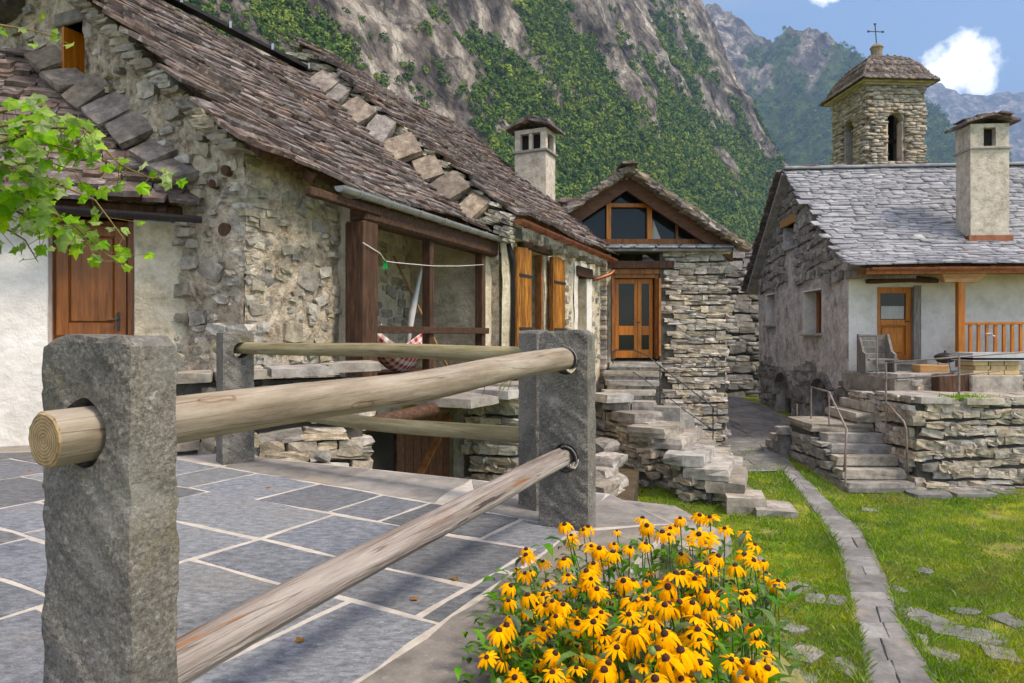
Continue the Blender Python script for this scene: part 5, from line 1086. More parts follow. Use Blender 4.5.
# little stone chimney behind the second house
lc = thing('stone_chimney', P(570, 215, 19.5), 'small squat stone chimney with slab cap behind the pale chimney', 'chimney')
LC = Frame(P(565, 215, 19.5)[:2], (1, 0)); z0 = E + 2.5
part('stack', G().fb(LC, -.05, .50, .0, .5, z0, E + 3.5), 'rubble_stone', lc)
for q in (-.05, .38): part('flue_pillar', G().fb(LC, q, q + .12, .0, .5, E + 3.5, E + 3.72), 'rubble_stone', lc)
part('cap_slab', G().fb(LC, -.28, .72, -.15, .65, E + 3.72, E + 3.80), 'roof_slate', lc, bevel=.02); part('cap_slab', G().fb(LC, -.15, .55, -.05, .55, E + 3.80, E + 3.87), 'roof_slate', lc, bevel=.02)
sb_ = thing('stone_shed', P(570, 300, 19.6) * (1, 1, 0), 'stone outbuilding roof behind the second house', 'house')
part('wall', G().fb(LC, -4, 2.2, .05, 4, 0, E + 2.3), 'dark_stone', sb_); part('roof', G().fb(LC, -4.2, 2.3, -.2, 4.2, E + 2.3, E + 2.55), 'roof_slate', sb_)

# ------------------------------------------------------------------ stone staircase up to the annex door
st = thing('stone_staircase', (3.0, 12.5, 0), 'winding staircase of rough grey stone blocks up to the glass door', 'staircase')
def block(name, c0, c1, w, ztop, h, parent, k, m='step_stone', kind='block'):
    """stone block whose long axis runs from c0 to c1"""
    c0 = np.asarray(c0[:2], float); c1 = np.asarray(c1[:2], float); d = nrm(c1 - c0); L_ = np.linalg.norm(c1 - c0); u = np.array((*d, 0)); n = np.array((-d[1], d[0], 0))
    c = np.array((*((c0 + c1) / 2), ztop - h / 2)); return inst(name, protos(kind, m)[k % 8][0], mtx(c, u, n, (random.gauss(0, .015), random.gauss(0, .015), 1), L_, w, h), parent)
zs = [E - 1.30 - .19 * k for k in range(7)] + [E - 2.60, E - 2.72]
Lp = [(612, 399), (627.5, 412), (648, 426.7), (667, 438), (684, 454.5), (705.7, 467.7), (725, 481), (745, 494), (774, 506)]
Rp = [(645.6, 400), (665.6, 409), (677, 418), (690, 428), (704, 437), (719, 447), (732, 456.5)]
Lw = [PZ(*p, z) for p, z in zip(Lp, zs)]; Rw = [PZ(*p, z) for p, z in zip(Rp, zs)]
core = G()
for k in range(9):
    if k < 7:
        a_, b_ = Lw[k][:2], Rw[k][:2]; d = nrm(b_ - a_); L_ = np.linalg.norm(b_ - a_); q0 = a_ - d * .14; q1 = b_ + d * .18; mid_ = a_ + (b_ - a_) * .62
        block('step_block', q0, mid_ - d * .015, .64 + .06 * (k % 3), zs[k] + .004 * (k % 2), .19, st, k); block('step_block', mid_ + d * .015, q1, .44, zs[k] - .012, .19, st, k + 3)
        nn = np.array((-d[1], d[0])); core.prism([tuple(q0 + d * .42 - nn * .14), tuple(q1 + d * .5 - nn * .14), tuple(q1 + d * .5 + nn * .3), tuple(q0 + d * .42 + nn * .3)], 0, zs[k] - .12)
    else:
        a_ = Lw[k][:2]; d = nrm(np.array((.25, 1.0))); block('step_block', a_ - d * .32, a_ + d * .42, .62, zs[k], .28, st, k + 1)
part('core', core, 'dark_stone', st)
for k, (x0, x1, py_) in enumerate(((609, 663, 0), (603, 661, 0), (607, 660, 0), (603, 657, 0))):
    z = E - .58 - .18 * k; y = 14.75 - .25 * k; xa = (x0 - CX) / FPX * y; xb = (x1 - CX) / FPX * y
    block('top_step', (xa, y + .15), (xb, y + .13), .42, z, .11, st, k + 2); part('riser', G().fb(Frame((0, y + .06), (1, 0)), xa + .05, xb - .03, 0, .9, 0, z - .10), 'mortar_dark', st)
    a_ = xa + .03
    while a_ < xb - .1: w = random.uniform(.2, .4); inst('riser_stone', protos('stone', 'dry_stone')[random.randrange(8)][0], mtx((min(a_ + w / 2, xb - w / 2), y + .06, z - .145), (1, 0, 0), (0, 1, 0), (0, 0, 1), w, .12, .085), st); a_ += w
block('step_block', (1.7, 13.6), (2.3, 13.9), .6, E - 1.16, .16, st, 5)
uF = nrm(np.array((*(Lw[8][:2] - Lw[0][:2]), 0)))[:2]; WFm = Frame(Lw[0][:2] - .35 * uF - np.array((-uF[1], uF[0])) * .02, uF)
Lab = [WFm.ab(*p[:2]) for p in Lw]
def stz(a):
    z = E - 1.25
    for (q, _), zz in zip(Lab, zs):
        if a > q - .22: z = zz
    return z - .17
Ltot = Lab[8][0]
pcs = []
for k in range(9):                                    # wall face stepped in plan beneath each tread end
    a0_ = (Lab[k][0] - .30) if k else -1.0; a1_ = Lab[k + 1][0] - .22 if k < 8 else Lab[8][0] + .2; fk = Frame(WFm.p(a0_, Lab[k][1] - .02, 0)[:2], uF)
    part('wall_core', G().fb(fk, 0, a1_ - a0_, .06, .6, 0, zs[k] - .17), 'dark_stone', st)
    pcs += courses(fk, 0, a1_ - a0_ + .06, -.08, zs[k] - .17, .04, .22, (.06, .15), (.14, .40), inside=lambda a, z, w, h, zz=zs[k]: z + h / 2 < zz - .15, tilt=.06)
scatter(pcs, 'stone', 'dry_stone', st, 'wall_stone', 300)
# loose boulders and steps at the foot by the terrace
for k, (px, py, z, w, h) in enumerate(((602, 440, 1.0, .4, .2), (608, 455, .85, .42, .2), (603, 468, .7, .36, .2), (612, 476, .55, .34, .2), (600, 482, .6, .4, .25), (609, 490, .4, .4, .2), (618, 486, .35, .3, .18), (604, 497, .3, .34, .2))):
    c = PZ(px, py, z); inst('boulder', protos('stone', 'dry_stone')[k][0], mtx((c[0], c[1], z - h / 2), (.8, -.6, 0), (.6, .8, 0), (0, 0, 1), w, .5, h), st)
part('bank', G().prism([(.9, 9.6), (1.6, 9.4), (2.3, 12.5), (1.9, 14.5), (.8, 13)], -.1, .38), 'soil', st)
# iron handrail
hr_ = thing('handrail', PZ(660, 404, E - 1.47), 'slender black iron handrail climbing the stone staircase', 'handrail')
Yh = 13.75
p1, p2 = P(660, 347, Yh), P(713, 407, Yh - .05)
part('top_rail', G().tube([P(613, 352, Yh + .4), P(616, 350, Yh + .4), P(634, 350, Yh + .2), P(648, 356, Yh + .05), P(660, 366, Yh), P(686, 386, Yh - .02), P(713, 407, Yh - .05), P(714, 412, Yh - .05)], .012, 8), 'iron_black', hr_, smooth=True)
part('lower_rail', G().tube([P(633, 372, Yh + .2), P(645, 380, Yh + .1), P(660, 391, Yh), P(690, 414, Yh - .02), P(713, 430, Yh - .05)], .009, 8), 'iron_black', hr_, smooth=True)
part('post', G().tube([P(660, 366, Yh), P(660, 405, Yh)], .012, 8), 'iron_black', hr_); part('post', G().tube([P(713, 407, Yh - .05), P(713, 454, Yh - .05)], .012, 8), 'iron_black', hr_)
part('post', G().tube([P(613, 352, Yh + .4), P(613, 364, Yh + .4)], .012, 8), 'iron_black', hr_)

# ------------------------------------------------------------------ right-hand house
RFm = Frame((7.9, 16.2), (.997, -.08)); RGm = Frame((7.9, 16.2), (-.08, -.997))
rh = thing('stone_house', (7.9, 16.2, 0), 'stone house with light grey slate roof, white porch wall and outside stairs', 'house')
prof0 = [(-1.07, 1.51), (-.42, 1.76), (.74, 2.28), (1.56, 2.92), (2.65, 3.72), (3.95, 4.80)]
pfit = np.polyfit([p[0] for p in prof0], [p[1] for p in prof0], 3); pb_ = np.linspace(-1.07, 3.95, 24); pz_ = np.polyval(pfit, pb_)
def roofz(b): return E + (np.interp(b, pb_, pz_) if b <= 3.95 else pz_[-1] - (b - 3.95) * .80)
def gtop(a): return roofz(-a) - .12
wi = [(-2.97, -1.70, E + .05, E + 1.18), (-6.63, -5.75, E + .32, E + 1.30)]; wi2 = (-4.74, -3.77, E + 2.6, E + 3.25)
ar = [(-5.54, -4.08, .2, E - 1.13), (-2.42, -.95, .2, E - 1.11)]
gR = part('gable_wall', panel(RGm, -7.6, 0, -.2, E + 4.8, 0, .14, wi + [wi2] + ar, gtop, .05, 1.6, 71, .45), 'plaster_grey', rh, smooth=True)
def in_r(a, z, w, h):
    if z + h / 2 > gtop(a) - .03: return False
    if wi2[0] - w / 2 < a < wi2[1] + w / 2 and wi2[2] - .1 < z < wi2[3] + .25: return False
    if wi2[0] + .2 - w / 2 < a < wi2[1] + w / 2 and z < wi2[2]: return False
    return z > E + 1.45 + .12 * math.sin(a * 2.3) and not any(o[0] - w / 2 < a < o[1] + w / 2 and z < o[3] + .1 for o in wi)
def in_lo(a, z, w, h): return z < E - 1.0 + .25 * math.sin(a * 1.7) and not any(o[0] - w * .45 < a < o[1] + w * .45 and z < o[3] + h * .4 for o in ar)
scatter(courses(RGm, -7.5, -.03, E + 1.4, E + 4.7, -.01, .14, (.11, .22), (.16, .42), inside=in_r, tilt=.12, wob=.5), 'stone', 'dark_stone', gR, 'stone', 290, 'stone_fill')
lo = part('plinth', G().fb(RGm, -7.6, -.05, .30, .42, -.2, E - .9), 'mortar_dark', rh)
scatter(courses(RGm, -7.5, -.03, .1, E - .8, .0, .14, (.11, .22), (.18, .5), inside=in_lo, tilt=.06), 'stone', 'dark_stone', lo, 'stone', 200, 'stone_fill')
for o in wi:
    w_ = part('window', G().fb(RGm, o[0], o[1], .38, .42, o[2], o[3]), 'window_glass', rh)
    part('frame', G().fb(RGm, o[0], o[0] + .22, .30, .37, o[2], o[3]).fb(RGm, o[1] - .1, o[1], .30, .37, o[2], o[3]).fb(RGm, o[0], o[1], .31, .36, o[3] - .08, o[3]), 'wood_door', w_)
    part('white_reveal', G().fb(RGm, o[0] - .04, o[0] + .012, -.03, .32, o[2], o[3]).fb(RGm, o[0] - .1, o[1] + .02, -.045, -.02, o[3], o[3] + .04), 'plaster_white', w_); part('sill', G().fb(RGm, o[0] - .1, o[1] + .06, -.12, .3, o[2] - .07, o[2]), 'step_stone', w_, bevel=.01)
w_ = part('window', G().fb(RGm, wi2[0], wi2[1], .40, .43, wi2[2], wi2[3]), 'dark_room', rh); part('lintel', G().fb(RGm, wi2[0] - .2, wi2[1] + .2, -.08, .3, wi2[3], wi2[3] + .26), 'wood_pale', w_, bevel=.01)
part('sill', G().fb(RGm, wi2[0] - .2, wi2[1] + .1, -.08, .3, wi2[2] - .08, wi2[2]), 'dark_stone', w_, bevel=.01)
for o in ar:                                       # arched cellar doorways: fill the spandrels over a half-round head
    am, rr = (o[0] + o[1]) / 2, (o[1] - o[0]) / 2; g = G(); zc = o[3] - rr * .85
    for sg in (-1, 1):
        arc = [(am + sg * rr * math.sin(t), zc + rr * .85 * math.cos(t)) for t in np.linspace(0, math.pi / 2, 9)]; poly = arc + [(am + sg * (rr + .01), o[3] + .02), (am, o[3] + .02)]
        g.fprism(RGm, poly if sg < 0 else poly[::-1], -.02, .40)
    part('arch_spandrel', g, 'plaster_grey', rh)
    for k in range(11):
        t = -math.pi / 2 + math.pi * k / 10; c = RGm.p(am + (rr + .07) * math.sin(t), -.0, zc + (rr * .85 + .07) * math.cos(t)); x = RGm.u * math.cos(t) - RGm.z * math.sin(t)
        inst('arch_stone', protos('block', 'dark_stone')[k % 8][0], mtx(c, x, RGm.n, np.cross(x, RGm.n), .22, .22, .18), lo)
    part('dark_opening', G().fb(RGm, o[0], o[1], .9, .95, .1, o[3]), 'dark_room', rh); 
    for k in range(6): inst('inner_stone', protos('block', 'dark_stone')[k][0], mtx(RGm.p(o[0] + .12, .5, .45 + .28 * k), RGm.u, RGm.n, RGm.z, .3, .5, .26), lo)
# white porch wall
do = (.645, 1.50, E - .58, E + 1.12)
part('porch_wall', panel(RFm, 0, 9.5, E - 1.2, E + 1.78, 0, .16, [do], None, .035, 1.4, 81, .22), 'plaster_white', rh, smooth=True)
part('base_wall', G().fb(RFm, .03, 9.5, .03, .3, 0, E - .85), 'mortar_dark', rh)
dR = part('door', G().fb(RFm, do[0], do[1], .16, .2, do[2], do[3]), 'wood_orange', rh)
part('leaf_frame', G().fb(RFm, do[0], do[0] + .12, .10, .158, do[2], do[3]).fb(RFm, do[1] - .16, do[1] - .04, .10, .158, do[2], do[3]).fb(RFm, do[0] + .12, do[1] - .16, .10, .158, do[3] - .14, do[3]).fb(RFm, do[0] + .12, do[1] - .16, .10, .158, do[2], do[2] + .12).fb(RFm, do[0] + .12, do[1] - .16, .10, .158, E + .22, E + .36), 'wood_orange', dR, bevel=.006)
part('panel', G().fb(RFm, do[0] + .16, do[1] - .20, .125, .158, do[2] + .16, E + .18), 'wood_orange', dR, bevel=.015)
pn = part('pane', G().fb(RFm, do[0] + .12, do[1] - .16, .14, .157, E + .36, do[3] - .14), 'window_glass', dR); part('curtain', G().fb(RFm, do[0] + .15, do[1] - .19, .132, .139, E + .38, E + .68), 'curtain', dR)
part('door_frame', G().fb(RFm, do[1] - .04, do[1] + .12, -.03, .2, do[2], do[3] + .03), 'wood_grey', dR); part('threshold', G().fb(RFm, do[0] - .1, do[1] + .15, -.25, .2, do[2] - .1, do[2]), 'step_stone', dR, bevel=.01)
part('handle', G().tube([RFm.p(do[1] - .1, .09, E + .32), RFm.p(do[1] - .1, .05, E + .32), RFm.p(do[1] - .2, .05, E + .32)], .012, 6), 'iron_black', dR)
bl = [RFm.p(a_, -.06, E + 1.25 + .05 * math.sin((a_ - .4) * 1.9)) for a_ in np.linspace(.38, 1.98, 9)]
part('curved_lintel', G().tube(bl, [.05, .07, .075, .08, .08, .075, .075, .07, .05], 8), 'wood_dark', rh, smooth=True)
def SR(a, t):
    b = np.interp(t, tl_, pb_); return RFm.p(-.28 + a, b, E + np.interp(b, pb_, pz_) + .015 * math.sin(a * 1.3 + b))
tl_ = np.concatenate([[0], np.cumsum(np.hypot(np.diff(pb_), np.diff(pz_)))])
make_roof(rh, SR, 10.5, tl_[-1], .118, (.22, .60), .024, 'roof_grey', 300, lift=1.3, wobble=.010, lenk=2.4, kind='fine')
def SRb(a, t):
    m_ = t / math.hypot(1, .8); return RFm.p(10.2 - a, 8.1 - m_, E + 4.80 - .80 * (8.1 - 3.95) + .80 * m_)
make_roof(rh, SRb, 10.5, 4.15 * math.hypot(1, .8), .17, (.3, .55), .045, 'roof_slate', 120, name='rear_roof', keep=lambda a, t, c: a > 8.5)
pcs = []
for k in range(34):
    b = 4.1 + k * .118; c = RFm.p(-.34 + random.uniform(-.03, .03), b, roofz(b) + .06); pcs.append((mtx(c, nrm(RFm.n - RFm.z * .8), RFm.u, nrm(np.cross(nrm(RFm.n - RFm.z * .8), RFm.u)) , .24, .30, .07), score(c, .2, .1)))
scatter(pcs, 'slab', 'roof_slate', gR, 'verge_slate', 300)
part('verge_bed', G().beam(RFm.p(-.10, 3.95, roofz(3.95) - .10), RFm.p(-.10, 8.0, roofz(8.0) - .10), .46, .12), 'dark_stone', rh)
part('ridge', G().beam(RFm.p(-.3, 3.95, E + 4.86), RFm.p(10.2, 3.95, E + 4.86), .3, .08), 'roof_grey', rh, bevel=.02)
gutter('gutter', RFm.p(.02, -1.16, E + 1.47), RFm.p(10.2, -1.16, E + 1.45), .075, 'copper', rh, 11)
part('fascia', G().fb(RFm, -.02, 10.2, -1.02, -.96, E + 1.34, E + 1.47), 'wood_frame', rh)
for k in range(9): part('rafter', G().beam(RFm.p(.35 + 1.15 * k, .1, E + 1.93), RFm.p(.35 + 1.15 * k, -.98, E + 1.44), .10, .12), 'wood_frame', rh)
part('corner_beam', G().beam(RFm.p(-.05, .05, E + 1.42), RFm.p(1.1, -.85, E + 1.36), .14, .2), 'wood_grey', rh, bevel=.01)
part('eave_purlin', G().beam(RFm.p(-.1, -.78, E + 1.40), RFm.p(10.2, -.78, E + 1.40), .12, .13), 'wood_frame', rh)
px_post = RFm.ab(*(P(963, 300, 15.05)[:2])); pa = px_post[0]
pst = part('porch_post', G().fb(RFm, pa - .07, pa + .07, -.95, -.81, E - .70, E + 1.36), 'wood_orange', rh, bevel=.008)
part('bracket', G().fprism(RFm, [(pa - .42, E + 1.34), (pa - .36, E + 1.16), (pa + .32, E + 1.16), (pa + .52, E + 1.34)], -.97, -.79), 'wood_pale', rh)
rl = part('railing', G().beam(RFm.p(pa + .07, -.88, E + .25), RFm.p(pa + 2.8, -.88, E + .27), .09, .06).beam(RFm.p(pa + .07, -.88, E - .48), RFm.p(pa + 2.8, -.88, E - .48), .07, .05), 'wood_orange', rh, bevel=.006)
for k in range(15): part('baluster', G().fb(RFm, pa + .18 + .175 * k, pa + .235 + .175 * k, -.905, -.855, E - .48, E + .23), 'wood_orange', rl)
chimney(rh, RFm, 3.05, 3.93, .58, 1.22, E + 1.9, E + 4.45, 'chimney_plaster', 'step_stone', skirt=(E + 1.95, E + 2.38, 'copper'), tk=.34, divide=False)

# platform, steps and dry-stone retaining wall in front of the right-hand house
pf = thing('stone_platform', (7.3, 12.5, 0), 'dry-stone retaining wall carrying the paved platform of the right-hand house', 'wall')
L1, L2 = E - 1.15, E - .82
part('fill', G().prism([(7.34, 12.52), (16, 12.3), (16, 17), (7.95, 16.15), (7.34, 15.2)], -.2, L1 - .06), 'mortar_dark', pf)
part('upper_fill', G().prism([(7.75, 13.98), (16, 13.8), (16, 17), (8.0, 16.15), (7.75, 16.15)], L1 - .1, L2 - .06), 'step_stone', pf)
WFr = Frame((7.28, 12.48), (1, -.02)); fwall = part('face_wall', G().fb(WFr, .05, 8, .06, .2, 0, L1 - .08), 'mortar_dark', pf)
scatter(courses(WFr, 0, 7.6, .0, L1 - .07, .05, .22, (.07, .17), (.13, .44), tilt=.08, wob=.4), 'stone', 'dry_stone', fwall, 'stone', 300, 'stone_fill')
WSd = Frame((7.30, 14.9), (0, -1)); scatter(courses(WSd, .0, 2.42, .0, L1 - .07, .05, .22, (.09, .18), (.18, .45)), 'stone', 'dry_stone', fwall, 'side_stone', 150)
for k in range(11):
    inst('cap_slab', protos('slab', 'step_stone')[k % 8][0], mtx((7.7 + .78 * k, 13.15, L1 - .03), (1, 0, 0), (0, 1, 0), (random.gauss(0, .01), random.gauss(0, .01), 1), .80, 1.55, .11), pf)
for k in range(10):
    inst('kerb_slab', protos('slab', 'step_stone')[(k + 3) % 8][0], mtx((8.2 + .85 * k, 14.32, L2 - .035), (1, 0, 0), (0, 1, 0), (0, 0, 1), .86, .72, .12), pf)
    inst('floor_slab', protos('slab', 'step_stone')[(k + 5) % 8][0], mtx((8.2 + .85 * k, 15.4, L2 - .05), (1, 0, 0), (0, 1, 0), (0, 0, 1), .86, 1.5, .10), pf)
scatter(courses(Frame((7.78, 13.98), (1, -.02)), 0, 7, L1 - .02, L2 - .10, .03, .14, (.09, .16), (.2, .6)), 'stone', 'dry_stone', pf, 'riser_stone', 120)
# outside stair of the right-hand house
rs_ = thing('stone_stair', (6.65, 12.4, 0), 'straight flight of sawn stone steps with landing beside the dry-stone wall', 'staircase')
for k, zr in enumerate((-2.65, -2.47, -2.27, -2.10, -1.93)):
    y = 12.35 + .28 * k; block('step', (6.0 + .03 * k, y + .17), (7.22 + .02 * k, y + .17), .40, E + zr, .17, rs_, k); part('riser', G().fb(Frame((0, y + .05), (1, 0)), 6.04 + .03 * k, 7.2, 0, .6, 0, E + zr - .15), 'step_stone', rs_)
block('landing_slab', (5.95, 14.35), (7.25, 14.35), 1.28, E - 1.77, .15, rs_, 2); part('landing_core', G().prism([(6.04, 13.8), (7.28, 13.8), (7.28, 15.0), (6.04, 15.0)], 0, E - 1.90), 'mortar_dark', rs_)
for k, (x, zr) in enumerate(((6.88, -1.56), (7.18, -1.36))):
    block('turned_step', (x + .25, 13.75), (x + .25, 15.1), .56, E + zr, .18, rs_, k + 4); part('turned_core', G().prism([(x + .03, 13.8), (x + .5, 13.8), (x + .5, 15.05), (x + .03, 15.05)], 0, E + zr - .16), 'step_stone', rs_)
LSm = Frame((6.02, 15.0), (.02, -1))
scatter(courses(LSm, 0, 2.62, .0, E - 1.9, .02, .18, (.10, .18), (.2, .5), inside=lambda a, z, w, h: z + h / 2 < E - 1.90 - max(0, (a - 1.2)) * .62), 'stone', 'dark_stone', rs_, 'side_stone', 200)
for k in range(4): block('back_step', (5.78 - .02 * k, 15.05 + .22 * k), (6.06, 15.05 + .22 * k), .34, E - 2.0 - .18 * k, .15, rs_, k + 1); part('back_core', G().fb(Frame((5.82 - .02 * k, 14.94 + .22 * k), (1, 0)), 0, .22, 0, .24, 0, E - 2.13 - .18 * k), 'dark_stone', rs_)
for k, (x, y, w, l) in enumerate(((7.35, 12.15, .7, .4), (8.1, 12.2, .8, .35), (9.0, 12.22, .9, .3), (9.9, 12.2, .9, .35), (10.9, 12.18, .9, .4))): inst('foot_slab', protos('slab', 'path_stone')[k][0], mtx((x, y, .045), (1, 0, 0), (0, 1, 0), (0, 0, 1), w, l, .07), pf)
# metal handrails of that stair
h1 = thing('handrail', (6.05, 12.4, 0), 'thin rusty handrail on the outer side of the sawn steps', 'handrail')
a0_, a1_, a2_, a3_ = P(847, 480, 12.45), P(847, 428, 12.5), P(828, 392, 13.75), P(811, 387, 14.6)
part('rail', G().tube([P(844, 472, 12.4), P(847, 430, 12.5), P(829, 392, 13.75), P(811, 387, 14.6)], .019, 8), 'rusty_rail', h1, smooth=True)
for q, py in ((P(829, 392, 13.75), 440), (P(811, 387, 14.6), 432), (P(797, 404, 15.2), 440)): b_ = np.array(P(0, py, q[1])); part('post', G().tube([q, (q[0], q[1], P(0, py, q[1])[2])], .017, 8), 'rusty_rail', h1)
part('post', G().tube([P(846, 432, 12.5), (P(846, 432, 12.5)[0] - .06, 12.4, .12)], .017, 8), 'rusty_rail', h1)
h2 = thing('handrail', (7.35, 12.4, 0), 'thin steel handrail from the platform edge down beside the dry-stone wall', 'handrail')
zp = L1
q = [P(886, 363, 13.0), P(886, 402, 13.0), P(904, 424, 12.45), P(908, 478, 12.38)]
part('rail', G().tube([P(886, 402, 13.0), P(904, 422, 12.42), P(906, 428, 12.4), P(908, 480, 12.38)], .019, 8), 'rusty_rail', h2, smooth=True)
part('post', G().tube([P(886, 362, 13.0), (P(886, 362, 13.0)[0], 13.0, L1 - .6)], .018, 8), 'rusty_rail', h2); part('post', G().tube([P(959, 355, 12.65), (P(959, 355, 12.65)[0], 12.65, L1)], .018, 8), 'rusty_rail', h2)
part('rail', G().tube([P(886, 363, 13.0), P(959, 357, 12.65), P(1040, 351, 12.65)], .015, 8), 'rusty_rail', h2, smooth=True); part('rail', G().tube([P(886, 379, 13.0), P(959, 375, 12.65), P(1000, 371, 12.65)], .013, 8), 'rusty_rail', h2, smooth=True)
part('post', G().tube([P(877, 336, 14.4), (P(877, 336, 14.4)[0], 14.4, L2)], .015, 8), 'rusty_rail', h2); part('rail', G().tube([P(858, 336, 15.0), P(877, 336, 14.4)], .013, 8), 'rusty_rail', h2)
# ---- belongings on the platform
bn = thing('wooden_bench', RFm.p(.35, -.9, L2), 'weathered grey wooden bench turned side-on by the porch corner', 'bench')
for i, z in enumerate((.28, .42, .56, .70)): part('back_board', G().fb(RFm, .02, .58, -.70, -.665, L2 + z, L2 + z + .128), 'wood_grey', bn, bevel=.006)
part('seat', G().fb(RFm, .0, .62, -1.12, -.70, L2 + .26, L2 + .30), 'wood_grey', bn, bevel=.008)
for a_ in (-.03, .58): part('side_panel', G().fprism(Frame(RFm.p(a_, -.66, 0)[:2], -RFm.n[:2]), [(0, L2), (.46, L2), (.46, L2 + .40), (.30, L2 + .46), (.10, L2 + .84), (0, L2 + .84)], 0, -.05), 'wood_grey', bn)
kg = thing('kettle_grill', P(945, 372, 15.2) * (1, 1, 0) + (0, 0, L2), 'small black kettle barbecue with domed lid on the platform', 'grill')
kc = np.array((P(945, 372, 15.2)[0], 15.2, L2))
part('bowl', G().tube([kc + (0, 0, z) for z in (.20, .23, .28, .33)], [.06, .15, .20, .215], 20), 'iron_black', kg, smooth=True); ld = part('lid', G().tube([kc + (0, 0, z) for z in (.335, .37, .41, .435)], [.218, .20, .13, .04], 20), 'iron_black', kg, smooth=True)
part('knob', G().tube([kc + (0, 0, .43), kc + (0, 0, .48)], .02, 8), 'iron_black', ld)
for k in range(3): t = k * 2.09 + .4; part('leg', G().tube([kc + (.12 * math.cos(t), .12 * math.sin(t), .24), kc + (.19 * math.cos(t), .19 * math.sin(t), 0)], .011, 6), 'zinc', kg)
ws = solo('wooden_step', G().fb(Frame(P(920, 372, 15.0)[:2], (1, -.05)), .0, .62, .0, .35, L2, L2 + .17), 'wood_pale', P(920, 372, 15.0) * (1, 1, 0) + (0, 0, L2), 'low orange-brown wooden step beside the kettle barbecue', 'step', bevel=.012)
tr = thing('stone_trough', P(995, 370, 13.5) * (1, 1, 0) + (0, 0, L1), 'grey stone trough on tan brick supports with a tap', 'trough'); TFm = Frame(P(972, 370, 13.6)[:2], (1, 0))
tb = E - .80
part('plinth', G().fb(TFm, -.02, 1.0, -.02, .56, L1 - .02, L1 + .36), 'step_stone', tr, bevel=.02)
for r_ in range(3):
    for k in range(3): part('brick', G().fb(TFm, .04 + k * .31 + .04 * (r_ % 2), .33 + k * .31 + .04 * (r_ % 2), .02, .5, L1 + .365 + r_ * .092, L1 + .452 + r_ * .092), 'block_tan', tr, bevel=.004)
part('basin', G().fb(TFm, -.02, 1.0, -.06, .08, L1 + .66, L1 + .80).fb(TFm, -.02, 1.0, .46, .60, L1 + .66, L1 + .80).fb(TFm, -.02, .1, .08, .46, L1 + .66, L1 + .80).fb(TFm, .88, 1.0, .08, .46, L1 + .66, L1 + .80).fb(TFm, -.02, 1.0, -.06, .6, L1 + .64, L1 + .70), 'trough_stone', tr)
part('tap', G().tube([TFm.p(.74, .62, L1 + .6), TFm.p(.74, .62, L1 + 1.12), TFm.p(.74, .55, L1 + 1.16), TFm.p(.74, .42, L1 + 1.12)], .017, 8).tube([TFm.p(.66, .6, L1 + 1.18), TFm.p(.82, .6, L1 + 1.18)], .012, 6), 'zinc', tr, smooth=True)
bd = solo('plank_bench', G().fb(TFm, -.62, .02, .05, .30, L1 + .0, L1 + .36), 'wood_dark', TFm.p(-.3, .1, L1), 'dark board box beneath the rail next to the stone trough', 'box', bevel=.01)
# ------------------------------------------------------------------ bell tower
tw0 = P(866, 120, 32.0); TW = Frame(tw0[:2], (.998, .06)); tz1 = E + (HY - 85) / FPX * 32
tw = thing('bell_tower', (*tw0[:2], 0), 'square stone bell tower with arched openings, slate cap and iron cross', 'tower')
ws_ = 2.84; so = (1.02, 1.78, E + 7.85, E + 10.0)
for fr_, nm in ((TW, 'front_wall'), (Frame(TW.p(0, 3.0, 0)[:2], -TW.n[:2]), 'side_wall')):
    wd = ws_ if nm == 'front_wall' else 3.0; o = (wd / 2 - .40, wd / 2 + .40, E + 8.1, E + 10.35); rr = .40; zc = o[3] - rr; am = wd / 2
    pl = part(nm, panel(fr_, 0, wd, 0, tz1, .06, .3, [o], None, .03, 1, 91, .35), 'tower_mortar', tw)
    def in_t(a, z, w, h): return not (abs(a - am) < rr + w * .42 and o[2] - .05 < z < zc) and math.hypot(a - am, z - zc) > rr + .06
    scatter(courses(fr_, .0, wd, E + 4.5, tz1 - .02, .03, .2, (.07, .13), (.18, .52), inside=in_t, tilt=.03), 'stone', 'tower_stone', pl, 'stone', 0, 'stonework')
    g = G()
    for sg in (-1, 1):
        arc = [(am + sg * rr * math.sin(t), zc + rr * math.cos(t)) for t in np.linspace(0, math.pi / 2, 8)]; poly = arc + [(am + sg * (rr + .02), o[3] + .02), (am, o[3] + .02)]; g.fprism(fr_, poly if sg < 0 else poly[::-1], .02, .4)
    part('arch_head', g, 'tower_stone', pl); part('reveal', G().fb(fr_, o[0] - .02, o[0] + .06, .05, .45, o[2], zc).fb(fr_, o[1] - .06, o[1] + .02, .05, .45, o[2], zc), 'tower_stone', pl)
part('back_wall', G().fb(TW, .02, ws_ - .02, 2.7, 2.98, 0, tz1), 'tower_stone', tw); part('right_wall', G().fb(TW, ws_ - .3, ws_ - .02, .1, 2.9, 0, tz1), 'tower_stone', tw); part('bell_floor', G().fb(TW, .3, ws_ - .3, .3, 2.7, E + 7.2, E + 7.4), 'wood_dark', tw); part('inner_dark', G().fb(TW, .32, ws_ - .32, 1.9, 2.0, E + 7.4, tz1), 'dark_room', tw)
bl_ = part('bell', G().tube([TW.p(1.36, 1.2, E + z) for z in (8.35, 8.5, 8.9, 9.15, 9.25)], [.36, .31, .22, .17, .06], 16), 'dark_metal', tw, smooth=True); part('bell_beam', G().beam(TW.p(.1, 1.2, E + 9.35), TW.p(2.6, 1.2, E + 9.35), .14, .16), 'wood_dark', tw)
for k in range(2): part('cornice', G().fb(TW, -.16 - .14 * k, ws_ + .16 + .14 * k, -.16 - .14 * k, 3.0 + .16 + .14 * k, tz1 + .10 * k, tz1 + .10 * (k + 1)), 'tower_stone', tw, bevel=.02)
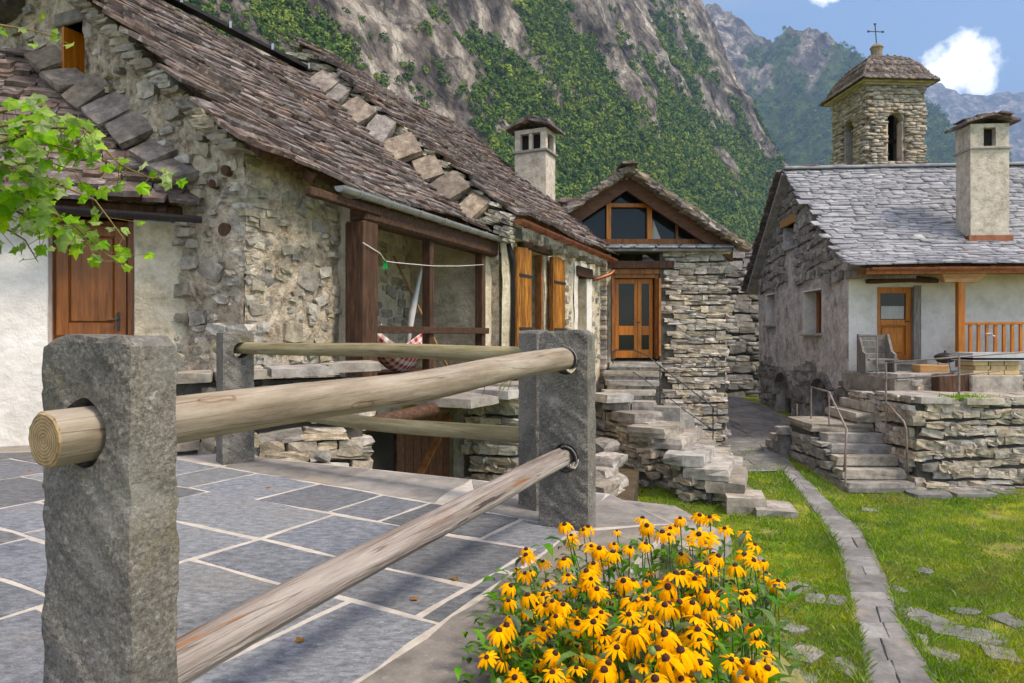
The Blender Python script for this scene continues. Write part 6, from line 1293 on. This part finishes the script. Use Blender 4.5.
zr0 = tz1 + .2; cap = [(1.0, 0), (.90, .16), (.82, .48), (.68, .90), (.50, 1.26), (.30, 1.50), (.12, 1.60)]
cxm, cym, hx, hy = ws_ / 2, 1.5, ws_ / 2 + .36, 1.5 + .36
rf = part('roof', G().add(np.vstack([TW.pts([(cxm - s * hx, cym - s * hy, zr0 + z), (cxm + s * hx, cym - s * hy, zr0 + z), (cxm + s * hx, cym + s * hy, zr0 + z), (cxm - s * hx, cym + s * hy, zr0 + z)]) for s, z in cap]), [(i * 4 + j, i * 4 + (j + 1) % 4, i * 4 + 4 + (j + 1) % 4, i * 4 + 4 + j) for i in range(len(cap) - 1) for j in range(4)] + [(24, 25, 26, 27)]), 'roof_slate', tw)
sc_ = np.array([c[0] for c in cap]); zc_ = np.array([c[1] for c in cap]); pcs = []
z = 0.0
while z < 1.55:
    s = np.interp(z, zc_, sc_); ds_ = np.interp(z + .1, zc_, sc_) - s
    for (ax, sg) in ((0, -1), (1, -1), (0, 1), (1, 1)):
        half = (hy if ax == 0 else hx) * s; q = -half
        while q < half:
            w = min(random.uniform(.2, .45), half - q + .05); m0 = q + w / 2
            c = TW.p(cxm + (sg * hx * s if ax == 0 else m0), cym + (sg * hy * s if ax == 1 else m0), zr0 + z + .04); outv = (TW.u if ax == 0 else TW.n) * sg; along = TW.n if ax == 0 else TW.u
            slope = math.atan2(.1, max(.02, -ds_ * (hx if ax == 0 else hy))); up = nrm(-outv * math.cos(slope) + TW.z * math.sin(slope)); nn = nrm(outv * math.sin(slope) + TW.z * math.cos(slope)); x = np.cross(up, nn)
            pcs.append((mtx(c + nn * .03, x, up, nn, w, .34, .05), 1)); q += w
    z += .11
scatter(pcs, 'slab', 'roof_slate', rf, 'slate', 0, 'slate_cover')
ct = TW.p(cxm, cym, zr0 + 1.55)
kn = part('finial', G().tube([ct + (0, 0, z) for z in (0, .1, .35, .55, .62, .75, .84)], [.30, .26, .25, .27, .31, .22, .06], 14), 'tower_mortar', tw)
cr0 = ct + (0, 0, .8); lean = np.array((-.08, 0, 1.0)); part('cross', G().beam(cr0, cr0 + lean * .98, .035, .035, up=(0, 1, 0)).beam(cr0 + lean * .62 - TW.u * .36, cr0 + lean * .62 + TW.u * .36, .035, .035), 'iron_black', tw)
for k, q in enumerate((cr0 + lean * .98, cr0 + lean * .62 - TW.u * .36, cr0 + lean * .62 + TW.u * .36)): part('cross_tip', G().beam(q - (.055, 0, 0), q + (.055, 0, 0), .03, .09), 'iron_black', tw)
# church body under the tower, hidden behind the right-hand roof
cb = thing('church', TW.p(1, 3.2, 0), 'stone church body below the bell tower behind the slate roof', 'church'); part('wall', G().fb(TW, -1, 12, 3.1, 12, 0, E + 3.0), 'tower_stone', cb); part('roof', G().fprism(Frame(TW.p(-1.3, 7.5, 0)[:2], -TW.n[:2]), [(-4.9, E + 3), (4.9, E + 3), (0, E + 5.2)], 0, 14), 'roof_grey', cb)
# ------------------------------------------------------------------ house at the end of the alley
HE = Frame((4.9, 25.5), (1, .05)); he = thing('stone_house', HE.p(0, 0, 0), 'dark stone house closing the end of the alley', 'house')
hw = part('wall', G().fb(HE, 0, 6, .05, 5, 0, E + 3.3), 'mortar_dark', he)
scatter(courses(HE, 0, 6, .5, E + 3.2, .06, .2, (.16, .3), (.3, .7), tilt=.06), 'stone', 'dark_stone', hw, 'stone', 120, 'stone_fill')
def SH(a, t): m_ = t / math.hypot(1, .06); return HE.p(-.4 + a, -.15 + m_, E + 3.25 + .06 * m_)
make_roof(he, SH, 6.8, 3.4, .22, (.3, .6), .05, 'roof_slate', 60)
# alley wall between annex and end house on the left
AW = Frame((4.66, 21.4), (.25, 1)); al = thing('alley_house', (4.9, 21.5, 0), 'stone house on the shaded side of the alley', 'house'); part('wall', G().prism([(1.5, 21.4), (4.66, 21.4), (5.1, 25.5), (1.5, 25.5)], 0, E + 2.4), 'dark_stone', al); part('roof', G().prism([(1.3, 21.35), (4.8, 21.35), (5.25, 25.4), (1.3, 25.4)], E + 2.4, E + 2.6), 'roof_slate', al)
# ------------------------------------------------------------------ flagstone path and alley
path = struct('path', raw_mesh('path', np.zeros((0, 3)), [], None))
Lpx = [(870, 720), (866, 683), (855, 625), (847, 582), (838, 549), (829, 533), (810, 507), (781, 471), (765, 452), (752, 437), (738, 418)]
Rpx = [(962, 720), (937, 683), (902, 625), (888, 582), (873, 551), (862, 533), (831, 504), (802, 476), (779, 452), (772, 437), (757, 418)]
def gproj(px, py):
    z = 0.0
    for _ in range(6): q = PZ(px, py, z); z = float(gz(q[0], q[1]))
    return q
PLw = np.array([gproj(*p)[:2] for p in Lpx]); PRw = np.array([gproj(*p)[:2] for p in Rpx])
cum = np.concatenate([[0], np.cumsum(np.linalg.norm(np.diff((PLw + PRw) / 2, axis=0), axis=1))])
def path_at(s): return np.array([np.interp(s, cum, PLw[:, i]) for i in (0, 1)]), np.array([np.interp(s, cum, PRw[:, i]) for i in (0, 1)])
random.seed(5)
bed = G(); ns = 60; vv = []
for i in range(ns + 1):
    l, r_ = path_at(cum[-1] * i / ns); e_ = nrm(np.array((*(l - r_), 0)))[:2]
    for q in (l + e_ * .03, r_ - e_ * .03): vv.append((*q, float(gz(*q)) + .012))
bed.add(vv, [(2 * i, 2 * i + 1, 2 * i + 3, 2 * i + 2) for i in range(ns)]); part('path_bed', bed, 'path_stone', path)
s = 0.0
while s < cum[-1] - .05:
    d = random.uniform(.24, .52); e_ = min(s + d, cum[-1]); l0, r0 = path_at(s); l1, r1 = path_at(e_); sk = random.gauss(0, .02)
    cut = [0, 1] if random.random() < .68 else [0, random.uniform(.38, .62), 1]
    for c0, c1 in zip(cut[:-1], cut[1:]):
        out0, out1 = random.gauss(0, .025), random.gauss(0, .025)
        q = [l0 + (r0 - l0) * (c0 + (out0 if c0 == 0 else 0)), l0 + (r0 - l0) * (c1 + (out1 if c1 == 1 else 0)), l1 + (r1 - l1) * (c1 + (out1 if c1 == 1 else 0)), l1 + (r1 - l1) * (c0 + (out0 if c0 == 0 else 0))]
        q = [tuple(p) for p in q]
        if area(q) < 0: q = q[::-1]
        slab_piece('path_slab', q, 0, .032, 'path_stone', path, .004, .006, zf=lambda x, y: float(gz(x, y)), cham=.01)
    s = e_
alley = struct('alley_paving', raw_mesh('alley_paving', np.zeros((0, 3)), [], None)); ap2 = [(4.45, 13.5), (5.65, 13.7), (6.1, 15.6), (4.75, 14.6)]; ap = [(4.75, 14.6), (6.1, 15.6), (7.75, 16.0), (8.2, 21), (8.4, 25.3), (5.1, 25.3), (4.8, 20)]
part('alley_bed', G().add([(x, y, float(gz(x, y)) + .010) for x, y in ap], [tuple(range(len(ap)))]).add([(x, y, float(gz(x, y)) + .008) for x, y in ap2], [(0, 1, 2, 3)]), 'path_stone', alley)
for a0, a1, b0, b1 in [tuple(v * 1.35 for v in c) for c in split((3.0, 7.5, 9.8, 19.5))]:
    for cp_ in (ap, ap2):
      q = clip_poly([(a0, b0), (a1, b0), (a1, b1), (a0, b1)], cp_)
      if len(q) >= 3 and area(q) > .04: slab_piece('alley_slab', q, 0, .03, 'path_stone', alley, .014, .015, zf=lambda x, y: float(gz(x, y)))
# flat rocks showing through the turf
rock_spots = [(795, 590, .55), (815, 600, .4), (838, 602, .35), (790, 628, .35), (805, 655, .45), (845, 668, .4), (800, 678, .35), (870, 511, .35), (925, 572, .25), (905, 612, .5), (930, 622, .6), (955, 632, .55), (985, 640, .5), (965, 612, .35), (1000, 655, .4), (915, 640, .35), (940, 655, .35), (1010, 622, .4), (760, 560, .2), (700, 520, .2), (895, 590, .3)]
for k, (px, py, w) in enumerate(rock_spots):
    q = gproj(px, py); th = random.random() * 3; M = mtx((q[0], q[1], q[2] - .018), (math.cos(th), math.sin(th), 0), (-math.sin(th), math.cos(th), 0), (random.gauss(0, .04), random.gauss(0, .04), 1), w * .8, w * random.uniform(.45, .65), .075)
    inst('turf_rock', protos('slab', 'path_stone')[k % 8][0], M, ground)
# ------------------------------------------------------------------ grass
def grass(n, seed):
    r = np.random.default_rng(seed); Y = 5.2 + (17.5 - 5.2) * r.random(n * 3) ** 1.45; pxs = r.uniform(560, 1060, n * 3); X = (pxs - CX) / FPX * Y; extra = r.random(n * 3)
    keep = np.ones(len(X), bool); cxl = np.interp(Y, PLw[:, 1], PLw[:, 0]) + .03; cxr = np.interp(Y, PRw[:, 1], PRw[:, 0]) - .03
    keep &= ~((X > cxl) & (X < cxr))
    keep &= ~((X > 7.2) & (Y > 12.25)) & ~((X > 5.9) & (Y > 12.3)) & ~(Y > 15.5) & ~((Y > 13.4) & (X < 4.6)) & ~((X > 5.4) & (Y > 14.8))
    spoly = [p[:2] for p in Lw] + [p[:2] for p in Rw[::-1]]; cand = np.where((X < 5) & (Y > 10.2))[0]; bad = [q for q in cand if inside_poly(X[q], Y[q], spoly)]; keep[bad] = False; keep &= ~((X < 1.95) & (Y > 12.6))
    dens = fbm(np.c_[X * .9, Y * .9, X * 0], 3, 77) * .5 + .5 + .3 * fbm(np.c_[X * 4, Y * 4, X * 0], 2, 78); keep &= r.random(len(X)) < np.clip(dens * 1.9 - .42, .04, 1)
    keep &= X > -.2
    X, Y = X[keep][:n], Y[keep][:n]; k = len(X); Z = gz(X, Y)
    h = r.uniform(.012, .038, k) * (1 + 1.3 * (r.random(k) < .06)) * np.where(Y > 9, 1.15, 1); an_ = r.random(k) * 6.283; wd = r.uniform(.0025, .005, k) * np.clip(Y / 6.5, 1, 2.4); edge_ = np.minimum(np.abs(X - np.interp(Y, PLw[:, 1], PLw[:, 0])), np.abs(X - np.interp(Y, PRw[:, 1], PRw[:, 0]))); h = h * np.where(edge_ < .07, 1.7, 1); ln = r.normal(0, .45, (k, 2)) * h[:, None]
    u_ = np.c_[np.cos(an_), np.sin(an_)] * wd[:, None]; b = np.c_[X, Y]
    v = np.empty((k, 4, 3)); v[:, 0, :2] = b - u_; v[:, 1, :2] = b + u_; v[:, 2, :2] = b + ln * .45 + u_ * .6; v[:, 3, :2] = b + ln; v[:, 0, 2] = Z - .004; v[:, 1, 2] = Z - .004; v[:, 2, 2] = Z + h * .6; v[:, 3, 2] = Z + h
    o = bpy.data.objects.new('grass', big_mesh('grass', v.reshape(-1, 3), np.arange(k * 4).reshape(k, 4), 'grass_blade')); C.objects.link(o); o['kind'] = 'stuff'; o['label'] = 'short mown grass of the lawn either side of the path'; o['category'] = 'grass'
grass(230000, 4)
# ------------------------------------------------------------------ yellow coneflowers
def petal_mesh(k):
    r = np.random.default_rng(600 + k); g = G(); n = int(r.integers(11, 16)); droop = r.uniform(.5, 1.3)
    for i in range(n):
        a = 2 * math.pi * i / n + r.normal(0, .08); L_ = .036 * r.uniform(.82, 1.12); w = .0056 * r.uniform(.8, 1.15); dr_ = droop + r.normal(0, .12); tw = r.normal(0, .25)
        rad = np.array((math.cos(a), math.sin(a), 0)); tan = np.array((-math.sin(a), math.cos(a), 0)); rows = []
        for t, ww in ((0, .45), (.3, .9), (.65, 1.0), (.9, .62), (1.0, .1)):
            ph_ = dr_ * t; p = rad * (.007 + L_ * t * math.cos(ph_ * .75)) + np.array((0, 0, -L_ * t * math.sin(ph_) * 1.0 + .002)); tt = tan * math.cos(tw * t) + np.array((0, 0, math.sin(tw * t)))
            rows += [p - tt * w * ww, p + np.array((0, 0, .0012 * ww)), p + tt * w * ww]
        f = []
        for j in range(4):
            for q in (0, 1): f.append((j * 3 + q, j * 3 + q + 1, j * 3 + 4 + q, j * 3 + 3 + q))
        g.add(rows, f)
    me = bpy.data.meshes.new('petals'); me.from_pydata([tuple(x) for x in g.arr()], [], g.f); me.materials.append(MATS['petal']); me.polygons.foreach_set('use_smooth', [True] * len(me.polygons)); return me
PET = [petal_mesh(k) for k in range(9)]
cm = raw_mesh('centre', G().tube([(0, 0, z) for z in (-.002, .002, .007, .011, .0135)], [.0085, .0108, .0105, .0075, .002], 10).arr(), G().tube([(0, 0, z) for z in (-.002, .002, .007, .011, .0135)], [.0085, .0108, .0105, .0075, .002], 10).f, 'cone', True)
fl = thing('coneflower_clump', (.75, 1.9, 1.3), 'dense clump of yellow coneflowers with dark domed centres beside the terrace', 'flowers')
fr_ = random.Random(12); heads = []; tries = 0
out_poly = [(478, 700), (482, 655), (500, 628), (508, 590), (515, 560), (540, 532), (585, 517), (640, 516), (690, 512), (712, 512), (742, 530), (780, 560), (785, 590), (760, 600), (768, 640), (790, 690), (790, 720), (478, 720)]
while len(heads) < 255 and tries < 20000:
    tries += 1; px, py = fr_.uniform(470, 800), fr_.uniform(508, 712)
    if not inside_poly(px, py, out_poly): continue
    zt = -.70 + .05 * math.sin(px * .02) + fr_.uniform(-.13, .06) - (.10 if px > 720 else 0) - .05 * (px < 540)
    Y = -zt * FPX / (py - HY)
    if Y > 2.62: Y = fr_.uniform(2.3, 2.62)
    p = P(px, py, Y)
    if any(np.linalg.norm(p - q) < .032 for q in heads): continue
    heads.append(p)
stem = G()
def groundz(x, y): return float(gz(x, y))
for p in heads:
    tn = nrm(np.array((fr_.gauss(-.05, .22), fr_.gauss(-.28, .22), 1.0))); x = nrm(np.cross((0, 1, .1), tn)); y = np.cross(tn, x); an_ = fr_.random() * 6; xx_ = x * math.cos(an_) + y * math.sin(an_); yy_ = np.cross(tn, xx_); s = fr_.uniform(.66, .98) * (1.0 if fr_.random() > .1 else .62)
    h = inst('flower_head', PET[fr_.randrange(9)], mtx(p, xx_, yy_, tn, s, s, s), fl)
    c = bpy.data.objects.new('centre', cm); C.objects.link(c); c.parent = h; c.scale = (.85, .85, .9)
    d = (p[0] - RE0[0]) * FW[0] + (p[1] - RE0[1]) * FW[1]; bx, by = p[0] * .82 + .75 * .18, p[1] * .82 + 1.9 * .18
    dd = (bx - RE0[0]) * FW[0] + (by - RE0[1]) * FW[1]
    if dd < .06: bx += FW[0] * (.08 - dd); by += FW[1] * (.08 - dd)
    b = np.array((bx, by, max(1.2, min(groundz(bx, by), 1.45)))); m1 = (p + b) / 2 + np.array((fr_.gauss(0, .02), fr_.gauss(0, .02), .06))
    stem.tube([b, m1, p - tn * .004], [.0032, .0026, .0020], 5, cap=False)
part('stems', stem, 'plant_leaf', fl, smooth=True, kind='stuff')
def leaf_cloud(n, seed):
    r = np.random.default_rng(seed); V = []; F = []; k = 0
    H_ = np.array(heads)
    for i in range(n):
        h = H_[r.integers(len(H_))]; t = r.uniform(.04, .62); base = h + r.normal(0, .055, 3) * (1, 1, .3); base[2] = h[2] - .03 - t * .42
        dd = (base[0] - RE0[0]) * FW[0] + (base[1] - RE0[1]) * FW[1]
        if dd < .0 and base[2] < TZ + .03: base[2] = TZ + r.uniform(.03, .14)
        a = r.random() * 6.283; L_ = r.uniform(.035, .08); w = L_ * r.uniform(.14, .23); up = r.uniform(-.3, .9); d = nrm((math.cos(a), math.sin(a), up)); sd = nrm(np.cross(d, (0, 0, 1))); nn = np.cross(sd, d); rows = []
        for t_, ww, b in ((0, .12, 0), (.3, .9, .1), (.65, .8, .05), (1, .04, -.22)):
            c = base + d * L_ * t_ + nn * L_ * b; rows += [c - sd * w * ww + nn * w * .3 * ww, c, c + sd * w * ww + nn * w * .3 * ww]
        V.append(rows); F.append(np.array([(j * 3 + q, j * 3 + q + 1, j * 3 + 4 + q, j * 3 + 3 + q) for j in range(3) for q in (0, 1)]) + k); k += 12
    o = bpy.data.objects.new('foliage', big_mesh('foliage', np.vstack(V) - base_of(fl), np.vstack(F), 'plant_leaf', True)); C.objects.link(o); o.parent = fl; o['kind'] = 'stuff'
leaf_cloud(3400, 9)
for k in range(14):
    p = heads[fr_.randrange(len(heads))] + np.array((fr_.gauss(0, .05), fr_.gauss(0, .05), -.03)); part('bud', G().tube([p, p + (0, 0, .008), p + (0, 0, .018)], [.004, .009, .003], 8), 'vine_leaf', fl, smooth=True)
# ------------------------------------------------------------------ grape vine reaching in from the side
def leaf_shape(k):
    r = np.random.default_rng(800 + k); pts = []
    for a, rad in ((-150, .42), (-125, .62), (-95, .50), (-60, .78), (-35, .58), (0, 1.0), (35, .58), (60, .78), (95, .50), (125, .62), (150, .42)):
        t = R(a + r.normal(0, 4)); q = rad * r.uniform(.9, 1.1); pts.append((q * math.sin(t), q * math.cos(t), .10 * r.normal() - .14 * abs(math.sin(t)) * q + .05 * math.cos(t)))
    n = len(pts); v = [(0, -.12, 0)] + pts; f = [(0, i + 1, i + 2) for i in range(n - 1)] + [(0, n, 1)]
    me = bpy.data.meshes.new('leaf'); me.from_pydata(v, [], f); me.materials.append(MATS['vine_leaf']); return me
LEAF = [leaf_shape(k) for k in range(8)]
vr = random.Random(31); YV = 2.75
vine = thing('grape_vine', (-2.9, 2.8, TZ), 'bright green leafy vine branches hanging in front of the brown door', 'vine')
curves = [[(-120, 200), (-20, 150), (40, 128), (85, 128), (120, 165), (150, 178), (175, 176)], [(-60, 120), (0, 112), (30, 105), (60, 118), (95, 122)], [(-40, 190), (10, 195), (40, 205), (70, 222), (100, 250), (128, 268)], [(-20, 165), (30, 175), (60, 185), (95, 200), (125, 240)], [(-60, 20), (0, 25), (30, 30), (60, 38)], [(-30, 230), (0, 225), (25, 240), (38, 262)], [(-50, 150), (0, 140), (35, 140), (70, 150), (105, 160), (130, 178)], [(-50, 175), (10, 165), (50, 162), (85, 175)], [(-40, 210), (5, 205), (35, 222), (50, 235)], [(-30, 130), (10, 125), (40, 118), (50, 108)]]
sg_ = G(); hub = P(-150, 190, YV); trunk = [np.array((-2.9, 2.8, TZ)), np.array((-2.95, 2.8, TZ + .7)), hub * .5 + np.array((-2.8, 2.75, TZ + 1.4)) * .5, hub]
sg_.tube(trunk, [.03, .026, .02, .014], 8)
ln_n = 0
for ci, cv in enumerate(curves):
    dep = [YV + vr.uniform(-.25, .25)] * len(cv); pts = [hub] + [P(x, y, dep[0] + .05 * i * vr.uniform(-1, 1)) for i, (x, y) in enumerate(cv)]
    sm = []
    for i in range(len(pts) - 1):
        for t in (0, .33, .66): sm.append(pts[i] * (1 - t) + pts[i + 1] * t)
    sm.append(pts[-1]); sg_.tube(sm, np.linspace(.008, .0018, len(sm)), 6)
    arr = np.array(sm); seg = np.concatenate([[0], np.cumsum(np.linalg.norm(np.diff(arr, axis=0), axis=1))]); Ls = seg[-1]; first = seg[min(4, len(seg) - 1)]
    s = first
    while s < Ls + .01:
        c = np.array([np.interp(s, seg, arr[:, i]) for i in range(3)]); taper = 1 - .55 * (s / Ls) ** 2
        for rep in range(3 if s < Ls * .7 else 1):
            sz = vr.uniform(.032, .058) * taper * 1.2; off = np.array((vr.gauss(0, .035), vr.gauss(0, .05), vr.gauss(-.015, .035))); nn = nrm((vr.gauss(.1, .5), -1 + vr.gauss(0, .4), .55 + vr.gauss(0, .4))); ydir = nrm(np.array((vr.gauss(.3, .6), 0, -1 + vr.gauss(0, .5)))); ydir = nrm(ydir - nn * (ydir @ nn)); xdir = np.cross(ydir, nn)
            inst('leaf', LEAF[vr.randrange(8)], mtx(c + off, xdir, ydir, nn, sz, sz, sz), vine); sg_.tube([c, c + off], .0012, 4, cap=False); ln_n += 1
        s += vr.uniform(.028, .052)
part('stem', sg_, 'vine_stem', vine, smooth=True)
# tuft on the platform wall, stray plants by the ledge
tf = thing('weed_tuft', P(965, 402, 12.5), 'small bright green weed tuft on top of the dry-stone platform wall', 'plant'); V = []; F = []
for k in range(160):
    b = P(965, 404, 12.52) + np.array((vr.gauss(0, .22), vr.gauss(0, .06), 0)); b[2] = L1 - .02; d = nrm((vr.gauss(0, .7), vr.gauss(-.2, .6), 1)); sd = nrm(np.cross(d, (0, 1, 0))); L_ = vr.uniform(.05, .16); V += [b - sd * .012, b + sd * .012, b + d * L_ * .6 + sd * .014, b + d * L_]; F.append((4 * k, 4 * k + 1, 4 * k + 2, 4 * k + 3))
part('leaves', G().add(V, F), 'vine_leaf', tf, kind='stuff')
wl = thing('wild_stems', FFm.p(3.5, -.9, E - .75), 'thin yellow-green stems growing on the grey slab ledge', 'plant'); g = G(); V = []; F = []
for k in range(9):
    b = FFm.p(3.0 + .16 * k, -.95 + vr.gauss(0, .1), E - .76); t = b + np.array((vr.gauss(0, .18), vr.gauss(0, .1), vr.uniform(.25, .6))); g.tube([b, (b + t) / 2 + (vr.gauss(0, .04), 0, .03), t], [.005, .004, .002], 5)
    for j in range(7):
        c = b + (t - b) * (j + 1) / 7.5; a = vr.random() * 6.28; d = np.array((math.cos(a), math.sin(a), .3)); sd = nrm(np.cross(d, (0, 0, 1))); i0 = len(V); V += [c, c + d * .03 - sd * .014, c + d * .06, c + d * .03 + sd * .014]; F.append((i0, i0 + 1, i0 + 2, i0 + 3))
part('stems', g, 'vine_stem', wl); part('leaves', G().add(V, F), 'vine_leaf', wl, kind='stuff')
# fallen leaves on the terrace
for k, (px, py) in enumerate(((18, 436), (60, 446), (268, 487), (415, 598), (508, 612), (456, 578), (300, 640), (30, 470))):
    q = PZ(px, py, TZ + .006); th = vr.random() * 6; lm_ = LEAF[k].copy(); lm_.materials.clear(); lm_.materials.append(MATS['dry_leaf']); o = bpy.data.objects.new('fallen_leaf', lm_); C.objects.link(o); o.matrix_basis = Matrix(mtx(q, (math.cos(th), math.sin(th), 0), (-math.sin(th), math.cos(th), 0), (0, 0, 1), .026, .026, .02).tolist()); o['label'] = 'small dry leaf lying on the terrace flagstones'; o['category'] = 'leaf'; o['group'] = 'fallen leaves on the terrace'
# ------------------------------------------------------------------ valley haze
def haze():
    me = raw_mesh('haze', G().fb(Frame((0, 0), (1, 0)), -4200, 6900, -400, 6400, -12, 2150).arr(), G().fb(Frame((0, 0), (1, 0)), -4200, 6900, -400, 6400, -12, 2150).f, None)
    m = bpy.data.materials.new('haze'); m.use_nodes = True; N = m.node_tree.nodes; N.clear(); o = N.new('ShaderNodeOutputMaterial'); v = N.new('ShaderNodeVolumePrincipled')
    v.inputs['Color'].default_value = (.38, .60, 1.0, 1); v.inputs['Density'].default_value = .0002; v.inputs['Anisotropy'].default_value = .2; m.node_tree.links.new(v.outputs[0], o.inputs['Volume']); me.materials.append(m)
    ob = bpy.data.objects.new('haze', me); C.objects.link(ob); ob['kind'] = 'stuff'; ob['label'] = 'thin blue valley haze over the far mountains'; ob['category'] = 'haze'
haze()
